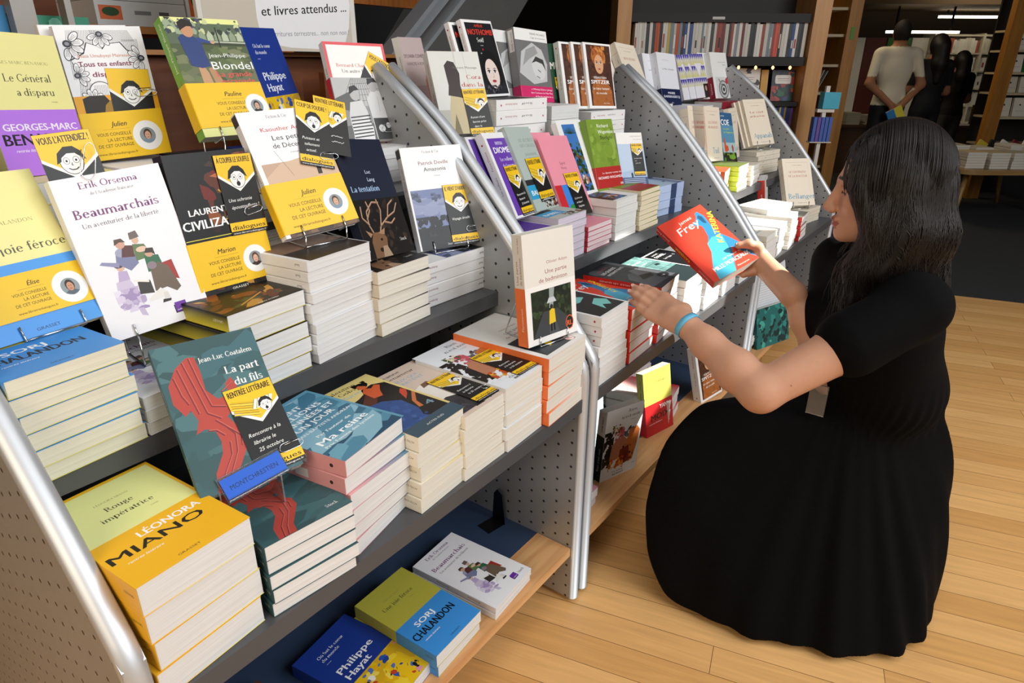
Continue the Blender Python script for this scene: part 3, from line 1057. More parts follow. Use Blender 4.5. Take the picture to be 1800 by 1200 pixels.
# ------------------------------------------------------------------ first unit: books standing and lying
POSE = dict(
    general=(0.3584, 1.188, 1.021, 13.46, 80.13, -2.56), enfants=(0.5026, 1.26, 1.023, -3.29, 86.0, 2.11),
    escapade=(0.6271, 1.11, 1.063, -1.66, 66.12, 0.22), hayatst=(0.8364, 1.19, 1.022, 27.63, 73.75, 1.67),
    clavel=(0.9418, 1.131, 1.03, -14.16, 69.29, -1.15), elise=(0.2125, 0.9013, 0.8712, 8.58, 63.2, -0.1),
    beau=(0.338, 0.9109, 0.8338, -6.34, 76.46, 4.33), civil=(0.4651, 0.9042, 0.8608, 1.25, 77.85, -0.32),
    decembre=(0.6051, 0.8841, 0.9259, -5.48, 63.07, 2.44), tentation=(0.7478, 0.8572, 0.8645, 12.13, 67.68, -6.13),
    amazonia=(0.9224, 0.9059, 0.8348, -17.45, 69.49, -0.11), fils=(0.3047, 0.6849, 0.6976, -15.25, 47.76, 0.5),
    badm=(0.925, 0.6432, 0.6927, -10.37, 83.11, -0.38), coher=(1.289, 1.25, 1.029, 14.01, 77.34, 0.87),
    cora=(1.245, 1.125, 1.021, -22.0, 66.0, 0.0), nothomb=(1.446, 1.17, 1.099, 0.55, 70.21, 0.3),
    malte=(1.664, 1.192, 1.081, -7.06, 75.1, -3.68), spitz=(1.928, 1.118, 1.052, -11.02, 74.86, -2.35),
    diome=(1.218, 0.886, 0.852, 11.8, 62.4, -3.9), finkel=(1.317, 0.897, 0.851, 11.2, 62.7, -4.2),
    nunez=(1.447, 0.899, 0.823, -1.0, 60.3, -4.0), palm=(1.572, 0.931, 0.845, 2.3, 65.0, -2.2),
    green=(1.681, 0.932, 0.846, -7.1, 70.9, -1.9), lblue=(1.808, 0.919, 0.834, -23.5, 67.2, -2.2),
    noir=(1.318, 0.6822, 0.1579, -18.57, 91.96, -1.65), moix=(1.601, 0.6821, 0.1579, -13.62, 80.18, 0.66),
    spitzlow=(1.909, 0.6358, 0.1577, -13.88, 76.54, 3.58), bellanger=(2.964, 0.7308, 0.6276, -38.26, 64.19, -0.84),
    appanah=(3.027, 0.9306, 0.8576, -23.49, 63.86, 0.58), tuil=(2.541, 0.94, 0.8387, -2.55, 75.44, -4.27),
    huisman=(2.262, 1.137, 1.076, -0.44, 60.77, -4.61), darrie=(2.574, 1.16, 1.032, -6.32, 72.1, -3.23),
    held=(1.4436, 0.4870, 0.7191, -59.54, 34.08, 36.37), pattern=(2.99, 1.191, 1.044, -5.38, 71.49, 1.28),
    redsp=(3.129, 1.158, 1.04, -11.78, 71.6, -0.95), coe=(2.702, 0.9319, 0.8191, -7.97, 70.69, -5.24),
    bolo=(2.82, 0.945, 0.815, 6.0, 78.74, 0.23),
    miano=(0.1867, 0.5991, 0.6998, 4.02, 0, 0), joief=(0.6134, 0.6147, 0.2144, 2.07, 0, 0), beauf=(0.7845, 0.6151, 0.1888, 3.54, 0, 0),
    hayatf=(0.492, 0.6171, 0.1861, 8.09, 0, 0), filsf=(0.3273, 0.6031, 0.6528, -6.13, 0, 0), cent=(0.4584, 0.6064, 0.7037, 10.98, 0, 0),
    murene=(0.5867, 0.6013, 0.6785, 3.68, 0, 0), partent=(0.6913, 0.6008, 0.6654, 1.92, 0, 0), noirf=(0.7984, 0.6012, 0.672, 1.7, 0, 0),
    badmf=(0.918, 0.593, 0.6863, 2.59, 0, 0), joiek=(0.1822, 0.7997, 0.8688, 5.33, 0, 0), civilk=(0.4439, 0.8086, 0.8629, 5.84, 0, 0),
    decemk=(0.5861, 0.8147, 0.9057, 7.56, 0, 0), tentk=(0.7273, 0.8201, 0.8543, 3.45, 0, 0))


def PM(k):
    return pose(*POSE[k])


# --- cover designs -----------------------------------------------------------
def d_general(s):
    s.r(0, 0, 130, 205, '#efe79c')
    s.t('~GEORGES-MARC BENAMOU', 62, 161, 4.2, '#93935c', 'c', 0, 92)
    s.t('~Le Général', 105, 136, 11, '#5a5846', 'r', 0, 70)
    s.t('~a disparu', 104, 116, 10.5, '#5a5846', 'r', 0, 56)
    s.t('~roman', 105, 106, 2.6, '#7a7850', 'r', 0, None, .2)
    s.r(0, 0, 130, 96, '#b878e8')
    s.t('GEORGES-MARC', 124, 66, 10.5, '#f3ecfb', 'r', 0.035, 112)
    s.t('BENAMOU', 124, 45, 17, '#17121c', 'r', 0.05, 116)
    s.t('rentrée littéraire', 20, 35, 4.6, '#fbf4ff', 'l', 0, None, .35)
    s.t('GRASSET', 84, 12, 4, '#2a1a3a', 'l', 0.01, 30)


def flower(s, cx, cy, k, a):
    for i in range(5):
        an = a + i * 0.62 - 1.25
        x, y = cx + k * math.cos(an), cy + k * math.sin(an)
        s.e(x, y, k * .62, k * .36, '#16141f', 16, an)
        s.e(x, y, k * .54, k * .29, '#f7f6f8', 16, an)
        for d in (-.12, 0, .12):
            s.l([(cx + k * .5 * math.cos(an + d), cy + k * .5 * math.sin(an + d)), (cx + k * 1.25 * math.cos(an + d), cy + k * 1.25 * math.sin(an + d))], .5, '#16141f')
    s.e(cx, cy, k * .4, k * .34, '#16141f', 16)
    s.e(cx, cy, k * .22, k * .18, '#8f8e96', 12)


def hatch(s, x0, y0, x1, y1, a, step=2.2):
    n = int((x1 - x0) / step)
    for i in range(n):
        x = x0 + i * step
        s.l([(x, y0), (x + a, y1)], .45, '#1a1822')


def d_enfants(s):
    s.r(0, 0, 135, 210, '#f3f2f4')
    for q in ((12, 180, 60, 204, 6), (60, 186, 122, 204, -8), (96, 140, 124, 190, 4), (10, 92, 60, 130, 8), (10, 130, 26, 180, 3)):
        hatch(s, *q)
    for pts in ([(12, 160), (34, 170), (42, 186), (54, 182), (64, 176), (74, 184), (96, 186), (104, 174), (112, 170), (122, 176), (122, 90), (56, 90), (44, 116), (30, 126), (20, 140)],):
        s.p(pts, '#16141f')
        s.p([(x + (1.3 if x < 66 else -1.3), y - 1.3) for x, y in pts], '#f5f4f6')
    flower(s, 66, 198, 13, -1.57)
    flower(s, 14, 184, 16, -.5)
    flower(s, 124, 160, 14, 3.3)
    flower(s, 16, 136, 12, .2)
    s.e(46, 108, 19, 18, '#16141f', 26)
    s.e(46, 108, 17.8, 16.8, '#f5f4f6', 26)
    hatch(s, 34, 96, 56, 120, 3)
    flower(s, 30, 96, 12, 1.2)
    s.t('Beata Umubyeyi Mairesse', 24, 163, 5.2, '#e2a08c', 'l', 0, 82)
    s.t('Tous tes enfants', 22, 149, 8.2, '#8a1f4d', 'l', 0.018, 83)
    s.t('dispersés', 39, 133, 8.2, '#8a1f4d', 'l', 0.018, 62)
    s.r(0, 0, 135, 104, '#eda71c')
    s.p([(12, 70), (13, 100), (24, 104), (48, 104), (56, 92), (52, 80), (58, 70)], '#20160c')
    s.p([(40, 70), (46, 88), (56, 96), (68, 90), (74, 76), (70, 70)], '#a07818')


def d_escapade(s):
    s.r(0, 0, 140, 205, '#e9ec9b')
    s.r(0, 88, 140, 196, '#4d5a3b')
    s.r(0, 160, 140, 196, '#5a6852')
    s.blobs(3, 60, 0, 176, 140, 205, 2, 7, ['#3c4350', '#2f3a2c', '#62705a', '#9aa88c', '#c9d09a', '#4d4a66'])
    for i in range(6):
        s.p([(56 + i * 14, 166), (57 + i * 14, 176), (63 + i * 14, 184), (68 + i * 14, 176), (68 + i * 14, 166)], '#b7c2a6' if i % 2 else '#8f9d80')
    s.l([(40, 165), (140, 163)], 1.6, '#d7d9c6')
    s.l([(40, 161), (140, 159)], 3.2, '#39402f')
    s.l([(88, 140), (91, 190)], 2.2, '#20221a')
    s.r(0, 88, 140, 128, '#6c7152')
    s.blobs(4, 50, 0, 92, 140, 156, 3, 10, ['#5c6a44', '#4a5838', '#6d7a4e', '#7b805c'], 2.0, 0.0)
    s.p([(34, 88), (35, 120), (44, 124), (50, 110), (52, 88)], '#c79a72')
    s.p([(56, 88), (52, 118), (62, 120), (72, 92), (72, 88)], '#b98b64')
    s.p([(18, 170), (24, 122), (42, 118), (58, 122), (56, 146), (56, 166), (40, 176), (26, 176)], '#2b3f7a')
    s.p([(50, 164), (72, 161), (73, 165), (52, 172)], '#2f4588')
    s.e(77, 163, 4, 2.6, '#cf9f7c', 10)
    s.e(38, 183, 11, 12, '#c8926c', 16)
    s.p([(26, 182), (25, 196), (36, 203), (50, 199), (52, 190), (40, 190), (32, 186)], '#231a17')
    s.t('Jean-Philippe', 60, 137, 7.2, '#f2f3ee', 'l', 0, 70)
    s.t('Blondel', 60, 116, 14, '#ffffff', 'l', 0, 78)
    s.t('La grande', 64, 103, 9.5, '#e2564b', 'l', 0.02, 66)
    s.t('escapade', 68, 91, 9, '#e2564b', 'l', 0.02, 64)


def art_hayat(s, w, y1, seed=2):
    s.r(0, 0, w, y1, '#f0c419')
    s.blobs(seed, 40, 0, 0, w, y1, 4, 13, ['#f4d335', '#e9b512', '#f6dc57', '#dcae20'], 1.8)
    s.blobs(seed + 1, 34, 4, 4, w - 4, y1 - 4, 1.5, 6.5, ['#27479c', '#c8452e', '#f3efe6', '#e59ab0', '#5577c4', '#1c1c20', '#2f58b5'], 1.6)
    for i in range(9):
        x = 8 + i * (w - 16) / 8.0
        s.l([(x, 10 + (i * 37) % 50), (x + 4, 15 + (i * 37) % 50)], .8, '#1c1c20')


def d_hayat(s, fl=True):
    s.r(0, 0, 150, 230, '#1d3a92')
    s.t('~Où bat le cœur', 34, 192, 7, '#e9edf8', 'l', .01, 70)
    s.t('~du monde', 34, 180, 7, '#e9edf8', 'l', .01, 46)
    s.l([(34, 171), (46, 171)], .6, '#e9edf8')
    s.t('Philippe', 30, 130, 16, '#f3f5fb', 'l', .05, 92)
    s.t('Hayat', 30, 108, 16, '#f3f5fb', 'l', .05, 62)
    art_hayat(s, 150, 98)


def d_clavel(s):
    s.r(0, 0, 140, 205, '#e0525a')
    s.r(6, 0, 134, 199, '#f4f1ee')
    s.t('~Bernard Chambaz', 20, 154, 7, '#d05848', 'l', 0, 88)
    s.t('~Un autre Eden', 30, 142, 7, '#5c5650', 'l', 0, 70)


def photo_couple(s):
    w, y1 = 140, 131
    s.r(0, 0, w, y1, '#8d8d8d')
    s.r(0, 70, w, y1, '#b9b9b9')
    for i in range(14):
        x = 4 + i * 10
        s.l([(x, 60), (64 + (x - 64) * .3, y1)], .8, '#4a4a4a')
    for i in range(5):
        s.l([(40, 70 + i * 12), (120, 74 + i * 12)], .7, '#4d4d4d')
    s.p([(0, 88), (40, 104), (60, 78), (50, 60), (0, 66)], '#585858')
    s.p([(0, 0), (0, 30), (140, 40), (140, 0)], '#5d5d5d')
    s.p([(26, 0), (24, 50), (32, 80), (60, 84), (68, 60), (70, 0)], '#d2d2d2')
    s.p([(24, 0), (28, 40), (64, 52), (74, 26), (72, 0)], '#e2e2e2')
    for i in range(7):
        s.l([(26, 6 + i * 7), (72, 10 + i * 7)], 2.6, '#222222')
    s.e(46, 96, 11, 13, '#b4b4b4', 16)
    s.p([(34, 96), (36, 112), (50, 116), (58, 106), (46, 104)], '#1b1b1b')
    s.p([(78, 0), (76, 50), (72, 86), (84, 102), (104, 104), (118, 92), (124, 40), (116, 34), (112, 0)], '#cfcfcf')
    s.p([(80, 0), (78, 46), (116, 46), (114, 0)], '#262626')
    s.e(94, 24, 8, 8, '#d8d8d8', 12)
    s.e(110, 30, 5, 6, '#d8d8d8', 12)
    s.l([(98, 60), (98, 92)], .8, '#9a9a9a')
    s.e(92, 114, 10, 13, '#a8a8a8', 16)
    s.p([(80, 116), (82, 130), (98, 131), (104, 122), (92, 122)], '#171717')


def d_beau(s):
    s.r(0, 0, 135, 215, '#f0eff4')
    s.t('~Erik Orsenna', 30, 199, 8.2, '#7c3f78', 'l', 0.008, 72)
    s.t("~de l'Académie française", 40, 190, 4, '#77757c', 'l', 0, 54)
    s.t('~Beaumarchais', 12, 163, 11.5, '#7c3f78', 'l', 0.012, 106)
    s.t('~Un aventurier de la liberté', 17, 150, 6, '#6f6d74', 'l', 0, 96)
    # a small company in old dress round a keyboard
    s.tr = (.9, 6, .76, 4)
    s.p([(20, 54), (26, 92), (44, 96), (54, 60), (52, 40), (22, 42)], '#cfc2dc')
    s.blobs(8, 26, 18, 36, 58, 78, 3, 8, ['#d9cfe6', '#c3b3d4', '#e6dff0', '#b4a2c8', '#a48fbd'], 1.3)
    s.p([(30, 92), (34, 110), (46, 108), (46, 92)], '#bba9cf')
    s.e(39, 116, 6, 7, '#d9b39e', 12)
    s.e(38, 120, 7, 5, '#4d4048', 12)
    s.p([(36, 124), (40, 142), (64, 142), (66, 116), (52, 106)], '#7c80a4')
    s.p([(14, 128), (18, 132), (40, 124), (38, 116)], '#8d90b4')
    s.e(48, 140, 9, 8, '#9fa2bd', 14)
    s.p([(46, 132), (52, 152), (66, 148), (64, 128)], '#5a3430')
    s.e(50, 154, 6.5, 7.5, '#cf9f88', 12)
    s.p([(42, 154), (44, 164), (54, 164), (58, 156), (50, 158)], '#54402e')
    s.p([(64, 120), (66, 150), (82, 146), (88, 122)], '#5f7a4c')
    s.e(76, 138, 8, 5, '#e3c2ac', 12)
    s.e(72, 156, 5, 7, '#d8b09a', 12)
    s.p([(65, 158), (66, 170), (77, 172), (79, 160)], '#6b5f5a')
    s.p([(74, 96), (76, 126), (96, 122), (98, 96)], '#2f6a4a')
    s.e(84, 128, 6, 7, '#cf9f88', 12)
    s.p([(78, 130), (82, 138), (92, 136), (92, 122), (88, 128)], '#3b2c26')
    s.p([(96, 80), (96, 106), (112, 108), (114, 70)], '#a33028')
    s.p([(74, 60), (78, 100), (92, 110), (104, 98), (112, 56), (104, 50), (92, 62)], '#6c5d4c')
    s.e(82, 106, 7, 7, '#8b7c86', 12)
    s.p([(52, 62), (54, 84), (72, 82), (72, 58)], '#3a3432')
    s.l([(50, 88), (70, 80)], 3, '#ece6dc')
    s.p([(60, 44), (62, 50), (82, 64), (88, 56), (84, 46)], '#e9e6e2')
    s.p([(82, 38), (84, 54), (90, 54), (92, 36)], '#ddd8d4')
    s.p([(78, 36), (90, 36), (92, 40), (80, 42)], '#2c2624')
    s.p([(42, 40), (44, 26), (52, 22), (50, 38)], '#c7b9d6')
    s.tr = None
    s.r(88, 12, 103, 24, '#231b2c')
    s.r(89.5, 13, 105, 27, '#6a2fa0')
    s.t('culture', 91, 15, 2.6, '#f2eef8', 'l', .02, 12)
    s.t('~Stock', 109, 14, 6.6, '#57545c', 'l', 0, 19)


def d_civil(s):
    s.r(0, 0, 130, 205, '#0e0d0d')
    s.blobs(11, 40, 44, 84, 128, 200, 3, 11, ['#5c2c16', '#8a4a1e', '#2a1712', '#6e1f18', '#14110f', '#b8862e', '#3b2a18'], 1.9)
    s.p([(62, 170), (130, 190), (130, 178), (84, 164)], '#b86a40')
    s.l([(70, 150), (90, 130), (84, 112), (66, 104)], 2.2, '#c79a48')
    s.l([(98, 150), (108, 128), (100, 108)], 1.6, '#d1b169')
    s.t('LAURENT BINET', 16, 118, 9.4, '#ffffff', 'l', .035, 106)
    s.t('CIVILIZATIONS', 2, 98, 13.5, '#ffffff', 'l', .045, 124)
    s.l([(0, 84), (130, 84)], 1.2, '#d8cf4a')
    s.blobs(12, 16, 4, 4, 126, 30, 2, 7, ['#5c2c16', '#8a4a1e', '#2a1712', '#c08a34'], 2.4)
    s.t('GRASSET', 50, 3, 3.4, '#e8e2cf', 'l', .01, 28)


def d_civil_top(s):
    s.r(0, 0, 130, 205, '#0e0d0d')
    s.blobs(13, 46, 2, 4, 128, 120, 3, 12, ['#5c2c16', '#8a4a1e', '#2a1712', '#3c4a2a', '#14110f', '#c08a34', '#7a3a1a'], 2.2)
    s.l([(40, 20), (96, 46)], 3, '#c98a3a')
    s.t('l\'auteur de HHhH', 60, 6, 3.6, '#f4f0e4', 'l', .02, 36)


def d_decembre(s):
    s.r(0, 0, 140, 205, '#efeff1')
    s.t('~Fiction & Cie', 48, 192, 5.2, '#77777c', 'l', 0, 36)
    s.t('Kaouther Adimi', 30, 171, 7, '#c93a3c', 'l', .006, 84)
    s.t('Les petits', 44, 156, 8.2, '#232327', 'l', .008, 58)
    s.t('de Décembre', 40, 143, 8.2, '#232327', 'l', .008, 72)
    s.t('~roman', 66, 133, 3.2, '#8b8b90', 'l', 0, 16)
    s.r(8, 60, 140, 120, '#c2a48c')
    s.r(8, 0, 140, 60, '#5a4434')
    s.p([(8, 98), (40, 118), (84, 124), (140, 116), (140, 80), (8, 80)], '#d2b49a')
    s.l([(56, 96), (38, 140)], .5, '#4a4038')
    s.blobs(21, 40, 8, 0, 140, 26, 2, 7, ['#4a3626', '#6c523c', '#3a2a1e', '#7b5f46'], 2.5, 0)
    s.p([(100, 92), (101, 108), (105, 112), (109, 104), (108, 92)], '#2c2624')


def d_tentation(s):
    s.r(0, 0, 135, 215, '#1c2235')
    s.t('Luc', 62, 152, 7, '#cfe0f2', 'l', .004, 15)
    s.t('Lang', 62, 138, 7, '#cfe0f2', 'l', .004, 20)
    s.t('~La tentation', 10, 120, 10.5, '#a8c8ea', 'l', .008, 78)
    s.r(0, 0, 135, 106, '#161312')
    s.blobs(31, 60, 0, 0, 135, 104, 2, 8, ['#201a16', '#2c211a', '#15110f', '#3a2c22'], 1.5)
    for q in ([(34, 40), (26, 60), (30, 84), (52, 100), (70, 98)], [(44, 36), (58, 56), (84, 70), (96, 92), (112, 100)], [(58, 56), (70, 84), (66, 104)], [(84, 70), (108, 78), (122, 94)],
              [(28, 60), (14, 74), (18, 94)], [(26, 70), (40, 86), (36, 102)], [(72, 62), (90, 58), (104, 66)]):
        s.l(q, 3.4, '#8d6a52')
        s.l([(a + .8, b + .8) for a, b in q], 1.3, '#c9a88c')
    s.p([(18, 0), (20, 30), (30, 46), (52, 46), (64, 34), (58, 14), (60, 0)], '#7c5a40')
    s.p([(44, 44), (66, 52), (60, 40)], '#a47e60')
    s.p([(28, 44), (12, 52), (20, 38)], '#a47e60')
    s.e(48, 32, 3.2, 2.6, '#0d0b0a', 10)
    s.e(40, 14, 5, 4, '#221812', 10)
    s.p([(40, 0), (46, 20), (58, 20), (66, 0)], '#a98e74')
    s.t('~Stock', 100, 24, 6, '#d8d4cc', 'l', .004, 20)


def d_amazonia(s):
    s.r(0, 0, 140, 205, '#f1f0f1')
    s.t('~Fiction & Cie', 48, 192, 5.2, '#77777c', 'l', 0, 38)
    s.t('Patrick Deville', 35, 169, 7.6, '#7c2a34', 'l', .008, 68)
    s.t('Amazonia', 44, 156, 8.2, '#222226', 'l', .01, 51)
    s.t('~roman', 64, 145, 3, '#8b8b90', 'l', 0, 16)
    s.r(4, 0, 140, 120, '#6f7ba6')
    s.r(4, 72, 140, 100, '#8f97b6')
    s.blobs(41, 22, 4, 66, 140, 104, 3, 9, ['#8b94b4', '#9aa2bd', '#7f89ac'], 3.0, 0)
    for cx, cy in ((12, 108), (16, 102), (62, 100), (56, 104), (100, 108), (118, 104), (126, 112)):
        s.blobs(int(cx * 7), 10, cx - 8, cy - 6, cx + 8, cy + 8, 2, 5, ['#454f6c', '#3b445c', '#56607e'], 1.5, 0)
    s.r(4, 0, 140, 44, '#14171a')
    s.blobs(42, 50, 4, 26, 140, 66, 4, 9, ['#14181a', '#1d2324', '#101314', '#232a2a'], 1.2)
    s.t('Seuil', 64, 5, 4, '#e6e6e6', 'l', 0, 12)


def d_amazonia_top(s):
    d_amazonia(s)


def d_fils(s, txt=True):
    s.r(0, 0, 135, 215, '#3f6468')
    s.blobs(51, 70, 0, 0, 135, 215, 8, 26, ['#3a5d62', '#466c70', '#416a72', '#38565a', '#4d7478'], 2.2, 0.1)
    R_, D_ = '#b5463c', '#7d2f34'
    s.tr = (.80, 0, 1, 0)
    s.p([(8, 132), (10, 158), (28, 180), (50, 192), (62, 190), (64, 168), (62, 140), (76, 124), (96, 126), (94, 142), (106, 150), (112, 138), (108, 120), (92, 104), (80, 96), (88, 84), (100, 72), (98, 54),
         (84, 38), (66, 18), (60, 0), (28, 0), (34, 26), (54, 50), (58, 66), (54, 84), (40, 88), (26, 84), (36, 102), (30, 118), (20, 112)], R_)
    for q in ([(30, 178), (34, 150), (40, 110)], [(40, 186), (46, 150), (52, 108), (70, 96)], [(52, 190), (56, 150), (62, 116), (84, 110)], [(20, 168), (24, 140), (30, 126)],
              [(60, 96), (72, 84), (82, 70), (76, 46), (54, 18), (46, 0)], [(66, 90), (80, 76), (90, 66), (86, 52)], [(70, 62), (66, 44), (46, 22), (38, 0)], [(84, 132), (96, 138), (104, 142)],
              [(44, 84), (56, 82), (66, 72)], [(92, 118), (104, 126)]):
        s.l(q, 2.0, D_)
        s.l([(a + 2, b + 1) for a, b in q], 1.0, '#cf6a58')
    s.tr = None
    if txt:
        s.t('~Jean-Luc Coatalem', 53, 180, 7.4, '#f1f1ee', 'l', .006, 72)
        s.t('~La part', 81, 155, 11, '#f5f5f2', 'l', .008, 46)
        s.t('~du fils', 88, 136, 11, '#f5f5f2', 'l', .008, 38)
    else:
        s.t('~Stock', 102, 14, 6.4, '#f1f1ee', 'l', 0, 19)


def d_badm(s):
    s.r(0, 0, 135, 210, '#e7e2da')
    s.t('Olivier Adam', 59, 149, 6.2, '#a5656a', 'l', 0, 56)
    s.t('Une partie', 54, 131, 8.4, '#97474c', 'l', 0, 59)
    s.t('de badminton', 37, 116, 8.4, '#97474c', 'l', 0, 76)
    s.r(0, 0, 135, 112, '#f1efec')
    s.r(14, 12, 122, 102, '#20291f')
    s.blobs(61, 70, 14, 40, 122, 102, 3, 9, ['#1d2a1c', '#2d3d26', '#18201a', '#3a4a30', '#243022'])
    s.p([(62, 102), (60, 64), (70, 62), (76, 102)], '#9aa4a0')
    s.p([(14, 12), (44, 60), (82, 60), (122, 26), (122, 12)], '#3d4346')
    s.p([(58, 12), (60, 58), (68, 58), (86, 12)], '#4c5255')
    s.p([(58, 32), (60, 58), (66, 62), (74, 60), (76, 34)], '#e8c42a')
    s.e(66, 66, 4, 4.6, '#2a211c', 10)
    s.p([(61, 18), (62, 33), (66, 33), (66, 18)], '#17181a')
    s.p([(70, 18), (69, 33), (73, 33), (74, 18)], '#17181a')
    s.p([(54, 74), (60, 84), (74, 84), (80, 74)], '#c6cbd0')
    for k in (11, 9.6):
        s.e(114, 24, k, k * 1.3, '#ef6a42' if k == 11 else '#20291f', 26)
    s.t('RL', 114, 18, 11, '#ef6a42', 'c', .05, 14)


def d_badm_top(s):
    s.r(0, 0, 135, 210, '#ece9e4')
    s.t('Olivier Adam', 59, 149, 6.2, '#a5656a', 'l', 0, 56)
    s.t('Une partie', 54, 131, 8.4, '#97474c', 'l', 0, 59)
    s.t('de badminton', 37, 116, 8.4, '#97474c', 'l', 0, 76)
    s.r(14, 12, 122, 102, '#1c2328')
    s.p([(14, 12), (44, 60), (82, 60), (122, 26), (122, 12)], '#333a3e')
    s.p([(58, 32), (60, 58), (66, 62), (74, 60), (76, 34)], '#e8c42a')
    s.e(112, 22, 11, 12, '#e88a6a', 26)
    s.e(112, 22, 9.6, 10.6, '#ece9e4', 26)
    s.t('RL', 112, 17, 9, '#d86a4a', 'c', .05, 13)


def d_cent(s):
    s.r(0, 0, 135, 185, '#5f9ab4')
    s.p([(0, 185), (0, 150), (70, 165), (135, 185)], '#a9c6d6')
    s.p([(0, 150), (60, 172), (100, 160), (135, 150), (135, 110), (0, 100)], '#4f8aa4')
    s.p([(0, 70), (60, 110), (135, 100), (135, 0), (0, 0)], '#2f6480')
    s.p([(0, 30), (80, 50), (135, 30), (135, 0), (0, 0)], '#1f4a66')
    s.blobs(71, 30, 0, 0, 135, 185, 8, 22, ['#4f8aa4', '#6fa6bc', '#3a7490', '#88b6c8'], 2.6, .35)
    for i, ln in enumerate(('CENT', 'MILLIONS', "D'ANNÉES ET", 'UN JOUR')):
        s.t(ln, 66, 150 - i * 16, 11, '#f2f7f8', 'c', .03, (44, 92, 112, 78)[i])
    s.t('JEAN-BAPTISTE ANDREA', 66, 88, 6, '#f2f7f8', 'c', .01, 112)
    s.t("Par l'auteur de", 66, 70, 6, '#f2f7f8', 'c', .02, 70)
    s.t('Ma reine', 66, 50, 14, '#ffffff', 'c', .05, 100)
    s.t('Prix Femina des lycéens', 66, 40, 6, '#f2f7f8', 'c', .02, 104)
    for i in range(4):
        s.l([(28 + i * 5, 166), (29 + i * 5, 172)], 1.8, '#c0463a')


def d_murene(s):
    s.r(0, 0, 115, 217, '#e3cf86')
    s.t('~Valentine', 40, 200, 9, '#4a4030', 'c', 0, 66)
    s.t('~Goby', 46, 187, 9, '#4a4030', 'c', 0, 36)
    s.t('~Murène', 44, 172, 9.5, '#9cc0d0', 'c', 0, 54)
    s.p([(0, 150), (40, 158), (56, 164), (64, 178), (90, 180), (115, 168), (115, 0), (0, 0)], '#1d1613')
    s.p([(6, 130), (30, 140), (56, 160), (60, 136), (40, 120), (8, 118)], '#5a2c1c')
    s.p([(56, 140), (58, 168), (70, 178), (80, 170), (92, 176), (98, 168), (84, 154), (72, 136)], '#cf5c30')
    s.e(76, 190, 12, 10, '#16110f', 14)
    s.blobs(72, 14, 62, 182, 92, 202, 3, 6, ['#16110f'])
    s.p([(66, 178), (64, 190), (72, 194), (80, 184), (78, 176)], '#d2663a')
    s.p([(84, 96), (94, 120), (106, 130), (110, 120), (100, 108)], '#c5452c')
    s.p([(0, 16), (0, 108), (24, 128), (54, 122), (76, 100), (72, 60), (60, 40), (70, 16)], '#2f4f8c')
    s.blobs(73, 40, 0, 18, 70, 112, 3, 8, ['#2a4680', '#37599a', '#2d4c8a', '#42639f'])
    s.p([(74, 60), (84, 84), (115, 108), (115, 100), (88, 78), (82, 58)], '#c8703c')
    s.t('4', 96, 52, 15, '#7a98a8', 'c', .03, 15)
    s.r(0, 0, 115, 30, '#3c5160')
    s.t('ACTES SUD', 57, 12, 4.4, '#e4e4dc', 'c', .005, 40)


def d_partent(s):
    s.r(0, 0, 115, 217, '#d8c3b4')
    s.t('~Jeanne', 40, 200, 8.6, '#4a3c36', 'c', 0, 46)
    s.t('~Benameur', 52, 187, 8.6, '#4a3c36', 'c', 0, 68)
    s.t('CEUX QUI', 46, 170, 8.6, '#94b4c8', 'c', .01, 62)
    s.t('PARTENT', 50, 157, 8.6, '#94b4c8', 'c', .01, 60)
    s.p([(0, 60), (0, 120), (40, 134), (90, 128), (115, 110), (115, 40)], '#eee6dc')
    s.p([(40, 122), (46, 136), (62, 138), (66, 126)], '#7a5a48')
    s.p([(0, 10), (0, 60), (36, 70), (80, 52), (115, 44), (115, 10)], '#3a3438')
    s.blobs(74, 20, 0, 8, 115, 50, 3, 8, ['#332e33', '#4a444a', '#2a262a'], 2)


def d_noir(s, w=135):
    s.r(0, 0, w, 215, '#e8ebf0')
    s.t('~Rien', 92, 194, 9.5, '#3f3f46', 'c', 0, 30)
    s.t("~n'est noir", 88, 178, 9.5, '#3f3f46', 'c', 0, 66)
    s.t('~roman', 96, 168, 3, '#77777c', 'c', 0, 18)
    K = '#1c1715'
    s.blobs(81, 46, 0, 40, 34, 150, 5, 13, [K, '#231c19', '#2a211d'])
    s.blobs(82, 20, 60, 118, 110, 150, 4, 9, ['#5a5c62', '#6c7078', '#3a3636'])
    s.p([(26, 60), (30, 104), (46, 122), (70, 124), (82, 112), (84, 84), (70, 66), (46, 56)], '#b97b5c')
    s.p([(84, 60), (82, 110), (92, 138), (116, 144), (128, 128), (122, 84), (112, 40), (96, 36)], '#c9743a')
    s.p([(56, 30), (62, 84), (92, 92), (100, 40)], '#7c2c20')
    s.blobs(83, 26, 36, 118, 70, 156, 4, 10, ['#d4727a', '#c75862', '#e0929a', '#b8505c'])
    s.blobs(84, 16, 26, 140, 60, 166, 3, 7, ['#e6d8b8', '#4c5a3a', '#2f3a26'])
    s.blobs(85, 40, 24, 26, 78, 62, 3, 9, ['#d98a24', '#e8b038', '#b8541f', '#c9481f'])
    s.blobs(86, 14, 66, 44, 112, 100, 3, 8, ['#4a211a', '#6a2c20', '#2a1614'])
    s.l([(74, 96), (82, 94)], 2, '#7c3f36')
    s.blobs(87, 26, 0, 24, w, 34, 2, 6, ['#e8ebf0'])
    s.t('CLAIRE', 40, 18, 5.4, '#55555c', 'l', .004, 40)
    s.t('BEREST', 44, 9, 5.4, '#3c3c42', 'l', .02, 40)
    s.t('~Stock', 112, 26, 4, '#44444a', 'l', 0, 13)


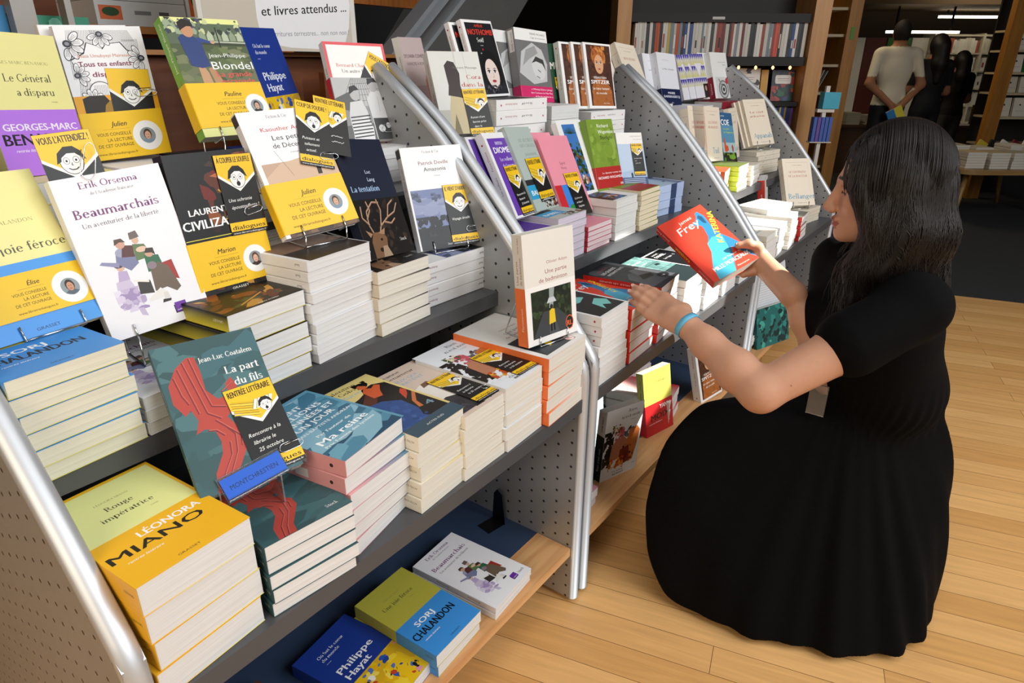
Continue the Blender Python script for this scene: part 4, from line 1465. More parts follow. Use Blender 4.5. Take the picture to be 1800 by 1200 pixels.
def sp_text(a, b='', col='#333333', w=205, pos=(0.30, 0.62), cap=4.2):
    def f(s):
        s.t(a, s.w * pos[0], s.h * 0.34, min(cap, s.h * .3), col, 'l', 0.004)
        if b:
            s.t(b, s.w * pos[1], s.h * 0.34, min(cap, s.h * .3), col, 'l', 0.004)
    return f


def foot_mark(text, col='#333333', x=8, cap=3.6):
    def f(s):
        s.t(text, x, s.h * 0.36, min(cap, s.h * 0.3), col, 'l', 0.004)
    return f


UP = 'upright on the sloping display'
# --- top row
book('pale yellow paperback with violet lower half, leftmost on the highest row', PM('general'), .130, .205, .022, '#efe79c', d_general, spine_col='#efe79c')
book('white paperback with black flower line drawings and a yellow band, highest row', PM('enfants'), .135, .210, .016, '#f3f2f4', d_enfants, pages=PG_WHITE,
     band=(0, 77, YEL, advice('Julien', 0, 77, 74, 101, 25, AV_M), None))
m2 = PM('enfants') @ Matrix.Translation((-0.013, 0.004, -0.024))
book('white paperback with red mark on spine, hidden behind the flower drawing cover', m2, .135, .210, .014, '#f3f2f4', None, foot_mark('A', '#cc2b3a', 188, 5), pages=PG_WHITE)
book('green spined paperback with a boy in blue, propped high on a wire stand', PM('escapade'), .140, .205, .027, '#e9ec9b', d_escapade,
     lambda s: (s.t('Jean-Philippe Blondel', 112, 8, 7, '#f3f7e8', 'l', .006, 84), s.t('La grande escapade', 40, 9, 5, '#c9404a', 'l', .01, 60)), spine_col='#7ab648',
     band=(15, 92, YEL, advice('Pauline', 15, 92, 98, 117, 22, AV_H), None))
stand('wire stand under the green spined paperback with the boy', PM('escapade'), .140, .027, 1.022, 0.07)
book('blue and yellow paperback half hidden behind the boy cover, highest row', PM('hayatst'), .150, .230, .024, '#1d3a92', d_hayat, spine_col='#1d3a92')
book('white paperback with red border and a grey photo of a couple on a boat', PM('clavel'), .140, .205, .020, '#e0525a', d_clavel, foot_mark('Bernard Chambaz  Un autre Eden', '#555', 60, 5), spine_col='#f4f1ee', pages=PG_WHITE,
     band=(0, 131, '#8d8d8d', photo_couple, lambda s: s.r(0, 0, 131, 20, '#c8242c')))
# --- upper row
book('pale yellow and blue paperback with a yellow advice band, upper row by the left rail', PM('elise'), .130, .205, .022, '#efe79c',
     lambda s: (s.r(0, 0, 130, 205, '#efe79c'), s.t('~SORJ CHALANDON', 104, 140, 4.6, '#93935c', 'r', 0, 70), s.t('~Une joie féroce', 128, 104, 11, '#5a5846', 'r', 0, 112), s.t('~roman', 120, 88, 2.6, '#7a7850', 'r', 0, None, .2),
                s.r(0, 0, 130, 92, '#4b9be6'), s.t('GRASSET', 46, 6, 4, '#17365c', 'l', .012, 28)), spine_col='#4b9be6',
     band=(24, 79, YEL, advice('Élise', 24, 79, 78, 105, 21, AV_B), None))
stand('wire stand under the pale yellow and blue paperback, upper row', PM('elise'), .130, .022, 0.8695, 0.06)
book('white paperback with small figures in old court dress, upper row', PM('beau'), .135, .215, .026, '#f0eff4', d_beau, pages=PG_WHITE)
stand('wire stand under the white cover with court figures', PM('beau'), .135, .026, 0.7895, 0.06)
book('black paperback with white capitals and a yellow advice band, upper row', PM('civil'), .130, .205, .026, '#0e0d0d', d_civil,
     band=(10, 80, YEL, advice('Marion', 10, 80, 74, 100, 21, AV_F), None))
book('white paperback with a sandy landscape and a yellow band, held up on a wire stand', PM('decembre'), .140, .205, .018, '#efeff1', d_decembre,
     lambda s: (s.r(0, 178, 205, 205, '#efeff1'), s.t('Les petits de Décembre', 84, 6, 4.6, '#8a2a2e', 'l', .004, 60), s.r(186, 1, 203, 17, '#2a2a2e')), pages=PG_WHITE,
     band=(6, 88, YEL, advice('Julien', 6, 88, 84, 110, 23, AV_M), None))
stand('wire stand under the sandy landscape paperback', PM('decembre'), .140, .018, 0.9065, 0.06)
book('dark navy paperback with a stag on the lower half, upper row', PM('tentation'), .135, .215, .022, '#1c2235', d_tentation, pages=PG_CREAM)
book('white paperback with misty blue jungle photo, on the wire stand at the right rail', PM('amazonia'), .140, .205, .020, '#f1f0f1', d_amazonia,
     lambda s: (s.t('Patrick Deville', 120, 6, 4.4, '#7c2a34', 'l', .004, 46), s.t('Amazonia', 80, 6, 4.4, '#333', 'l', .004, 30), s.r(186, 1, 203, 19, '#2a2a2e')), pages=PG_WHITE)
stand('wire stand under the misty jungle paperback', PM('amazonia'), .140, .020, 0.8260, 0.06)
# --- middle row standing
book('teal paperback with thick red brush strokes, leaning over the front stacks', PM('fils'), .127, .202, .019, '#3f6468', d_fils, sp_text('Jean-Luc Coatalem', 'La part du fils', '#dfe6e4', pos=(.52, .12), cap=4.4), spine_col='#35575c', nom=(135, 215))
book('cream and orange spined paperback with a girl in yellow, standing at the bay end', PM('badm'), .135, .210, .027, '#e7e2da', d_badm,
     lambda s: (s.r(0, 0, 112, 27, '#f3793b'), s.t('Flammarion', 30, 9, 5.4, '#fbe4d4', 'l', .004, 44), s.t('Une partie', 118, 15, 5.4, '#97474c', 'l', 0, 44), s.t('de badminton', 118, 6, 5.4, '#97474c', 'l', 0, 50), s.t('Olivier Adam', 176, 10, 3.4, '#97474c', 'l', 0, 28)),
     spine_col='#e7e2da')
stand('wire stand holding the cream and orange paperback with the girl in yellow', PM('badm'), .135, .027, 0.6870, 0.10, back=.12)

# --- stacks: the top book with its cover, then the copies below it
G1 = 'copies stacked on the front shelf of the near unit'
G2 = 'copies stacked on the upper shelf of the near unit'
G3 = 'copies lying on the low shelf of the near unit'


def stack(key, top_label, n, zb, w, h, col, front, what, group, spine=None, spine_col=None, pages=None, back_col=None, jit=.003, jy=1.2, t_top=None, band=None, m=None, nom=None):
    M = PM(key)
    zt = M.translation.z
    t = (zt - zb) / n
    tt = t_top or t
    book(top_label, M, w, h, tt - .0006, col, front, spine, spine_col, back_col, pages, band, group, m, nom=nom)
    if n > 1:
        pile(M, n - 1, zt - tt, zb, w, h, col, what, group, spine, spine_col, pages, 2, jit, jy, back_col, m)


d_miano = grasset(('Rouge', 'impératrice'), 66, 'LÉONORA MIANO', '#fbbd1c', 'LÉONORA', '#ffffff', 'MIANO', '#1d1a12', 12, cream='#eef0a0')
stack('miano', 'thick pale yellow and orange paperback with black capitals, topmost by the left rail', 4, Z_MID, .134, .211, '#f8bd22', d_miano, 'book down in the thick yellow stack by the left rail', G1, foot_mark('GRASSET', '#5a4a10'), '#f6b92a', PG_WHITE, '#eeea8a')
stack('filsf', 'teal and red paperback lying on top of its stack under the leaning copy', 5, Z_MID, .124, .195, '#3f6468', lambda s: d_fils(s, False), 'book down in the teal edged stack of brush stroke covers', G1, foot_mark('Stock', '#dfe6e4'), '#35575c', PG_WHITE, '#2c474c', nom=(135, 215))
d_cent_sp = lambda s: ([s.l([(0, 1 + i * 1.6), (s.w, 1.4 + i * 1.6)], .5, '#dc8f92') for i in range(int(s.h / 1.6))], s.e(24, s.h / 2, 3, 3, '#3a2a2c', 12), s.r(66, 6, 90, s.h - 6, '#f0e4e0'))
stack('cent', 'sea blue paperback with white capitals and pink striped spine, turned askew on its stack', 6, Z_MID, .130, .178, '#4f8aa4', d_cent, 'book down in the stack under the sea blue cover', G1, d_cent_sp, '#eaa9aa', PG_WHITE, '#2f6480', jit=.004, jy=4)
stack('murene', 'yellow and black paperback with a woman in blue, second stack from the sea blue one', 5, Z_MID, .110, .207, '#e3cf86', d_murene, 'book down in the stack topped by the woman in blue', G1, foot_mark('ACTES SUD', '#6a5a48'), '#ece6d4', PG_CREAM, '#d8d0bc')
stack('partent', 'beige paperback with pale blue capitals, half covered by a bookseller card', 5, Z_MID, .112, .210, '#d8c3b4', d_partent, 'book down in the stack topped by the beige cover', G1, foot_mark('ACTES SUD', '#6a5a48'), '#ece6d4', PG_CREAM, '#d8d0bc')
stack('noirf', 'white paperback with painted kissing faces, lying under a card beside the orange spines', 5, Z_MID, .116, .206, '#e8ebf0', lambda s: d_noir(s, 116), 'book down in the stack topped by the kissing faces', G1, None, '#e4e7ec', PG_CREAM, '#e4e7ec')
stack('badmf', 'white paperback with orange spine lying under the wire stand at the unit end', 5, Z_MID, .143, .222, '#ece9e4', d_badm_top, 'book down in the stack with orange spines at the unit end', G1, None, '#f3793b', PG_CREAM, '#f0d8c8')
d_joie = grasset(('Une joie féroce',), 60, 'SORJ CHALANDON', '#3f93e2', 'SORJ', '#ffffff', 'CHALANDON', '#121a26', 13, cream='#b9b345', cy=.48)
stack('joiek', 'blue lower half of a paperback on top of the tall stack by the left rail', 6, Z_UP, .131, .207, '#3f93e2', d_joie, 'book down in the blue covered stack by the left rail', G2, None, '#3f93e2', pages_mat('ivory_pages', '#ded9c6'), '#e6df6c', jit=.004)
stack('civilk', 'dark gold painted cover on top of the stack next to the court figures', 5, Z_UP, .138, .217, '#0e0d0d', d_civil_top, 'book down in the stack under the dark gold painted cover', G2, foot_mark('GRASSET', '#e8e2cf', 10, 4), '#0e0d0d', PG_WHITE, '#d8c83a')
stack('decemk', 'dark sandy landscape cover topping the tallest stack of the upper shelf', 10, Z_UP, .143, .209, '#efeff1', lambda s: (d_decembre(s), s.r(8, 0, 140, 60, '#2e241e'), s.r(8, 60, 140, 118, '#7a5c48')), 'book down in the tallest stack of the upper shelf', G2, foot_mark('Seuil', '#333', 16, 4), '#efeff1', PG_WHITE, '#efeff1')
stack('tentk', 'stag cover lying on top of the stack left of the white spines', 5, Z_UP, .135, .215, '#1c2235', lambda s: (d_tentation(s), s.r(0, 106, 135, 215, '#1d1a1a')), 'book down in the black edged stack under the stag', G2, None, '#d8cbb4', PG_CREAM, '#15161c', jit=.004)
# white spines turned to the front by the right rail
MZ = pose(0.876, 0.852, 0.825, 86, 0, 0)
book('misty jungle cover lying on top of the white spines by the right rail', pose(1.066, 0.852, 0.825, 88, 0, 0), .140, .205, .0219, '#f1f0f1', d_amazonia_top,
     lambda s: (s.t('Seuil', 12, 8, 5, '#333', 'l', .01), s.t('Amazonia', 150, 8, 5, '#7c2a34', 'l', .004)), '#f1f0f1', '#f1f0f1', PG_WHITE, None, G2)
pile(pose(1.066, 0.852, 0.825, 88, 0, 0), 3, 0.8030, Z_UP, .140, .205, '#f1f0f1', 'white spine down in the stack by the right rail', G2,
     lambda s: (s.t('Seuil', 12, 8, 5, '#333', 'l', .01), s.t('Amazonia', 150, 8, 5, '#7c2a34', 'l', .004)), '#f1f0f1', PG_WHITE, 2, .004, 1.5, '#f1f0f1')
# white backs of the court figure copies between the first two tall stacks
book('court figures cover lying under the wire stand, top of the narrow white stack', pose(0.318, 0.812, 0.789, 5, 0, 0), .120, .205, .0175, '#f0eff4', d_beau, foot_mark('Stock', '#444'), '#eeedf2', '#eeedf2', PG_WHITE, None, G2)
pile(pose(0.318, 0.812, 0.7712, 5, 0, 0), 2, 0.7712, Z_UP, .120, .205, '#f0eff4', 'book down in the narrow white stack beside the blue covered stack', G2, foot_mark('Stock', '#444'), '#eeedf2', PG_WHITE, 2, .002, 1)
# --- low shelf
stack('joief', 'olive yellow and blue paperback with large capitals on the low shelf', 2, Z_LOW, .131, .207, '#b9b345', d_joie, 'olive yellow and blue paperback down on the low shelf', G3, lambda s: (s.r(0, 0, 98, s.h, '#3f93e2'), s.t('GRASSET', 6, s.h * .36, 4, '#10243c', 'l', .01)), '#b9b345', PG_WHITE, '#b9b345', jit=.006, jy=4)
stack('beauf', 'white paperback with court figures lying on the low shelf by the panel', 2, Z_LOW, .135, .215, '#e4e4ea', d_beau, 'white paperback down on the low shelf by the panel', G3, sp_text('Erik Orsenna', 'Beaumarchais', '#44424a', pos=(.55, .18)), '#e4e4ea', PG_WHITE, '#e4e4ea')
stack('hayatf', 'navy and yellow paperback with white name, low shelf at the picture edge', 1, Z_LOW, .138, .212, '#1d3a92', d_hayat, '', G3, None, '#1d3a92', PG_WHITE, '#1d3a92', nom=(150, 230))
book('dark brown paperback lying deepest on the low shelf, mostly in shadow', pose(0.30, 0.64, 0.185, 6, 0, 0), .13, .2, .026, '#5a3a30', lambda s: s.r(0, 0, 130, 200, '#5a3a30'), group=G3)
# books below the couple cover and under the highest row
G4 = 'copies stacked on the highest shelf of the near unit'
for i, (x, c, what) in enumerate(((0.945, '#e6e2de', 'book down in the white stack under the couple on the boat'), (.37, '#efe79c', 'book down under the pale yellow and violet cover'), (.515, '#f3f2f4', 'book down under the flower drawing cover'), (.655, '#26262e', 'book down under the green spined paperback'), (.80, '#1d3a92', 'book down under the half hidden blue cover'))):
    pile(pose(x, 1.06 if i == 0 else 1.13, 1.018, 2, 0, 0), 4 if i == 0 else 3, 1.018, Z_TOP, .13, .2, c, what, G4, None, c, PG_WHITE, 1, .003, 1, c)

# --- cards and clips on the first unit
card('card with a grinning face tucked behind the yellow band of the flower cover', PM('enfants'), 55, 62, -.06, 70, 84, None, 'grin', ('Un roman', 'bouleversant', 'sur le génocide', 'Rwandais'), False, z=.0008)
clip('paper clip at the right edge of the flower drawing cover', PM('enfants'), 96, 104, .003, 0, .04)
card('tilted card with a smiling face on the couple on the boat', PM('clavel'), 64, 122, -.52, 68, 76, "VOUS L'ATTENDIEZ !", 'grin', ('Chamb', None), False, z=.0006)
clip('paper clip low on the grey couple photo', PM('clavel'), 92, 22, .003, 0, .05)
card('card with a startled face on the black paperback with white capitals', PM('civil'), 72, 80, -.02, 62, 118, 'À COUPER LE SOUFFLE', 'gasp', ('Une uchronie', 'époustouflante !'), True, z=.0022)
clip('paper clip on the startled face card', PM('civil'), 100, 110, .0036, .15, .034)
card('card with lightning and a round face above the sandy landscape paperback', PM('decembre'), 74, 112, -.31, 60, 112, 'COUP DE FOUDRE !', 'gasp', ('Puissant et', 'tellement', 'actuel.', '     Julien'), True, z=.003)
card('card of falling books behind the lightning card', PM('decembre'), 116, 128, -.31, 60, 100, 'RENTRÉE LITTÉRAIRE', 'books', (None, None), False, z=.0015)
clip('paper clip on the lightning card', PM('decembre'), 112, 118, .0042, -.1, .036)
card('card with a calm face on the misty jungle paperback', PM('amazonia'), 75, 3, -.02, 65, 122, "IL VIENT D'ARRIVER !", 'grin', ('  Voyage érudit',), True, z=.0018)
clip('paper clip on the calm face card', PM('amazonia'), 112, 30, .003, .05, .034)
card('card of falling books on the teal brush stroke paperback', PM('fils'), 71, 2, .06, 62, 121, 'RENTRÉE LITTÉRAIRE', 'books', ('Rencontre à la', 'librairie le', '25 octobre'), True, z=.0018)
clip('paper clip on the card of the teal brush stroke paperback', PM('fils'), 104, 26, .003, .1, .034)
card('card with a smiling face standing clipped above the court figures cover', PM('beau') @ Matrix.Translation((0, 0, -.012)), 4, 196, .0, 66, 76, "VOUS L'ATTENDIEZ !", 'grin', (None,), False)
clip('long paper clip at the top edge of the court figures cover', PM('beau'), 44, 208, .003, 1.2, .05)
card('card of falling books lying on the beige paperback', PM('partent'), 52, 12, -.03, 60, 118, 'RENTRÉE LITTÉRAIRE', 'books', ('Rencontre à', 'la librairie', 'le 25 octobre'), True)
card('card of falling books lying on the kissing faces paperback', PM('noirf'), 56, 10, -.04, 60, 116, 'RENTRÉE LITTÉRAIRE', 'books', ('Rencontre', 'à la librairie', 'le 30 octobre'), True)
clip('paper clip on the card of the beige paperback', PM('partent'), 92, 34, .0036, .1, .034)

# clear label holder with a blue slip, in front of the leaning teal paperback
hold = empty('label_holder', PM('fils') @ Matrix.Translation((.028, -.012, .006)) @ Matrix.Rotation(.16, 4, 'Z'))
tag(hold, 'clear label holder with a blue name slip at the foot of the teal paperback', 'label holder')
glass = mat('clear_plastic', '#dfe6ea', 0.08, spec=.6, var=.01)
glass.node_tree.nodes['Principled BSDF'].inputs['Transmission Weight'].default_value = 0.92
mb = MB()
mb.box(-.002, -.004, -.004, .080, .030, -.0022).box(-.002, -.004, -.004, .080, -.0022, .010)
mb.build('clear_plate', glass, hold)
zf = PM('filsf').translation.z + .0006
fm = PM('fils')
mb = MB()
for xx in (.02, .095):
    a_ = fm @ Vector((xx, .0, -.0195))
    b_ = fm @ Vector((xx, .0, .004))
    c_ = Vector((b_.x, b_.y, zf))
    d_ = Vector((a_.x, a_.y + .02, zf))
    n_ = Vector((.0018, -.0004, 0))
    vs_ = [a_, b_, c_, d_]
    mb = MB()
    hi_ = hold.matrix_world.inverted()
    mb.add([hi_ @ v for v in vs_] + [hi_ @ (v + n_) for v in vs_], [(0, 1, 2, 3), (7, 6, 5, 4), (0, 4, 5, 1), (1, 5, 6, 2), (2, 6, 7, 3), (3, 7, 4, 0)])
    mb.build('clear_foot', glass, hold)
pr = Pr(80, 26, lambda u, v, k: (u, v, k + .0006))
pr.r(0, 0, 78, 26, '#1d5fd0')
pr.t('MONTCHRESTIEN', 8, 9, 6.5, '#0d1c3c', 'l', 0, 62)
mb = MB()
mb.box(0, 0, -.0006, .078, .026, .0006)
link_mesh('blue_slip', mb.v + pr.v, mb.f + [tuple(i + 8 for i in f) for f in pr.f], PRINT, hold, [lin('#1d5fd0')] * 8 + pr.c)
# ------------------------------------------------------------------ middle bay
ALB = 'white'
H1 = 'copies stacked on the highest shelf of the middle bay'
H2 = 'copies stacked on the upper shelf of the middle bay'
H3 = 'copies stacked on the front shelf of the middle bay'
H4 = 'books kept on the low shelf of the middle bay'


def face(s, cx, cy, k, skin='#ecd9cf', lip='#a8323c', hair='#141214'):
    s.e(cx, cy, k, k * 1.4, skin, 24)
    for d in (-1, 1):
        s.p([(cx + d * k * .15, cy + k * .42), (cx + d * k * .5, cy + k * .56), (cx + d * k * .85, cy + k * .4), (cx + d * k * .5, cy + k * .48)], hair)
        s.e(cx + d * k * .45, cy + k * .2, k * .24, k * .14, '#f7f5f4', 14)
        s.e(cx + d * k * .45, cy + k * .2, k * .13, k * .13, '#2c3038', 12)
        s.l([(cx + d * k * .2, cy + k * .26), (cx + d * k * .45, cy + k * .36), (cx + d * k * .72, cy + k * .24)], k * .07, hair)
    s.l([(cx + k * .12, cy + k * .15), (cx + k * .16, cy - k * .3), (cx - k * .1, cy - k * .36)], k * .06, '#c9a898')
    s.e(cx, cy - k * .7, k * .32, k * .13, lip, 14)


def d_nothomb(s):
    s.r(0, 0, 130, 200, '#f2f1f0')
    s.r(12, 6, 126, 193, '#17171a')
    s.t('AMÉLIE', 68, 182, 7, '#e23a2a', 'c', .02, 36)
    s.t('NOTHOMB', 70, 162, 15, '#e23a2a', 'c', .05, 104)
    s.t('~Soif', 62, 143, 11, '#f0f0ee', 'c', .005, 30)
    s.t('~roman', 62, 133, 3.5, '#d0d0d0', 'c', 0)
    s.e(62, 124, 2, 3, '#d22', 8)
    s.t('Albin Michel', 62, 112, 4, '#e0e0e0', 'c', 0)
    s.e(76, 74, 40, 48, '#0e0d0f', 24)
    face(s, 76, 60, 28)
    s.p([(20, 6), (30, 40), (56, 24), (70, 6)], '#26262a')
    s.p([(126, 6), (120, 40), (96, 22), (80, 6)], '#26262a')
    s.blobs(91, 20, 20, 6, 124, 30, 2, 5, ['#3a3a40', '#55565c', '#1c1c20'], 2)


alb_sp = lambda a, b: (lambda s: (s.e(182, s.h / 2, 2.2, 2.6, '#b8202e', 10), s.t(a, 120, s.h * .36, min(5, s.h * .3), '#b2434a', 'l', .004, 46), s.t(b, 60, s.h * .36, min(5, s.h * .3), '#44444a', 'l', .004, 44), s.e(16, s.h / 2, 2.4, 2.6, '#b8202e', 10)))
book('white framed black paperback with red capitals and a pale face, highest row', PM('nothomb'), .130, .200, .016, '#f2f1f0', d_nothomb, alb_sp('Amélie Nothomb', 'Soif'), pages=PG_WHITE)
book('white spined paperback standing directly behind the pale face cover', PM('nothomb') @ Matrix.Translation((-.024, 0, -.022)), .130, .200, .016, '#f2f1f0', d_nothomb, alb_sp('Amélie Nothomb', 'Soif'), pages=PG_WHITE)


def d_coher(s):
    s.r(0, 0, 115, 217, '#c9b3b0')
    s.r(0, 0, 115, 100, '#b79a98')
    s.t('SYLVAIN COHER', 8, 168, 9, '#4a3a3c', 'l', .02, 100)
    s.t('VAINCRE À ROME', 14, 150, 8, '#5c4a4c', 'l', 0, 96)
    s.p([(92, 60), (90, 110), (98, 126), (108, 120), (110, 60)], '#b9785a')


book('dusty pink paperback with dark capitals behind the rail, highest row', PM('coher'), .115, .217, .020, '#c9b3b0', d_coher, sp_text('Sylvain Coher', 'Vaincre à Rome', '#666'), spine_col='#e8e4dc')


def d_cora(s):
    s.r(0, 0, 140, 205, '#d9d8d2')
    s.r(0, 0, 140, 60, '#b8b4a8')
    s.l([(70, 205), (70, 60)], 3, '#c4c3bc')
    s.l([(96, 205), (96, 60)], 2, '#c9c8c0')
    s.p([(26, 0), (30, 60), (40, 96), (58, 110), (82, 104), (94, 80), (90, 0)], '#c8b78e')
    s.p([(30, 0), (44, 50), (52, 0)], '#7a6a44')
    s.p([(70, 0), (76, 60), (88, 70), (88, 0)], '#8f7d54')
    s.p([(38, 170), (40, 120), (34, 96), (58, 92), (76, 88), (72, 120), (76, 150), (66, 178), (50, 182)], '#2a1712')
    s.t('Vincent Message', 60, 162, 6, '#5a5a58', 'l', 0, 68)
    s.t('~Cora', 134, 136, 10.5, '#b6403c', 'r', .004, 40)
    s.t('~dans la', 136, 117, 10.5, '#b6403c', 'r', .004, 60)
    s.t('~spirale', 136, 98, 10.5, '#b6403c', 'r', .004, 56)


book('grey white paperback showing a dark haired back in a pale coat', PM('cora'), .140, .205, .028, '#d9d8d2', d_cora, sp_text('Cora dans la spirale', 'Vincent Message', '#a04040', pos=(.2, .6), cap=6), spine_col='#eceae6')
card('card of falling books on the pale coat cover', PM('cora'), 74, -8, .02, 66, 118, 'RENTRÉE LITTÉRAIRE', 'books', ("Roman d'une", 'femme prise', 'dans le', 'tourbillon'), True)


def d_malte(s):
    s.r(0, 0, 140, 205, '#a8a8a8')
    s.r(0, 172, 140, 205, '#edecea')
    s.t('PIERRE MICHARD', 132, 190, 6, '#55504e', 'r', 0, 66)
    s.t("L'âge de la lumière", 132, 180, 5, '#66605e', 'r', 0, 64)
    s.r(0, 44, 140, 172, '#6f6f6f')
    s.p([(4, 80), (20, 140), (70, 168), (110, 150), (128, 110), (120, 60), (60, 50)], '#c2c2c2')
    s.p([(20, 100), (40, 146), (80, 160), (92, 140), (50, 120)], '#9a9a9a')
    s.e(88, 96, 26, 34, '#d2d2d2', 20, .5)
    s.p([(60, 110), (80, 130), (112, 122), (120, 90), (106, 110), (80, 116)], '#3c3c3c')
    s.l([(84, 92), (96, 86)], 2.4, '#2c2c2c')
    s.l([(76, 74), (90, 68)], 2.4, '#4a4a4a')


book('grey photo paperback of a sleeping face with a pink band, highest row', PM('malte'), .140, .205, .032, '#a8a8a8', d_malte, lambda s: (s.r(140, 6, 200, 26, '#efeeec'), s.t('PIERRE MICHARD', 144, 10, 6, '#8a3a4a', 'l', 0, 50)), spine_col='#8c8c8c', pages=PG_WHITE,
     band=(0, 44, '#cf2466', lambda s: [s.t(t, 136, 33 - i * 10, 5, '#fbe6ee', 'r', .01, w_) for i, (t, w_) in enumerate((('« Whitney Scharer plonge', 92), ("dans l'univers de Man Ray", 96), ('et la vie moderne »', 78)))], None))
book('grey photo paperback half hidden behind the sleeping face cover', PM('malte') @ Matrix.Translation((-.046, 0, -.036)), .140, .205, .024, '#a8a8a8', d_malte, None, spine_col='#e4e3e1', pages=PG_WHITE)


def d_spitz(s):
    s.r(0, 0, 130, 200, '#f2f1f0')
    s.r(12, 8, 126, 194, '#4a2a1c')
    s.blobs(95, 40, 12, 90, 126, 194, 4, 12, ['#3c2014', '#5a3220', '#4a2a1c', '#6a3c24'])
    s.p([(18, 8), (24, 70), (44, 92), (88, 92), (112, 64), (118, 8)], '#a8622f')
    s.blobs(96, 26, 20, 8, 116, 80, 4, 11, ['#b46a34', '#9c5828', '#a8622f'])
    s.e(66, 160, 34, 30, '#b5682c', 22)
    s.blobs(97, 40, 34, 140, 100, 192, 3, 8, ['#c47a38', '#a85c24', '#d08c48', '#944e1e'])
    face(s, 66, 136, 21, '#d9a47c', '#b0604c', '#6a3c20')
    s.t('SÉBASTIEN', 64, 92, 6.5, '#f6f2ee', 'c', .02, 60)
    s.t('SPITZER', 64, 76, 12, '#ffffff', 'c', .04, 88)
    s.t('Le cœur battant', 64, 58, 8, '#f3ece4', 'c', .008, 80)
    s.t('du monde', 64, 44, 8, '#f3ece4', 'c', .008, 52)
    s.t('Albin Michel', 84, 14, 4, '#f3ece4', 'c', 0, 30)


sp_s = alb_sp('Sébastien Spitzer', 'Le cœur battant')
for i in range(3):
    book(('white spined paperback with a curly haired child on the cover, foremost of three', 'white spined paperback, middle one of the three with the curly haired child', 'white spined paperback, left one of the three with the curly haired child')[i],
         PM('spitz') @ Matrix.Translation((-.044 * i, .001 * i, -.010 * i)), .130, .200, .024, '#f2f1f0', d_spitz, sp_s, pages=PG_WHITE, group='copies with the curly haired child')
book('dark green paperback wedged behind the curly haired child covers', pose(1.78, 1.19, 1.04, -6, 76, 0), .14, .205, .02, '#1d4a34', lambda s: (s.r(0, 0, 140, 205, '#1d4a34'), s.t('MUR', 90, 130, 22, '#e8e4d8', 'c', .05), s.r(0, 0, 140, 40, '#17171a')))
card('card of falling books at the foot of the dark green paperback', pose(1.78, 1.19, 1.04, -6, 76, 0), 70, 6, 0, 60, 100, 'RENTRÉE LITTÉRAIRE', 'books', (None, None), False)

# highest shelf stacks
MN = pose(1.600, 1.065, 1.096, 84, 0, 0)
book('grey white cover lying on the stack under the pale face paperback', MN, .130, .200, .027, '#f2f1f0', lambda s: (s.r(0, 0, 130, 200, '#f2f1f0'), s.r(12, 6, 126, 193, '#2a2a2e')), alb_sp('Amélie Nothomb', 'Soif'), '#f2f1f0', '#f2f1f0', PG_WHITE, None, H1)
pile(MN, 4, 1.069, Z_TOP, .130, .200, '#f2f1f0', 'white spined book down in the stack under the pale face paperback', H1, alb_sp('Amélie Nothomb', 'Soif'), '#f2f1f0', PG_WHITE, 2, .004, 2, '#f2f1f0')
pile(pose(1.64, 1.075, 1.072, -2, 0, 0), 4, 1.072, Z_TOP, .14, .205, '#e6e4e0', 'book down in the white stack under the sleeping face', H1, None, '#e6e4e0', PG_WHITE, 1, .003, 1, '#e6e4e0')
MS = pose(2.09, 1.075, 1.043, 88, 0, 0)
pile(MS, 4, 1.043, Z_TOP, .130, .200, '#f2f1f0', 'white spined book down in the stack under the curly haired child', H1, sp_s, '#f2f1f0', PG_WHITE, 1, .004, 2, '#f2f1f0')
pile(pose(1.30, 1.12, 1.018, 0, 0, 0), 3, 1.018, Z_TOP, .13, .2, '#dcdad6', 'book down in the stack under the dark haired back cover', H1, None, '#dcdad6', PG_WHITE, 1, .003, 1, '#dcdad6')


# --- upper row of the middle bay
def d_diome(s):
    s.r(0, 0, 130, 200, '#f0eff0')
    s.r(12, 6, 126, 194, '#6a3fae')
    s.t('FATOU', 62, 178, 8, '#f4f0fa', 'c', .02, 34)
    s.t('DIOME', 64, 158, 15, '#ffffff', 'c', .04, 78)
    s.t('~Les veilleurs', 70, 138, 9, '#f0eaf8', 'c', .004, 64)
    s.t('~de Sangomar', 72, 122, 9, '#f0eaf8', 'c', .004, 66)
    for q in ([(40, 30), (70, 36), (110, 28)], [(60, 14), (66, 40), (80, 60)], [(50, 44), (70, 36), (100, 50)]):
        s.l(q, 1.2, '#221436')


def d_violet(s):
    s.r(0, 0, 130, 200, '#e4e2e6')
    s.r(12, 6, 126, 194, '#5a3798')


book('violet paperback with white frame and white capitals, upper row of the middle bay', PM('diome'), .135, .208, .022, '#f0eff0', d_diome, alb_sp('Fatou Diome', 'Les veilleurs'), pages=PG_WHITE)
book('white framed violet paperback mostly hidden behind its twin by the rail', PM('diome') @ Matrix.Translation((-.030, .012, -.028)), .130, .200, .022, '#f0eff0', d_violet, None, pages=PG_WHITE)
card('card of falling books on the violet paperback', PM('diome'), 38, 2, .02, 66, 122, 'RENTRÉE LITTÉRAIRE', 'books', ('Rencontre à la', 'librairie le', '23 décembre'), True)


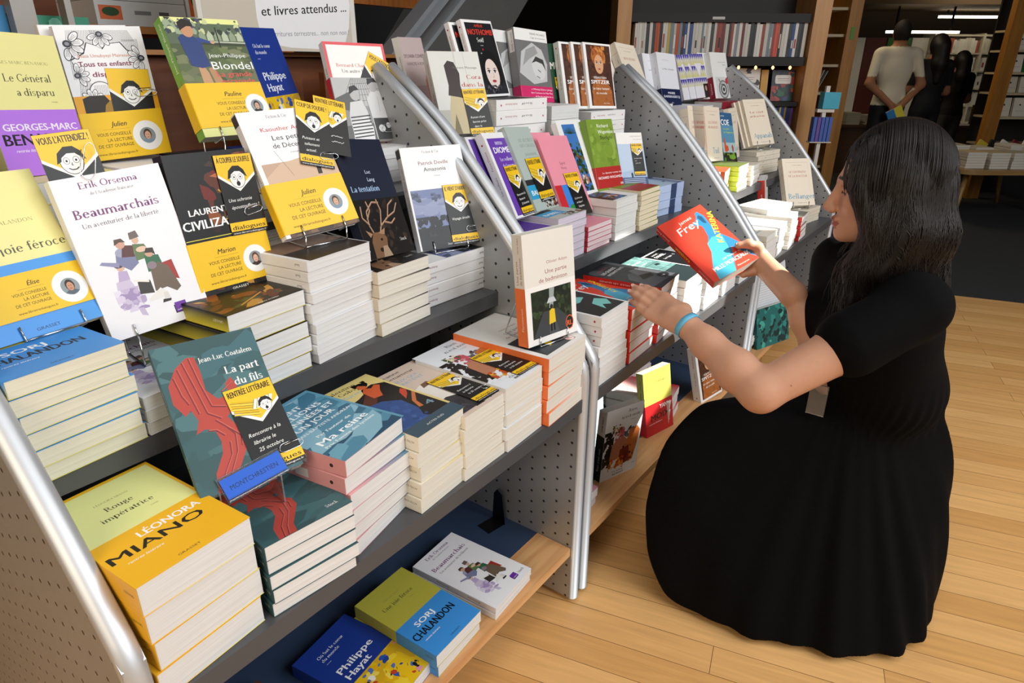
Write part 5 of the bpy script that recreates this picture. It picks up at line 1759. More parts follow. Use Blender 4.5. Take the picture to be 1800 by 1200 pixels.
def d_finkel(s):
    s.r(0, 0, 135, 215, '#b3c0ba')
    s.t('~LE SECRET', 128, 176, 8, '#7c8a86', 'r', 0, 80)
    s.t('~DES CHOSES', 128, 162, 8, '#7c8a86', 'r', 0, 80)
    s.t('SANDRINE', 120, 140, 7, '#7c8a86', 'r', 0, 64)
    s.t('FINKEL', 120, 128, 7, '#7c8a86', 'r', 0, 50)
    s.r(0, 30, 90, 66, '#2f9fd0')
    s.t('BABEL', 44, 40, 13, '#f2f6f8', 'c', .04, 64)
    s.blobs(98, 26, 60, 4, 134, 30, 3, 8, ['#3a1a16', '#6a2a1e', '#1c1412', '#8a4a30'])
    s.r(0, 66, 80, 80, '#2a2c2e')


book('grey green paperback with faint capitals between violet and pink covers', PM('finkel'), .135, .215, .020, '#b3c0ba', d_finkel, None)
card('card of falling books on the grey green paperback', PM('finkel'), 44, 20, .02, 84, 112, 'RENTRÉE LITTÉRAIRE', 'books', ('Rencontre à', 'la librairie', 'le 3 octobre'), True)


def d_nunez(s):
    s.r(0, 0, 135, 215, '#eb94a6')
    s.t('Sigrid', 58, 134, 8, '#6a4a52', 'l', 0, 24)
    s.t('Nunez', 58, 121, 8, '#6a4a52', 'l', 0, 24)
    s.t("L'ami", 62, 96, 8, '#6a4a52', 'l', 0, 24)
    s.r(0, 0, 30, 78, '#c8262e')
    s.r(30, 0, 100, 78, '#3a86dc')
    s.p([(30, 0), (40, 22), (76, 26), (100, 10), (100, 0)], '#2f8a44')
    s.p([(100, 0), (96, 80), (106, 60), (128, 20), (135, 0)], '#e8a82a')
    s.p([(120, 0), (128, 30), (135, 30), (135, 0)], '#2f8a44')
    s.blobs(99, 10, 60, 56, 78, 74, 3, 5, ['#1c1c20', '#e8e4dc'])


book('pink paperback with a bright block of red, blue and green at its foot', PM('nunez'), .128, .204, .022, '#eb94a6', d_nunez, None)
book('pink paperback whose upper part shows behind the pink front copy', PM('nunez') @ Matrix.Translation((-.034, .022, -.026)), .135, .215, .022, '#eb94a6', lambda s: s.r(0, 0, 135, 215, '#eb94a6'), None)
card('card of falling books at the lower right of the pink paperback', PM('nunez'), 58, -10, .03, 66, 118, 'RENTRÉE LITTÉRAIRE', 'books', ('Ce livre est', 'un bijou !', '   Delphine'), False)


def d_palm(s):
    s.r(0, 0, 135, 215, '#efeeec')
    s.r(24, 12, 92, 203, '#3f78bc')
    s.blobs(101, 80, 24, 12, 92, 150, 4, 10, ['#2c4a2c', '#3c5c30', '#1e2c20', '#5c6a3a', '#7a3a2a', '#24381f'])
    s.blobs(102, 20, 30, 20, 90, 60, 3, 8, ['#c9a89a', '#e2cdbc', '#3a2c28', '#a8786a'])
    for i in range(9):
        a = .3 + i * .3
        s.l([(58, 176), (58 + 32 * math.cos(a), 176 + 22 * math.sin(a) - 4)], 2.2, '#23402c')
    s.t('FRANÇOIS MÉNIL', 116, 190, 5, '#8a8886', 'l', 0, 90, 0, -1.57)


book('white paperback with a tall palm garden photo, upper row of the middle bay', PM('palm'), .131, .209, .018, '#efeeec', d_palm, None, pages=PG_WHITE)


def d_green(s):
    s.r(0, 0, 130, 215, '#7d9b34')
    s.blobs(103, 40, 4, 70, 126, 212, 5, 15, ['#87a63e', '#6f8c2c', '#789632', '#91ae4a'])
    for k in (8, 13, 18, 23):
        s.e(88, 120, k, k, '#9ab452', 22)
        s.e(88, 120, k - 1, k - 1, '#7d9b34', 22)
    s.t('Richard', 48, 190, 11, '#f4f6ea', 'l', .008, 56)
    s.t('Wagamese', 48, 172, 11, '#f4f6ea', 'l', .008, 76)
    s.t('Starlight', 54, 154, 11, '#20261a', 'l', .008, 62)
    s.l([(54, 144), (104, 144)], 1, '#4a5a22')
    s.l([(56, 139), (96, 139)], 1, '#4a5a22')


book('green paperback with white and black title over a red band', PM('green'), .122, .202, .026, '#7d9b34', d_green, None, nom=(130, 215),
     band=(6, 66, '#b52a26', lambda s: (s.t('Le dernier roman de', 120, 46, 5.5, '#f6e8e6', 'r', .01, 90), s.t('RICHARD WAGAMESE', 124, 32, 7.5, '#ffffff', 'r', .015, 116), s.t('ZOE', 108, 12, 6, '#ffffff', 'l', .03, 14)), None))


def d_lblue(s):
    s.r(0, 0, 115, 200, '#b9cbe2')
    s.r(0, 160, 115, 200, '#ece9e6')
    s.t('CHRISTOPHE MORY', 60, 184, 5, '#a88a8c', 'l', 0, 50)
    s.t('Les hommes', 74, 174, 5, '#a88a8c', 'l', 0, 36)
    s.p([(0, 20), (0, 60), (60, 70), (115, 60), (115, 20)], '#a8bedc')
    s.p([(44, 40), (44, 56), (48, 60), (52, 56), (52, 40)], '#1c2230')
    s.r(0, 10, 115, 42, '#38507e')
    for i in range(4):
        s.l([(10, 36 - i * 6), (104, 37 - i * 6)], 1.6, '#d4dcea')


book('pale blue paperback with a tiny figure, rightmost on the upper row of the middle bay', PM('lblue'), .099, .172, .020, '#b9cbe2', d_lblue, None, spine_col='#dfe5ee', nom=(115, 200))
card('card of falling books on the pale blue paperback', PM('lblue'), 50, 40, 0, 42, 98, 'RENTRÉE LITTÉRAIRE', 'books', ('Un beau roman', 'noir', 'sel et mer'), True)

# --- stacks of the upper shelf
stk = [
    (1.166, .83, 6, 'violet cover lying on its stack behind the cream paperback', d_violet, '#e4e2e6', 'book down in the stack under the lying violet cover', '#e4e2e6', .13, .2),
    (1.300, .845, 6, 'grey green and blue cover lying on its stack', lambda s: (d_finkel(s),), '#b3c0ba', 'book down in the lilac edged stack', '#d8d2dc', .135, .215),
    (1.442, .80, 5, 'pink cover with a green corner lying on its stack', lambda s: (s.r(0, 0, 130, 205, '#eb94a6'), s.p([(0, 100), (130, 80), (130, 205), (0, 205)], '#2f8a44')), '#eb94a6', 'book down in the pink edged stack', '#c8404c', .13, .2),
    (1.587, .845, 5, 'palm garden photo cover lying on its stack', lambda s: (d_palm(s), s.r(0, 12, 24, 203, '#1c1b1a')), '#efeeec', 'book down in the white stack topped by the palm photo', '#efeeec', .13, .205),
    (1.732, .850, 8, 'green and red cover lying on its stack', lambda s: (d_green(s), s.r(0, 6, 130, 66, '#a82622')), '#7d9b34', 'book down in the cream edged stack topped green and red', '#e6dcc0', .13, .21)]
PG_TAN = pages_mat('tan_pages', '#e0d2b8')
PG_LILAC = pages_mat('lilac_pages', '#d6cede')
PG_PINK = pages_mat('pink_pages', '#e6d2d6')
for i, (x, zt, n, lab, df, c, what, sc, w, h) in enumerate(stk):
    M = pose(x, .825, zt, 1.5, 0, 0)
    pgs = (PG_WHITE, PG_LILAC, PG_PINK, PG_WHITE, PG_TAN)[i]
    t = (zt - Z_UP) / n
    book(lab, M, w, h, t - .0006, c, df, None, sc, c, pgs, None, H2)
    pile(M, n - 1, zt - t, Z_UP, w, h, c, what, H2, None, sc, pgs, 2, .003, 1.2, c)
ML = pose(2.085, .845, .832, 84, 0, 0)
sp_l = lambda s: (s.r(0, 0, 44, s.h, '#a9bbe0'), s.r(44, 0, 80, s.h, '#2e4068'))
book('pale blue cover lying on the stack with blue banded spines', ML, .115, .20, .024, '#b9cbe2', d_lblue, sp_l, '#b7c9ea', '#b9cbe2', PG_WHITE, None, H2)
pile(ML, 3, .808, Z_UP, .115, .20, '#b9cbe2', 'blue banded spine down in the stack by the far side panel', H2, sp_l, '#b7c9ea', PG_WHITE, 2, .004, 2, '#b9cbe2')


# --- front shelf of the middle bay
def d_teal(s):
    s.r(0, 0, 130, 200, '#eceae8')
    s.r(8, 8, 124, 194, '#1c1f20')
    s.p([(14, 130), (30, 168), (70, 176), (96, 150), (80, 118), (96, 96), (60, 84), (24, 96)], '#7cc8c0')
    s.p([(40, 150), (60, 160), (76, 146), (56, 136)], '#1c1f20')
    s.p([(60, 20), (70, 60), (104, 74), (118, 50), (96, 26), (80, 40)], '#7cc8c0')
    s.blobs(104, 14, 20, 90, 96, 170, 3, 8, ['#5ea8a0', '#9adcd2', '#3c6a68'])


def d_katerina(s):
    s.r(0, 0, 150, 235, '#e0442f')
    s.p([(114, 216), (124, 218), (130, 196), (122, 150), (124, 122), (136, 96), (150, 60), (150, 8), (136, 30), (118, 70), (74, 0), (18, 0), (30, 40), (62, 84), (72, 108), (90, 130), (100, 160), (100, 172), (88, 176), (84, 188), (98, 192), (110, 204)], '#2f7fae')
    s.p([(72, 112), (96, 124), (124, 114), (112, 76), (74, 0), (18, 0), (30, 40), (62, 84)], '#49b2d4')
    s.p([(110, 200), (118, 206), (124, 196), (120, 170), (112, 176)], '#1c4c70')
    s.t('James', 52, 202, 11, '#fbeae4', 'l', 0, 44, .2, .1)
    s.t('Frey', 30, 170, 26, '#ffffff', 'l', 0, 74, .25, .1)
    s.t('KATERINA', 112, 92, 16, '#f2d73c', 'l', .05, 116, .1, 1.16)
    s.t('MILLE MORCEAUX', 26, 26, 13, '#f6eee8', 'l', .04, 118)
    s.t('par l\'auteur de', 70, 46, 6, '#f6eee8', 'l', .01, 60)
    s.t('Flammarion', 88, 8, 5.5, '#f6e0d8', 'l', 0, 38)


def d_quinze(s):
    s.r(0, 0, 140, 205, '#26282b')
    s.e(30, 180, 24, 20, '#4c5054', 18)
    s.p([(0, 20), (20, 90), (60, 110), (100, 96), (140, 110), (140, 10)], '#5a5d62')
    s.p([(60, 70), (90, 120), (124, 112), (110, 60)], '#75787e')
    s.p([(40, 60), (70, 84), (110, 66), (90, 50)], '#1a1b1d')
    s.t('DARIO FRANCESCHINI', 60, 178, 4.5, '#c03038', 'c', 0, 60)
    s.t('LES QUINZE', 62, 158, 10, '#f0f0f0', 'c', .02, 80)
    s.t('INTERMITTENTS', 70, 142, 9, '#e8e8e8', 'c', .02, 92)
    s.e(110, 34, 24, 14, '#1c1d1f', 20)
    s.t('folio', 100, 30, 6, '#e8e8e8', 'l', .01)


def d_kerang(s):
    s.r(0, 0, 140, 205, '#3d5a58')
    s.r(0, 80, 140, 205, '#6f9a96')
    s.blobs(105, 30, 0, 84, 140, 205, 8, 20, ['#7aa6a0', '#648e8a', '#86b0aa'], 2)
    s.r(0, 0, 140, 80, '#2a383a')
    for x in (30, 74, 116):
        s.l([(x, 205), (x - 6, 70)], 1.4, '#26383a')
    for y in (100, 140, 176):
        s.l([(0, y), (140, y - 8)], 1.4, '#26383a')
    s.t('Joy', 50, 186, 6, '#e6eeec', 'l', .01, 18)
    s.t('SORMAN', 30, 168, 9, '#eef4f2', 'l', .02, 74)
    s.t('À la folie', 40, 148, 8, '#dfe8e6', 'l', .01, 60)
    s.p([(92, 120), (100, 130), (118, 126), (112, 114)], '#1c2626')
    s.t('Grasset', 112, 10, 5, '#cfd6d4', 'l', 0, 20)


def d_fives(s):
    s.r(0, 0, 130, 200, '#ececea')
    s.r(8, 8, 124, 194, '#161618')
    s.t('SOPHIE', 52, 176, 7, '#f2f2f0', 'c', .02, 40)
    s.t('FAVEL', 56, 158, 13, '#ffffff', 'c', .04, 62)
    s.t('Les âges - 2', 66, 136, 9, '#e8e8e6', 'c', 0, 70, .2)


M0 = PM
front2 = [
    (1.128, .700, 7, 'black and aqua cover on the foremost stack of the middle bay', d_teal, '#eceae8', 'white book down in the stack topped by black and aqua', '#eceae8', .128, .2, alb_sp('Michel', 'Oubliez'), 2),
    (1.268, .678, 5, 'red cover with a blue leg lying on its stack beneath the hovering hand', d_katerina, '#e0442f', 'red spined book down in the stack beneath the hovering hand', '#d8341f', .135, .215, None, 2),
    (1.418, .690, 6, 'black and grey cover with red spine lying beside the hovering hand', d_quinze, '#26282b', 'book down in the stack under the black and grey cover', '#c8281e', .138, .205, lambda s: s.t('TRISTAN SAULE  LES QUINZE', 40, s.h * .3, 4, '#f2d8d4', 'l', .004, 120), 6),
    (1.572, .668, 6, 'dark teal cover with a window grid lying on its stack', d_kerang, '#3d5a58', 'book down in the stack under the window grid cover', '#eceae8', .138, .205, None, 3),
    (1.722, .664, 6, 'black cover in white frame partly under the raised red book', d_fives, '#ececea', 'white book down in the stack under the white framed black cover', '#ececea', .13, .2, None, 2),
    (1.868, .655, 5, 'white cover on the sunlit stack beside the black cover in white frame', lambda s: (s.r(0, 0, 130, 200, '#f2f0ec'), s.t('~roman', 60, 120, 8, '#aaa', 'c')), '#f2f0ec', 'white book down in the sunlit stack of the middle bay', '#f2f0ec', .13, .2, None, 2),
    (2.018, .640, 4, 'white cover on the last stack before the far panel of the middle bay', lambda s: (s.r(0, 0, 130, 200, '#f4f2ee'), s.t('Albin Michel', 60, 60, 6, '#b44', 'c')), '#f4f2ee', 'white book down in the last stack of the middle bay', '#e9e6e2', .135, .2, alb_sp('a', 'b'), 2)]
for i, (x, zt, n, lab, df, c, what, sc, w, h, sp, yaw) in enumerate(front2):
    M = pose(x, .603, zt, yaw, 0, 0)
    t = (zt - Z_MID) / n
    book(lab, M, w, h, t - .0006, c, df, sp, sc, c, PG_WHITE, None, H3, nom=(150, 235) if df is d_katerina else None)
    pile(M, n - 1, zt - t, Z_MID, w, h, c, what, H3, sp, sc, PG_WHITE, 2, .0035, 1.5, c)

# --- low shelf of the middle bay
book('white paperback of painted kissing faces standing on the low shelf of the middle bay', PM('noir'), .131, .208, .030, '#e8ebf0', lambda s: d_noir(s, 131), lambda s: (s.r(0, 0, 138, 30, '#1c1715'), s.t('CLAIRE BEREST', 150, 10, 6, '#7a2a2a', 'l', .02, 44), s.t("Rien n'est noir", 30, 10, 8, '#c8c4c0', 'l', 0, 70)), spine_col='#dde1e8', group=H4)
book('olive yellow paperback with a red band standing on the low shelf', PM('moix'), .126, .200, .026, '#c3bd56', lambda s: (s.r(0, 0, 126, 200, '#c3bd56'), s.t('YANN MOIX', 100, 182, 4, '#6f6c38', 'r', 0, 30), s.t('~Orléans', 104, 158, 7.5, '#4c4a30', 'r', 0, 44), s.t('~roman', 104, 147, 2.8, '#6f6c38', 'r', 0)),
     lambda s: (s.t('Yann Moix', 150, 10, 5, '#333', 'l', .01), s.t('~Orléans', 120, 10, 5, '#333', 'l', .01)), spine_col='#aaa545', group=H4,
     band=(0, 98, '#b81c22', lambda s: (s.t('YANN', 114, 74, 14, '#f4ecec', 'r', .04, 48), s.t('MOIX', 108, 44, 20, '#1a0e0e', 'r', .055, 84), s.t('rentrée littéraire', 14, 34, 4.6, '#f6dcdc', 'l', 0, 60, .35)), None))
book('curly haired child cover standing near the crouching person, low shelf', PM('spitzlow'), .118, .186, .030, '#f2f1f0', d_spitz, sp_s, pages=PG_WHITE, group=H4, nom=(130, 200))
pile(pose(1.90, .82, .36, 80, 0, 0), 8, .36, Z_LOW, .13, .2, '#e9dcdc', 'white spined book down in the tall shaded stack on the low shelf', H4, alb_sp('Albin', 'Michel'), '#e9dcdc', PG_WHITE, 1, .006, 3, '#e9dcdc')
pile(pose(1.70, .66, .242, 12, 0, 0), 3, .242, Z_LOW, .13, .2, '#c8262e', 'red covered book down in the small stack behind the red band', H4, None, '#e6e2de', PG_WHITE, 1, .003, 2, '#c8262e')
book('white paperback lying open end up behind the kissing faces cover, low shelf', pose(1.38, .80, .158, -12, 84, 0), .13, .2, .04, '#e6e6e2', lambda s: s.r(0, 0, 130, 200, '#b9d3d6'), None, pages=PG_WHITE, group=H4)
book('olive paperback leaning in the shade at the back of the low shelf', pose(1.20, .86, .158, 8, 80, 0), .13, .205, .03, '#8f8a3a', lambda s: s.r(0, 0, 130, 205, '#8f8a3a'), group=H4)
pile(pose(1.14, .64, .21, 4, 0, 0), 2, .21, Z_LOW, .10, .19, '#e58aa0', 'pink covered book down beside the kissing faces cover, low shelf', H4, None, '#ece6e4', PG_WHITE, 1, .003, 2, '#e58aa0')

# the book in the hands
HELD = PM('held')
book('red paperback with a blue stockinged leg, held up by the crouching person', HELD, .134, .210, .022, '#e0442f', d_katerina,
     lambda s: (s.t('James Frey', 160, 8, 6, '#fbeae4', 'l', 0, 50, .2), s.t('KATERINA', 86, 7, 8, '#f2d73c', 'l', .04, 52), s.t('Flammarion', 14, 8, 5, '#f6e0d8', 'l', 0, 38)), spine_col='#cf2c1f', pages=pages_mat('grey_pages', '#b9b0a4'), nom=(150, 235))

# ------------------------------------------------------------------ farthest bay
K1, K2, K3 = ('copies on the highest shelf of the farthest bay', 'copies on the upper shelf of the farthest bay', 'copies on the front shelf of the farthest bay')
CRM = '#ece0cd'


def d_gal(name, title, wname=96, title2=None):
    def f(s):
        s.r(0, 0, 140, 205, CRM)
        s.l([(16, 188), (124, 188)], .8, '#b59a86')
        s.l([(16, 188), (16, 60)], .5, '#c9b09c')
        s.l([(124, 188), (124, 60)], .5, '#c9b09c')
        s.t('~roman', 70, 174, 4, '#8a7a70', 'c', 0, 50)
        s.t('~' + title, 70, 142, 9, '#b5504c', 'c', .01, 84)
        if title2:
            s.t('~' + title2, 70, 124, 9, '#b5504c', 'c', .01, 92)
        s.t('~' + name, 78, 30, 22, '#5f9cb8', 'c', .0, wname)
        s.t('Gallimard', 78, 10, 5, '#9a8a80', 'c', 0, 44)
    return f


gsp = lambda s: (s.t('~roman', 130, s.h * .3, 4, '#6a5a50', 'l', 0), s.l([(166, 0), (166, s.h)], .8, '#b59a86'), s.l([(60, 0), (60, s.h)], .8, '#b59a86'))
book('cream paperback with blue name standing at the end of the farthest bay', PM('bellanger'), .140, .205, .030, CRM, d_gal('Bellanger', 'LE CONTINENT', 132, 'DE LA DOUCEUR'), gsp)
stand('wire stand under the cream paperback at the bay end', PM('bellanger'), .140, .030, .612, .07)
for i in range(3):
    book(('cream paperback with blue name on a wire stand, foremost of three', 'cream paperback, second of the three on the wire stand', 'cream paperback, hindmost of the three on the wire stand')[i], PM('appanah') @ Matrix.Translation((-.012 * i, 0, -.0145 * i)), .140, .205, .014, CRM,
         d_gal('Appanah', 'Le ciel', 116, 'par-dessus le toit'), gsp, group=K2)
stand('wire stand under the three cream paperbacks', PM('appanah'), .140, .043, .835, .07)
book('cream paperback with short blue name beside the blue green booklet', PM('tuil'), .138, .205, .034, CRM, d_gal('Tuil', 'LES CHOSES', 60, 'HUMAINES'), gsp, group=K2)
for i in range(3):
    book('cream spine, ' + ('first', 'second', 'third')[i] + ' to the left of the cream cover beside the booklet', PM('tuil') @ Matrix.Translation((-.048 - .040 * i, 0, -.005)), .138, .203 - .004 * i, .036, CRM, d_gal('Tuil', 'LES CHOSES', 60, 'HUMAINES'), gsp, group=K2)
book('cream paperback whose name is half hidden by the blue green booklet', PM('bolo'), .140, .205, .022, CRM, d_gal('Dibolo', 'LES AUTRES', 100), gsp, group=K2)


def d_coe(s):
    s.r(0, 0, 105, 200, '#5d93b4')
    s.r(0, 150, 105, 200, '#35618f')
    s.r(0, 30, 105, 80, '#a9c4c8')
    s.t('JONATHAN', 12, 184, 5, '#e8f0f4', 'l', .01, 30)
    s.t('COE', 10, 150, 24, '#ffffff', 'l', .05, 66)
    s.t('Le cœur', 22, 132, 8, '#b5cc4a', 'l', .02, 50)
    s.t("de l'Angleterre", 22, 118, 8, '#b5cc4a', 'l', .02, 78)
    s.p([(14, 44), (16, 96), (24, 100), (30, 70), (44, 66), (46, 50), (30, 42)], '#d8562f')
    s.p([(74, 44), (72, 66), (80, 74), (88, 60), (84, 44)], '#b8483e')
    s.r(0, 0, 105, 40, '#2c2a22')
    s.blobs(106, 26, 2, 4, 103, 40, 4, 9, ['#3a3426', '#5f8a2c', '#76a03a', '#2a3a1c', '#4a3a2a'])
    s.e(70, 22, 26, 10, '#7aa53a', 18)


book('blue green booklet with white capitals and a diving figure', PM('coe'), .105, .200, .010, '#5d93b4', d_coe)
book('pale leaning paperback propped against the inner side of the farthest bay', pose(2.31, .97, .80, 62, 62, -12), .14, .215, .034, '#e6e6e8', None, lambda s: (s.t('Jean-Claude Grumberg', 100, 12, 6, '#55555a', 'l', .004, 80), s.r(70, 0, 71.5, s.h, '#222')), pages=PG_WHITE)
for i in range(2):
    book(('cream paperback with large blue name next to the rail, highest row of the farthest bay', 'cream paperback hidden behind the one with the large blue name')[i], PM('huisman') @ Matrix.Translation((-.03 * i, .004 * i, -.034 * i)), .140, .205, .032, CRM, d_gal('Huisman', 'ROSE DÉSERT', 120), gsp, group=K1)


def d_darrie(s):
    s.r(0, 0, 140, 205, '#e7e8ee')
    s.t('Marie Darrieussecq', 60, 176, 4, '#8a8a92', 'c', 0, 44)
    s.t("La Mer à l'envers", 74, 140, 7, '#44444c', 'c', .004, 84)


for i in range(2):
    book(('white paperback with navy band and white capitals, highest row of the farthest bay', 'white paperback with navy band seen behind its twin')[i], PM('darrie') @ Matrix.Translation((-.052 * i, .002 * i, -.03 * i)), .140, .205, .036, '#e7e8ee', d_darrie, sp_text('La Mer', 'Marie D', '#666', cap=5), pages=PG_WHITE, group=K1,
         band=(0, 66, '#1a2448', lambda s: (s.t('MARIE', 72, 46, 9, '#eef0f8', 'c', .03, 52), s.t('DARRIEUSSECQ', 72, 32, 9, '#eef0f8', 'c', .03, 120), s.t('P.O.L', 72, 10, 5, '#c8cce0', 'c', .01)), None))
book('black paperback with red edge behind the navy banded white one', PM('darrie') @ Matrix.Translation((.02, -.01, -.05)), .15, .205, .03, '#1d1d20', lambda s: (s.r(0, 0, 150, 205, '#1d1d20'), s.r(110, 0, 150, 60, '#c8342a')), spine_col='#1d1d20', group=K1)


def d_pattern(s):
    s.r(0, 0, 125, 190, '#dcd9e6')
    for r_ in range(3):
        for i in range(7):
            x = i * 18
            y = 190 - r_ * 52
            s.p([(x, y), (x + 18, y), (x + 9, y - 34)], '#4a3fa4')
            s.p([(x, y - 46), (x + 18, y - 46), (x + 9, y - 12)], '#d9d483')
    s.p([(30, 150), (96, 150), (66, 90)], '#eeecf4')
    s.r(0, 0, 80, 52, '#efedf2')
    s.r(80, 0, 125, 60, '#2a2220')
    s.e(102, 40, 9, 12, '#c79a80', 14)


for i in range(3):
    book(('blue and yellow zigzag patterned paperback, foremost of three', 'zigzag patterned paperback, middle of three', 'zigzag patterned paperback, hindmost of three')[i], PM('pattern') @ Matrix.Translation((-.052 * i, 0, -.004 * i)), .125, .190, .03, '#dcd9e6', d_pattern,
         lambda s: s.t('Amélie Cordonnier', 60, 10, 6, '#6a6a8a', 'l', 0, 80), pages=PG_WHITE, group=K1)


def d_redsp(s):
    s.r(0, 0, 135, 205, '#ececea')
    s.t('JEAN-PIERRE MARTIN', 120, 160, 4, '#777', 'r', 0, 60)
    s.t('Sphinx', 120, 148, 5, '#555', 'r', 0, 26)
    s.r(20, 0, 135, 96, '#d6d6d4')
    for k, c in ((40, '#6c6e70'), (34, '#b8baba'), (24, '#3c3e40'), (16, '#d0d0ce'), (9, '#2a2a2c')):
        s.e(78, 40, k, k * 1.05, c, 24)
    for q in range(5):
        s.e(48 + 5 * q, 84 - 18 * q * .4, 5, 5, '#8c8e90', 12)
    s.e(112, 78, 13, 14, '#b81c2c', 18)


book('white paperback with dark red spine and a grey machine photo, farthest bay', PM('redsp'), .135, .205, .034, '#ececea', d_redsp, lambda s: (s.r(0, 0, 96, s.h, '#8e1a2c'), s.t('Sphinx', 20, 12, 7, '#f0dcdc', 'l', .01, 50)), spine_col='#ececea', pages=PG_WHITE)
book('white paperback standing behind the dark red spined one', PM('redsp') @ Matrix.Translation((-.05, .006, -.03)), .135, .205, .03, '#ececea', None, None, pages=PG_WHITE)

st3 = [(2.246, .83, Z_UP, 5, 2, '#e8e6e2', 'book down in the white stack by the rail, farthest bay', '#e8e6e2', .120, .2, K2),
       (2.40, .826, Z_UP, 3, 12, '#d8643a', 'book down in the orange covered stack of the farthest bay', '#d8622f', .135, .205, K2),
       (2.55, .828, Z_UP, 5, 4, '#6a7a3a', 'book down in the stack with green cover edges, farthest bay', '#c9d63a', .138, .205, K2),
       (2.705, .812, Z_UP, 4, 6, '#f0e4d0', 'book down in the sunlit cream stack, farthest bay', '#f0e4d0', .138, .205, K2),
       (2.26, 1.05, Z_TOP, 5, 2, '#e8e0d2', 'cream book down in the stack under the large blue name, farthest bay', '#e8e0d2', .138, .205, K1),
       (2.43, .99, Z_TOP, 3, 0, '#e6e6ea', 'book down in the white stack under the navy band', '#e6e6ea', .138, .205, K1),
       (2.60, 1.03, Z_TOP, 4, 0, '#e9e7ee', 'book down in the white stack next to the zigzag copies', '#e9e7ee', .19, .205, K1),
       (2.25, .652, Z_MID, 5, 2, '#ece0cd', 'cream book down in the foremost stack of the farthest bay', '#e6dcc8', .138, .205, K3),
       (2.40, .654, Z_MID, 6, 5, '#e4e4e6', 'white book down in the bowed stack of the farthest bay', '#e4e4e6', .130, .2, K3),
       (2.545, .664, Z_MID, 7, 6, '#c9c2b4', 'book down in the stack with a landscape cover, farthest bay', '#e8e2d6', .138, .205, K3),
       (2.70, .640, Z_MID, 5, 5, '#77756e', 'red spined book down in the stack of the farthest bay', '#c02a2a', .130, .205, K3)]
d_land = lambda s: (s.r(0, 0, 138, 205, '#efe6d8'), s.r(8, 96, 130, 190, '#6a6a3c'), s.blobs(107, 50, 8, 96, 130, 190, 4, 12, ['#8a7a3c', '#55602c', '#b8842c', '#d0a860', '#3c4a2a'], 2), s.t('Bérest', 50, 40, 14, '#5f9cb8', 'c', .02, 70))
d_grey = lambda s: (s.r(0, 0, 138, 205, '#d8d6d0'), s.blobs(108, 30, 6, 70, 130, 200, 5, 16, ['#6a6e70', '#8a8c8c', '#b04a42', '#c8c6c0'], 2))
for x, zt, zb, n, yaw, c, what, sc, w, h, g in st3:
    y = {Z_UP: .822, Z_TOP: 1.04, Z_MID: .602}[zb]
    M = pose(x, y, zt, yaw, 0, 0)
    t = (zt - zb) / n
    df = d_land if 'foremost' in what else (d_grey if 'landscape' in what else (lambda s, cc=c: s.r(0, 0, s.w, s.h, cc)))
    book('topmost ' + what.replace('book down', 'book lying flat'), M, w, h, t - .0006, c, df, None, sc, c, PG_WHITE, None, g)
    pile(M, n - 1, zt - t, zb, w, h, c, what, g, None, sc, PG_WHITE, 2, .004, 2, c)
# cream spines turned to the front near the bay end
MJ = pose(2.79, .64, .660, 76, 0, 0)
pile(pose(2.745, .66, .684, 80, 0, 0), 2, .684, .6405, .125, .21, '#efe8da', 'cream book with red lettering on the spine, lying crosswise on the farthest bay', K3, lambda s: s.t('JOURNAL DE L', 120, s.h * .3, 5, '#c8503a', 'l', .02, 60), '#efe4d2', PG_CREAM, 1, .003, 2, '#efe8da')
pile(pose(3.165, .64, .610, 82, 0, 0), 4, .610, Z_MID, .14, .205, '#ece2cf', 'thick cream spine down in the stack at the end of the farthest bay', K3, gsp, '#ece2cf', PG_CREAM, 1, .004, 2, '#ece2cf')
pile(pose(3.20, .86, .832, 80, 0, 0), 5, .832, Z_UP, .14, .205, '#ece2cf', 'cream book down in the stack under the three cream paperbacks', K2, gsp, '#ece2cf', PG_CREAM, 1, .004, 2, '#ece2cf')
pile(pose(3.22, 1.06, 1.03, 84, 0, 0), 4, 1.03, Z_TOP, .135, .205, '#8e1a2c', 'dark red spine down in the stack under the machine photo', K1, None, '#8e1a2c', PG_WHITE, 1, .004, 2, '#8e1a2c')
book('red spined paperback standing on edge in the sunlit gap of the farthest bay', pose(2.86, .78, Z_MID + .0, 12, 82, 3), .13, .2, .03, '#c8362c', lambda s: s.r(0, 0, 130, 200, '#e8e4e0'), lambda s: s.t('L ALBUM', 110, 10, 6, '#f0d0cc', 'l', .01), spine_col='#c8362c', pages=PG_WHITE)
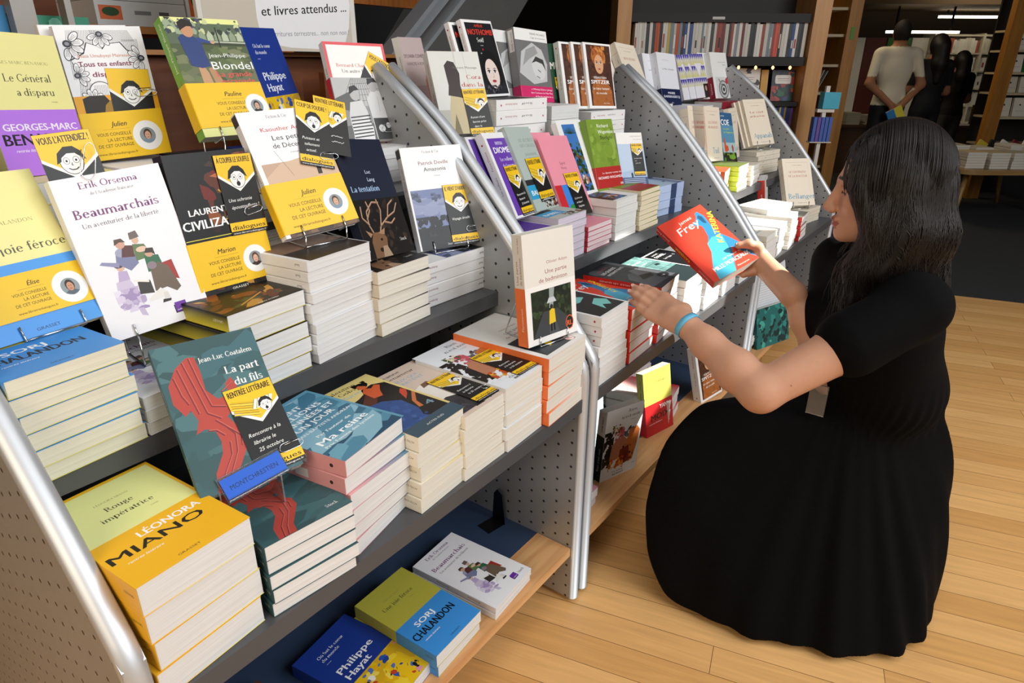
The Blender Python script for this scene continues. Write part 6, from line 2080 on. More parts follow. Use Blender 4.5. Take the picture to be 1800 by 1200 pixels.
# magazines and papers on the low shelf of the farthest bay
mg = lambda s: (s.r(0, 0, 200, 270, '#1f6a68'), s.blobs(109, 60, 0, 0, 200, 270, 5, 18, ['#16383c', '#2f8a84', '#44a89c', '#123034'], 1.4))
book('white backed open sheet with fine print standing on the low shelf of the farthest bay', pose(2.50, .66, Z_LOW + .10, -18, 76, 0), .21, .28, .006, '#dfe1e6', lambda s: [s.l([(16, 250 - i * 9), (194, 250 - i * 9)], 1.1, '#a8abb2') for i in range(26)] and None, name='printed_sheet', category='paper')
book('dark green patterned album standing below the white printed sheet', pose(2.46, .63, Z_LOW, -18, 80, 0), .21, .16, .014, '#1f6a68', lambda s: (s.r(0, 0, 210, 160, '#1f6a68'), s.blobs(110, 60, 0, 0, 210, 160, 5, 16, ['#16383c', '#2f8a84', '#44a89c', '#123034'], 1.4)))
for i in range(5):
    book(ORD[4 - i] + ' white magazine from the top, spread beside the dark green album', pose(2.25 + .02 * i, .61 + .012 * i, Z_LOW + .012 + .011 * i, 12 - 4 * i, 0, 0), .17, .23, .0105, '#ecebe8', (lambda s: (s.r(0, 0, 170, 230, '#ecebe8'), s.r(60, 20, 110, 60, '#c03038'), s.t('E', 70, 26, 26, '#fff', 'l', .05))) if i == 4 else None, None, group='white magazines on the low shelf', name='magazine', category='magazine')
# ------------------------------------------------------------------ people


from mathutils.bvhtree import BVHTree


class Field:
    """Smoothly blended solid sampled on a grid and skinned with surface nets: one continuous body."""

    def __init__(self, lo, hi, res):
        self.lo, self.res = np.array(lo, float), res
        self.n = np.ceil((np.array(hi) - self.lo) / res).astype(int) + 1
        self.F = np.full(self.n, 1.0, np.float32)

    def win(self, a, b, pad):
        i0 = np.clip(np.floor((np.minimum(a, b) - pad - self.lo) / self.res).astype(int), 0, self.n - 1)
        i1 = np.clip(np.ceil((np.maximum(a, b) + pad - self.lo) / self.res).astype(int) + 1, 1, self.n)
        sl = tuple(slice(p, q) for p, q in zip(i0, i1))
        ax = [(self.lo[k] + self.res * np.arange(i0[k], i1[k])).astype(np.float32) for k in range(3)]
        return sl, np.meshgrid(*ax, indexing='ij')

    def put(self, sl, d, k, sub=False):
        A = self.F[sl]
        if sub:
            self.F[sl] = np.maximum(A, -d)
            return
        if k <= 0:
            self.F[sl] = np.minimum(A, d)
            return
        h = np.clip(.5 + .5 * (d - A) / k, 0, 1)
        self.F[sl] = d * (1 - h) + A * h - k * h * (1 - h)

    def cone(self, a, b, ra, rb, k=.012):
        a, b = np.array(a, float), np.array(b, float)
        sl, (X, Y, Z) = self.win(a, b, max(ra, rb) + k + 3 * self.res)
        ab = b - a
        L2 = float(ab @ ab) + 1e-12
        t = np.clip(((X - a[0]) * ab[0] + (Y - a[1]) * ab[1] + (Z - a[2]) * ab[2]) / L2, 0, 1)
        d = np.sqrt((X - a[0] - t * ab[0]) ** 2 + (Y - a[1] - t * ab[1]) ** 2 + (Z - a[2] - t * ab[2]) ** 2) - (ra + (rb - ra) * t)
        self.put(sl, d.astype(np.float32), k)
        return self

    def chain(self, pts, rs, k=.012):
        for i in range(len(pts) - 1):
            self.cone(pts[i], pts[i + 1], rs[i], rs[i + 1], k)
        return self

    def ell(self, c, r, B=None, k=.015, sub=False):
        c, r = np.array(c, float), np.array(r, float)
        B = np.eye(3) if B is None else np.array(B, float)      # rows: axes
        m = float(r.max())
        sl, (X, Y, Z) = self.win(c, c, m + k + 3 * self.res)
        P = np.stack([X - c[0], Y - c[1], Z - c[2]], -1) @ B.T
        k0 = np.sqrt(((P / r) ** 2).sum(-1))
        k1 = np.sqrt(((P / r ** 2) ** 2).sum(-1)) + 1e-9
        self.put(sl, (k0 * (k0 - 1) / k1).astype(np.float32), k, sub)
        return self

    def hull(self, pts, rnd, k):
        """Rounded convex hull of points."""
        import bmesh
        bm = bmesh.new()
        for p in pts:
            bm.verts.new(p)
        r = bmesh.ops.convex_hull(bm, input=bm.verts)
        bm.normal_update()
        pl = []
        ctr = np.mean(np.array(pts), 0)
        for fc in bm.faces:
            nn = np.array(fc.normal)
            dd = float(nn @ np.array(fc.verts[0].co))
            if nn @ ctr > dd:
                nn, dd = -nn, -dd
            pl.append((nn, dd))
        bm.free()
        P = np.array(pts)
        sl, (X, Y, Z) = self.win(P.min(0), P.max(0), rnd + k + 3 * self.res)
        # soft maximum of the planes rounds every edge
        acc = np.zeros(X.shape, np.float32)
        s = 1.0 / .005
        mx = np.full(X.shape, -1e9, np.float32)
        for nn, dd in pl:
            mx = np.maximum(mx, (nn[0] * X + nn[1] * Y + nn[2] * Z - dd).astype(np.float32))
        for nn, dd in pl:
            acc += np.exp(np.clip(((nn[0] * X + nn[1] * Y + nn[2] * Z - dd) - mx) * s, -40, 0)).astype(np.float32)
        d = mx + np.log(acc) / s - rnd
        self.put(sl, d.astype(np.float32), k)
        return self

    def mesh(self):
        F = self.F
        n = F.shape
        ins = F < 0
        c = np.zeros(tuple(q - 1 for q in n), np.uint8)
        for dx in (0, 1):
            for dy in (0, 1):
                for dz in (0, 1):
                    c += ins[dx:n[0] - 1 + dx, dy:n[1] - 1 + dy, dz:n[2] - 1 + dz]
        act = (c > 0) & (c < 8)
        I = np.argwhere(act)
        idx = np.full(act.shape, -1, np.int64)
        idx[act] = np.arange(len(I))
        V = np.zeros((len(I), 3))
        W_ = np.zeros(len(I))
        corners = [(a, b, d) for a in (0, 1) for b in (0, 1) for d in (0, 1)]
        for p in corners:
            for ax in range(3):
                if p[ax]:
                    continue
                q = list(p)
                q[ax] = 1
                fa = F[I[:, 0] + p[0], I[:, 1] + p[1], I[:, 2] + p[2]]
                fb = F[I[:, 0] + q[0], I[:, 1] + q[1], I[:, 2] + q[2]]
                m = (fa < 0) != (fb < 0)
                t = np.where(m, fa / np.where(m, fa - fb, 1), 0)
                P = np.tile(np.array(p, float), (len(I), 1))
                P[:, ax] += t
                V[m] += P[m]
                W_[m] += 1
        V = (V / W_[:, None] + I) * self.res + self.lo
        faces = []
        for ax in range(3):
            o1, o2 = (ax + 1) % 3, (ax + 2) % 3
            a = [slice(1, -1)] * 3
            a[ax] = slice(0, -1)
            b = [slice(1, -1)] * 3
            b[ax] = slice(1, None)
            A, B = ins[tuple(a)], ins[tuple(b)]
            E = np.argwhere(A != B)
            off = np.array([1, 1, 1])
            off[ax] = 0
            E2 = E + off
            fl = A[tuple(E.T)]
            e1, e2 = np.zeros(3, int), np.zeros(3, int)
            e1[o1], e2[o2] = 1, 1
            q = [idx[tuple((E2 - e1 - e2).T)], idx[tuple((E2 - e2).T)], idx[tuple(E2.T)], idx[tuple((E2 - e1).T)]]
            Q = np.stack(q, 1)
            Q[~fl] = Q[~fl][:, ::-1]
            faces.append(Q)
        Fc = np.concatenate(faces)
        Fc = Fc[(Fc >= 0).all(1)]
        return V, Fc


def field_object(name, fd, m, parent=None, cols=None, post=None, smooth_it=2):
    V, Fc = fd.mesh()
    # light relaxation removes the grid pattern
    e = np.concatenate([Fc[:, [0, 1]], Fc[:, [1, 2]], Fc[:, [2, 3]], Fc[:, [3, 0]]])
    for _ in range(smooth_it):
        acc = np.zeros_like(V)
        cnt = np.zeros(len(V))
        np.add.at(acc, e[:, 0], V[e[:, 1]])
        np.add.at(cnt, e[:, 0], 1)
        V = V * .45 + .55 * acc / np.maximum(cnt, 1)[:, None]
    if post:
        V = post(V)
    me = bpy.data.meshes.new(name)
    me.vertices.add(len(V))
    me.vertices.foreach_set('co', V.astype(np.float32).ravel())
    me.loops.add(len(Fc) * 4)
    me.loops.foreach_set('vertex_index', Fc.astype(np.int32).ravel())
    me.polygons.add(len(Fc))
    me.polygons.foreach_set('loop_start', np.arange(0, len(Fc) * 4, 4, dtype=np.int32))
    me.polygons.foreach_set('use_smooth', np.ones(len(Fc), bool))
    me.materials.append(m)
    me.update(calc_edges=True)
    me.validate()
    if cols is not None:
        a = me.color_attributes.new('Col', 'FLOAT_COLOR', 'POINT')
        arr = np.ones((len(V), 4), np.float32)
        arr[:, :3] = cols(V)
        a.data.foreach_set('color', arr.ravel())
    o = bpy.data.objects.new(name, me)
    COL.objects.link(o)
    if parent:
        o.parent = parent
    return o


A3 = np.array
Fd, Ld, Ud = A3([-.6, .8, 0]), A3([-.8, -.6, 0]), A3([0, 0, 1.0])
pt = math.radians(2)
FH, LH = A3([-.24, .971, 0]), A3([-.971, -.24, 0])
HF = FH * math.cos(pt) - Ud * math.sin(pt)
HU = Ud * math.cos(pt) + FH * math.sin(pt)
HC = A3([1.506, .186, .971])
HK = .90
HB = np.stack([HF / HK, LH, HU])


def hd(f, l, u):
    return HC + HF * (f * HK) + LH * l + HU * u


NB = A3([1.543, .140, .790])
C0 = A3([1.514, .172, .762])
SLf, SRt = C0 + Ld * .152, C0 - Ld * .155
ELf, WLf = A3([1.197, .288, .600]), A3([1.270, .478, .673])
ERt, WRt = A3([1.478, .212, .540]), A3([1.512, .330, .706])

person = empty('person', loc=(1.55, .15, 0))
tag(person, 'crouching person with long dark hair in a black dress, holding up a red book', 'person')
SKIN = mat('skin', rough=.52, var=.05, scale=90, bump=.06, spec=.35, sss=.12, vcol=True, bscale=600)

fb = Field((1.08, .00, .42), (1.80, .74, 1.10), .0028)
# skull, face, neck
fb.ell(hd(-.004, 0, .010), (.100, .076, .098), HB, .02)
fb.ell(hd(.032, 0, -.056), (.064, .053, .068), HB, .025)
fb.ell(hd(.008, 0, -.070), (.070, .058, .048), HB, .02)
fb.ell(hd(.076, 0, -.106), (.021, .024, .019), HB, .022)
fb.ell(hd(.081, 0, .002), (.022, .047, .013), HB, .015)
for s_ in (-1, 1):
    fb.ell(hd(.058, s_ * .042, -.036), (.030, .022, .026), HB, .02)
    fb.ell(hd(.094, s_ * .032, -.016), (.014, .017, .011), HB, .0, True)
    fb.ell(hd(.078, s_ * .031, -.014), (.0150, .0165, .0135), HB, .005)
    fb.ell(hd(.106, s_ * .0115, -.058), (.010, .0085, .008), HB, .006)
    fb.ell(hd(-.012, s_ * .077, -.02), (.017, .008, .030), HB, .008)
fb.cone(hd(.092, 0, -.004), hd(.1125, 0, -.048), .0085, .0095, .010)
fb.ell(hd(.1155, 0, -.054), (.0105, .0105, .009), HB, .007)
fb.ell(hd(.0935, 0, -.078), (.0125, .022, .0055), HB, .006)
fb.ell(hd(.0905, 0, -.0890), (.0125, .019, .0062), HB, .006)
fb.chain([hd(-.03, 0, -.07), NB + A3([0, 0, .03]), NB], [.050, .051, .062], .03)
# shoulders and upper body inside the dress
fb.cone(SLf, SRt, .048, .048, .04)
fb.ell(A3([1.518, .156, .655]), (.100, .135, .140), np.stack([Fd, Ld, Ud]), .04)
fb.ell(A3([1.540, .122, .53]), (.095, .115, .12), np.stack([Fd, Ld, Ud]), .04)


def arm(S_, E_, W_, r):
    M1, M2 = S_ + (E_ - S_) * .45, E_ + (W_ - E_) * .30
    fb.chain([S_, M1, E_], [r * 1.18, r * 1.06, r * .88], .02)
    fb.chain([E_, M2, E_ + (W_ - E_) * .7, W_], [r * .84, r * .93, r * .72, r * .58], .02)


arm(SLf, ELf, WLf, .043)
arm(SRt, ERt, WRt, .038)


def hand(w, base, side, up, fingers, thumb, pr):
    """Palm from the wrist to the knuckles, then fingers as chains of joints."""
    fb.chain([w, w + (base - w) * .4], [.0245, .026], .015)
    for q in (-.027, -.009, .009, .027):
        fb.cone(w + (base - w) * .25 + side * q * .62, base + side * q, .0155, .0118, .012)
    for fn in fingers:
        fb.chain(fn, [.0098, .0092, .0082, .0068][:len(fn)], .0045)
    fb.chain(thumb, [.0150, .0118, .0100, .0084][:len(thumb)], .009)


# left hand: flat, fingers together, hovering over the stacks
tipdir = A3([.055, .155, .030])
tipdir = tipdir / np.linalg.norm(tipdir)
sideL = A3([.62, -.16, .55])
sideL = sideL - tipdir * (sideL @ tipdir)
sideL = sideL / np.linalg.norm(sideL)
nrmL = np.cross(sideL, tipdir)
nrmL = nrmL / np.linalg.norm(nrmL)
kn = WLf + tipdir * .088
fl = []
for q, L_, dr in ((-.0262, .064, .010), (-.0085, .078, .004), (.0088, .082, .0), (.0255, .073, -.004)):
    b_ = kn + sideL * q
    d1 = tipdir - sideL * (q * 1.6) + nrmL * (.10 if abs(q) < .01 else -.04)
    d1 = d1 / np.linalg.norm(d1)
    p1 = b_ + d1 * L_ * .48
    p2 = p1 + (d1 - nrmL * .10) * L_ * .30
    fl.append([b_, p1, p2, p2 + (d1 - nrmL * .2) * L_ * .22])
tb = WLf + tipdir * .028 + sideL * .026
hand(WLf, kn, sideL, nrmL, fl, [tb, tb + tipdir * .030 + sideL * .004 - nrmL * .020, tb + tipdir * .056 - sideL * .004 - nrmL * .028, tb + tipdir * .076 - sideL * .010 - nrmL * .030], .02)


# right hand: thumb on the cover, fingers closed under the book
def hl(x, y, z):
    v = HELD @ Vector((x * .895 / 1000, y * .895 / 1000, z / 1000 + (.002 if z < -25 else 0)))
    return A3([v.x, v.y, v.z])


pk = [hl(166, 34, -30), hl(168, 16, -32), hl(166, -3, -34), hl(158, -20, -36)]
for a, b in zip(pk, (.0, .25, .55, .85)):
    fb.cone(WRt, a, .0215, .0135, .014)
fb.cone(WRt, hl(172, 8, -20), .024, .019, .016)
for (x, y), (x2, y2), (x3, y3) in (((166, 34), (138, 42), (106, 46)), ((168, 16), (136, 24), (100, 27)), ((166, -3), (132, 8), (98, 11)), ((158, -20), (130, -8), (104, -4))):
    fb.chain([hl(x, y, -31), hl(x2, y2, -36), hl(x3, y3, -34.5)], [.0100, .0092, .0074], .005)
fb.chain([hl(174, 8, -18), hl(170, 28, 2), hl(150, 44, 12), hl(126, 56, 9.5)], [.0150, .0122, .0100, .0082], .009)


def skin_cols(V):
    base = np.array(lin('#cf9c80'))
    c = np.tile(base, (len(V), 1))
    q = V - HC
    f, l, u = q @ HF / HK, q @ LH, q @ HU
    lips = (f > .086) & (np.abs(l) < .021 - np.abs(u + .085) * .5) & (u > -.0965) & (u < -.0745)
    c[lips] = np.array(lin('#a8605a'))
    ch = np.exp(-(((f - .06) / .03) ** 2 + ((np.abs(l) - .045) / .02) ** 2 + ((u + .04) / .025) ** 2))
    c = c * (1 - .25 * ch[:, None]) + np.array(lin('#c47a68')) * .25 * ch[:, None]
    brow = (f > .070) & (np.abs(u - .004 - .004 * np.cos((np.abs(l) - .03) * 60)) < .0032) & (np.abs(l) > .010) & (np.abs(l) < .050)
    c[brow] = np.array(lin('#33221c'))
    lash = (f > .070) & (np.abs(np.abs(l) - .031) < .0155) & (np.abs(u + .0205 + .9 * (np.abs(np.abs(l) - .031)) ** 2 * 10) < .0019)
    c[lash] = np.array(lin('#1d1412'))
    for k, (a, b, t, ang) in enumerate(((ELf, WLf, .25, 1), (ELf, WLf, .5, .5), (ELf, WLf, .68, 1.4), (SLf, ELf, .72, .7), (SLf, ELf, .85, 1.3))):
        p = a + (b - a) * t + A3([-.8, -.55, .15 * ang]) / 1.0 * .036
        c[np.linalg.norm(V - p, axis=1) < .0045] = np.array(lin('#7c4a36'))
    return c


body = field_object('body', fb, SKIN, None, skin_cols, None, 1)


def to_person(o):
    o.parent = person
    o.matrix_parent_inverse = Matrix.Translation((-1.55, -.15, 0))
    return o


to_person(body)
# finger nails as small plates
NAIL = mat('nails', '#e0b8a8', .3, var=.02)
for tip, d_, n_ in [(fl[i][3], fl[i][3] - fl[i][2], nrmL) for i in range(4)] + [(hl(127, 56, 9.5), hl(126, 56, 9.5) - hl(150, 44, 12), A3(HELD.to_3x3() @ Vector((0, 0, 1))))]:
    d_ = d_ / np.linalg.norm(d_)
    s_ = np.cross(d_, n_)
    s_ = s_ / np.linalg.norm(s_)
    n2 = np.cross(s_, d_)
    c_ = tip + n2 * .0062 + d_ * .0005
    vs = [tuple(c_ + s_ * .0042 * math.cos(a) + d_ * .0055 * math.sin(a) + n2 * (.0010 - .0012 * math.cos(a) ** 2)) for a in [i * math.pi / 6 for i in range(12)]]
    vs += [tuple(A3(v) - n2 * .002) for v in vs]
    to_person(link_mesh('fingernail', vs, [tuple(range(12)), tuple(range(23, 11, -1))] + [(i, i + 12, (i + 1) % 12 + 12, (i + 1) % 12) for i in range(12)], NAIL, None, smooth=False))

# dress: bodice, sleeves, wide skirt gathered over the raised knees down to the floor
DRESS = mat('black_jersey', '#070708', .9, var=.25, scale=60, spec=.10, bump=.15, bscale=900)
fdr = Field((1.06, -.2, -.02), (1.95, .66, .86), .006)
BX = np.stack([Fd, Ld, Ud])
fdr.ell(A3([1.520, .154, .655]), (.116, .152, .160), BX, .05)
for s_ in (-1, 1):
    fdr.ell(A3([1.514, .166, .660]) + Fd * .068 + Ld * .062 * s_, (.056, .060, .066), BX, .04)
fdr.ell(A3([1.542, .120, .535]), (.122, .138, .12), BX, .05)
fdr.cone(SLf + Ld * -.02, SRt - Ld * -.02, .058, .058, .05)
fdr.chain([SLf, SLf + (ELf - SLf) * .42], [.058, .065], .03)
fdr.chain([SRt, SRt + (ERt - SRt) * .52], [.062, .066], .03)
fdr.cone(NB - A3([0, 0, .012]), NB - A3([0, 0, .05]), .074, .09, .03)
HULL = [(1.325, .438, .472), (1.290, .455, .445), (1.252, .488, .392), (1.300, .410, .400), (1.413, .390, .436), (1.55, .315, .400), (1.275, .470, .350), (1.216, .505, .223), (1.200, .482, .13),
        (1.262, .470, .0), (1.180, .369, .0), (1.198, .206, .0), (1.258, .044, .0), (1.352, -.064, .0), (1.482, -.095, .0), (1.555, -.075, .0), (1.72, -.02, .0), (1.82, .22, .0), (1.72, .46, .0), (1.42, .53, .0),
        (1.584, -.044, .392), (1.588, -.060, .323), (1.588, -.062, .245), (1.70, .06, .40), (1.575, .008, .50), (1.48, .225, .455), (1.43, .12, .47), (1.66, .13, .49)]
HULL = [(x, y, max(z, .012)) for x, y, z in HULL]
fdr.hull(HULL, .010, .035)
# open the sleeves and the neck
fdr.F[:, :, :4] = np.maximum(fdr.F[:, :, :4], .002)


def folds(V):
    c = np.array([1.50, .17])
    dx, dy = V[:, 0] - c[0], V[:, 1] - c[1]
    a = np.arctan2(dy, dx)
    r = np.hypot(dx, dy) + 1e-6
    h = np.clip((.46 - V[:, 2]) / .40, 0, 1)
    w = (np.sin(a * 13 + 1.3 * np.sin(a * 3) + V[:, 2] * 3) * .6 + np.sin(a * 23 + 2 + V[:, 2] * 5) * .4) * .010 * h ** .8
    V = V.copy()
    V[:, 0] += dx / r * w
    V[:, 1] += dy / r * w
    # gathered waist
    g = np.exp(-((V[:, 2] - .50) / .05) ** 2) * np.sin(a * 40) * .0022
    V[:, 0] += dx / r * g
    V[:, 1] += dy / r * g
    return V


dress = to_person(field_object('dress', fdr, DRESS, None, None, folds))

# hair: a parted mass with loose locks, then separate strands over it
HAIRM = mat('dark_hair', '#0d0908', .55, var=.35, scale=30, spec=.3)
fh = Field(HC - A3([.26, .26, .40]), HC + A3([.26, .26, .20]), .005)
fh.ell(hd(-.012, 0, .006), (.107, .086, .104), HB, .02)
fh.ell(hd(.112, 0, -.055), (.080, .060, .108), HB, 0, True)
fh.ell(hd(.02, 0, -.16), (.070, .060, .11), HB, 0, True)
for s_ in (-1, 1):
    fh.chain([hd(.050, s_ * .045, .078), hd(.064, s_ * .060, .030), hd(.060, s_ * .068, -.012), hd(.030, s_ * .077, -.058), hd(.012, s_ * .082, -.10), hd(.026, s_ * .082, -.16), hd(.046, s_ * .080, -.22), hd(.042, s_ * .08, -.285)], [.018, .017, .018, .024, .030, .030, .026, .010], .02)
    fh.chain([hd(-.03, s_ * .070, .02), hd(-.03, s_ * .082, -.08), hd(-.035, s_ * .082, -.15), hd(-.03, s_ * .08, -.20)], [.030, .036, .032, .014], .03)
    fh.chain([hd(-.075, s_ * .04, .0), hd(-.092, s_ * .055, -.10), hd(-.098, s_ * .06, -.17), hd(-.108, s_ * .055, -.225)], [.034, .038, .032, .012], .03)
fh.chain([hd(-.08, 0, .0), hd(-.095, 0, -.10), hd(-.10, 0, -.20)], [.038, .038, .018], .03)


def hair_wave(V):
    q = V - HC
    f, l, u = q @ HF / HK, q @ LH, q @ HU
    w = np.clip((-u - .02) / .2, 0, 1)
    ph = np.sin(f * 95 + 2.0 * np.sin(l * 30) + u * 22) * .0035 + np.sin(f * 41 + u * 30) * .004
    return V + (LH[None] * np.sign(l)[:, None]) * (ph * (.35 + w))[:, None] + HF[None] * (np.sin(u * 44 + l * 20) * .011 * w)[:, None]


hair = to_person(field_object('hair', fh, HAIRM, None, None, hair_wave, 10))
rg = random.Random(12)
mb = MB()
hbv = BVHTree.FromPolygons([v.co for v in hair.data.vertices], [tuple(p.vertices) for p in hair.data.polygons])
for i in range(950):
    sd = 1 if rg.random() < .72 else -1
    f0 = rg.uniform(-.105, .086)
    fe = f0 * .75 + rg.uniform(-.02, .02) + (-.02 if f0 < 0 else .004)
    end = -.17 - rg.uniform(0, .075) - (.06 if f0 > .045 else 0)
    ph, am = rg.uniform(0, 6.28), rg.uniform(.006, .017)
    r0 = .0905 + rg.uniform(-.002, .006)
    P_ = []
    for j in range(20):
        t = j / 19.0
        if t < .38:
            a = t / .38 * math.pi / 2
            x = f0 * (1 + .12 * math.sin(a))
            hh = math.sqrt(max(.02, 1 - (x + .012) ** 2 / .0126))
            l_ = sd * r0 * math.sin(a) * min(1, hh + .12)
            u_ = .010 + (.109 * hh + .001) * math.cos(a)
        else:
            q = (t - .38) / .62
            u_ = .010 + (end - .010) * q
            x = f0 * 1.12 + (fe - f0 * 1.12) * q + am * math.sin(q * 7 + ph) * q + (-(f0 - .02) * .85 * math.exp(-((u_ + .092) / .05) ** 2) if f0 > .02 else 0)
            hh = math.sqrt(max(.02, 1 - (f0 * 1.12 + .012) ** 2 / .0126))
            l_ = sd * (r0 * min(1, hh + .12) * (1 - .02 * q) + .020 * q + .006 * math.sin(q * 6 + ph * 1.7) * q)
        v_ = Vector(hd(x, l_, u_))
        lo_, no_, _, ds_ = hbv.find_nearest(v_)
        if lo_ is not None and t > .02:
            sd_ = (v_ - lo_).dot(no_)
            if sd_ < .0045 + .004 * t:
                v_ = lo_ + no_ * (.0006 + .0022 * rg.random() * (.3 + t)) + (v_ - lo_ - no_ * sd_) * .5
        P_.append(v_)
    rr = rg.uniform(.0005, .0012)
    mb.tube(P_, [rr] * 16 + [rr * .8, rr * .6, rr * .4, rr * .2], 4)
to_person(mb.build('hair_strands', mat('hair_strand', '#17100d', .42, var=.4, scale=9, spec=.4), None, True))

# wrist band, lanyard with badge
ax_ = WLf - ELf
ax_ = ax_ / np.linalg.norm(ax_)
s1 = np.cross(ax_, Ud)
s1 = s1 / np.linalg.norm(s1)
s2 = np.cross(s1, ax_)
ctr = WLf - ax_ * .006
vs, fs = [], []
for i in range(32):
    a = 2 * math.pi * i / 32
    rad = s1 * math.cos(a) + s2 * math.sin(a)
    for dr, da in ((.0288, -.0065), (.0302, -.0065), (.0302, .0065), (.0288, .0065)):
        vs.append(tuple(ctr + rad * dr + ax_ * da))
for i in range(32):
    j = (i + 1) % 32
    fs += [(i * 4 + k, i * 4 + (k + 1) % 4, j * 4 + (k + 1) % 4, j * 4 + k) for k in range(4)]
to_person(link_mesh('wrist_band', vs, fs, mat('blue_silicone', '#5fb0d4', .5, var=.08), None, smooth=True))['label'] = 'light blue wrist band'
bvh = BVHTree.FromPolygons([v.co for v in dress.data.vertices], [tuple(p.vertices) for p in dress.data.polygons])
rib = []
for i in range(15):
    z = .815 - i * .016
    lo = .088 - .0010 * i
    o_ = A3([C0[0], C0[1], z]) + Ld * lo + Fd * .4
    h = bvh.ray_cast(Vector(o_), Vector(-Fd))
    p_ = A3(h[0]) if h[0] is not None else A3([C0[0], C0[1], z]) + Ld * lo + Fd * .06
    rib.append(p_ + Fd * .003)
vs, fs = [], []
for p_ in rib:
    for dl, df in ((-.0085, 0), (.0085, 0), (.0085, .0012), (-.0085, .0012)):
        vs.append(tuple(p_ + Ld * dl + Fd * df))
for i in range(len(rib) - 1):
    fs += [(i * 4 + k, i * 4 + (k + 1) % 4, (i + 1) * 4 + (k + 1) % 4, (i + 1) * 4 + k) for k in range(4)]
lany = to_person(link_mesh('lanyard', vs, fs, mat('yellow_ribbon', '#d9a324', .6, var=.05), None))
lany['label'] = 'yellow lanyard with black lettering'
gv, gf = glyphs('Librairie dialogues.fr', .015)
L_ = len(rib) - 1
tv = []
W0 = gv[:, 0].max()
for x, y in gv:
    q = min(max((1 - x / W0) * L_ * .92 + .3, 0), L_ - .001)
    i = int(q)
    p_ = rib[i] + (rib[i + 1] - rib[i]) * (q - i)
    tv.append(tuple(p_ + Ld * (.005 - y * .0125) + Fd * .0016 - Fd * 0))
to_person(link_mesh('lanyard_lettering', tv, gf, mat('black_ink', '#141210', .6), lany)).parent = person
mb = MB()
mb.box(-.004, -.018, -.05, .0, .018, .02)
bd_ = mb.build('badge', glass, None)
bd_.matrix_world = Matrix.Translation(tuple(rib[-1] + Fd * .02 - A3([0, 0, .05])))
to_person(bd_)


# --- people further in, seen from behind
def rear_person(label, x, y, hgt, top, trousers, hairc, skinc, pose_=0, longhair=False):
    root = empty('person', loc=(x, y, 0))
    root.rotation_euler = (0, 0, math.radians(-54))
    tag(root, label, 'person', 'people standing in the dim back of the shop')
    k = hgt / 1.70
    # local axes: +x to the viewer's right, +y away from the viewer
    def Z(*p):
        return A3(p) * k
    fd = Field((-.45 * k, -.35 * k, 0), (.45 * k, .35 * k, 1.75 * k), .011)
    fd.ell(Z(0, .01, 1.585), A3((.078, .095, .115)) * k, None, .02)
    fd.cone(Z(0, .0, 1.50), Z(0, .0, 1.42), .055 * k, .062 * k, .03)
    fd.cone(Z(-.15, 0, 1.39), Z(.15, 0, 1.39), .06 * k, .06 * k, .05)
    fd.ell(Z(0, 0, 1.22), A3((.17, .11, .22)) * k, None, .05)
    fd.ell(Z(0, 0, .96), A3((.16, .115, .17)) * k, None, .05)
    for s_ in (-1, 1):
        if pose_ == 0:
            fd.chain([Z(s_ * .19, 0, 1.38), Z(s_ * .26, -.06, 1.10), Z(s_ * .05, -.17, .90)], A3((.052, .042, .03)) * k, .03)
            fd.ell(Z(s_ * .03, -.175, .87), A3((.035, .025, .05)) * k, None, .02)
        else:
            fd.chain([Z(s_ * .18, 0, 1.38), Z(s_ * .22, .04, 1.10), Z(s_ * .14, .22, 1.05)], A3((.05, .04, .03)) * k, .03)
        fd.chain([Z(s_ * .085, 0, .88), Z(s_ * .09, .01, .48), Z(s_ * .095, -.01, .06)], A3((.088, .062, .045)) * k, .03)
        fd.chain([Z(s_ * .095, -.02, .045), Z(s_ * .105, .13, .03)], A3((.042, .034)) * k, .02)
    hx = [lin(top), lin(trousers), lin(skinc), lin(hairc)]

    def cl(V):
        c = np.tile(A3(hx[2]), (len(V), 1))
        z = V[:, 2] / k
        r_ = np.hypot(V[:, 0], V[:, 1]) / k
        c[(z < .92) & ~((V[:, 1] / k < -.13) & (z > .8))] = hx[1]
        t_ = (z > .90) & (z < 1.45) & ~((np.abs(V[:, 0]) / k > .175) & (z < 1.17)) & ~((V[:, 1] / k < -.125) & (z < 1.05))
        c[t_] = hx[0]
        c[(z > 1.56) | ((z > 1.50) & (V[:, 1] < .03 * k))] = hx[3]
        return c
    field_object('body', fd, MATTE, root, cl, None, 1)
    if longhair:
        fh_ = Field((-.2 * k, -.2 * k, 1.0 * k), (.2 * k, .2 * k, 1.75 * k), .011)
        fh_.ell(Z(0, -.01, 1.60), A3((.095, .105, .12)) * k, None, .03)
        fh_.chain([Z(0, -.07, 1.58), Z(0, -.085, 1.40), Z(0, -.085, 1.22)], A3((.085, .085, .05)) * k, .03)
        field_object('hair', fh_, HAIRM, root, None, None, 1)
    return root


rear_person('standing person in a pale T-shirt seen from behind, hands clasped behind the back', 7.56, 1.10, 1.58, '#d6cdb6', '#16171c', '#1a1310', '#9a6a4c')
rear_person('person in black with long dark hair standing right of the pale T-shirt', 8.10, .84, 1.46, '#121215', '#121215', '#0d0b0b', '#8a5c44', 1, True)
rear_person('dark dressed person with a pale bag side, rightmost of the three standing', 8.75, .67, 1.32, '#16130f', '#3a3834', '#0d0b0b', '#8a5c44', 1, True)
bk = pose(7.38, .98, .60, -52, 84, 28)
book('blue and yellow book held behind the back of the person in the pale T-shirt', bk, .15, .20, .02, '#2f7fc0', lambda s: (s.r(0, 0, 150, 200, '#2f7fc0'), s.r(75, 0, 150, 200, '#e2d63c')))
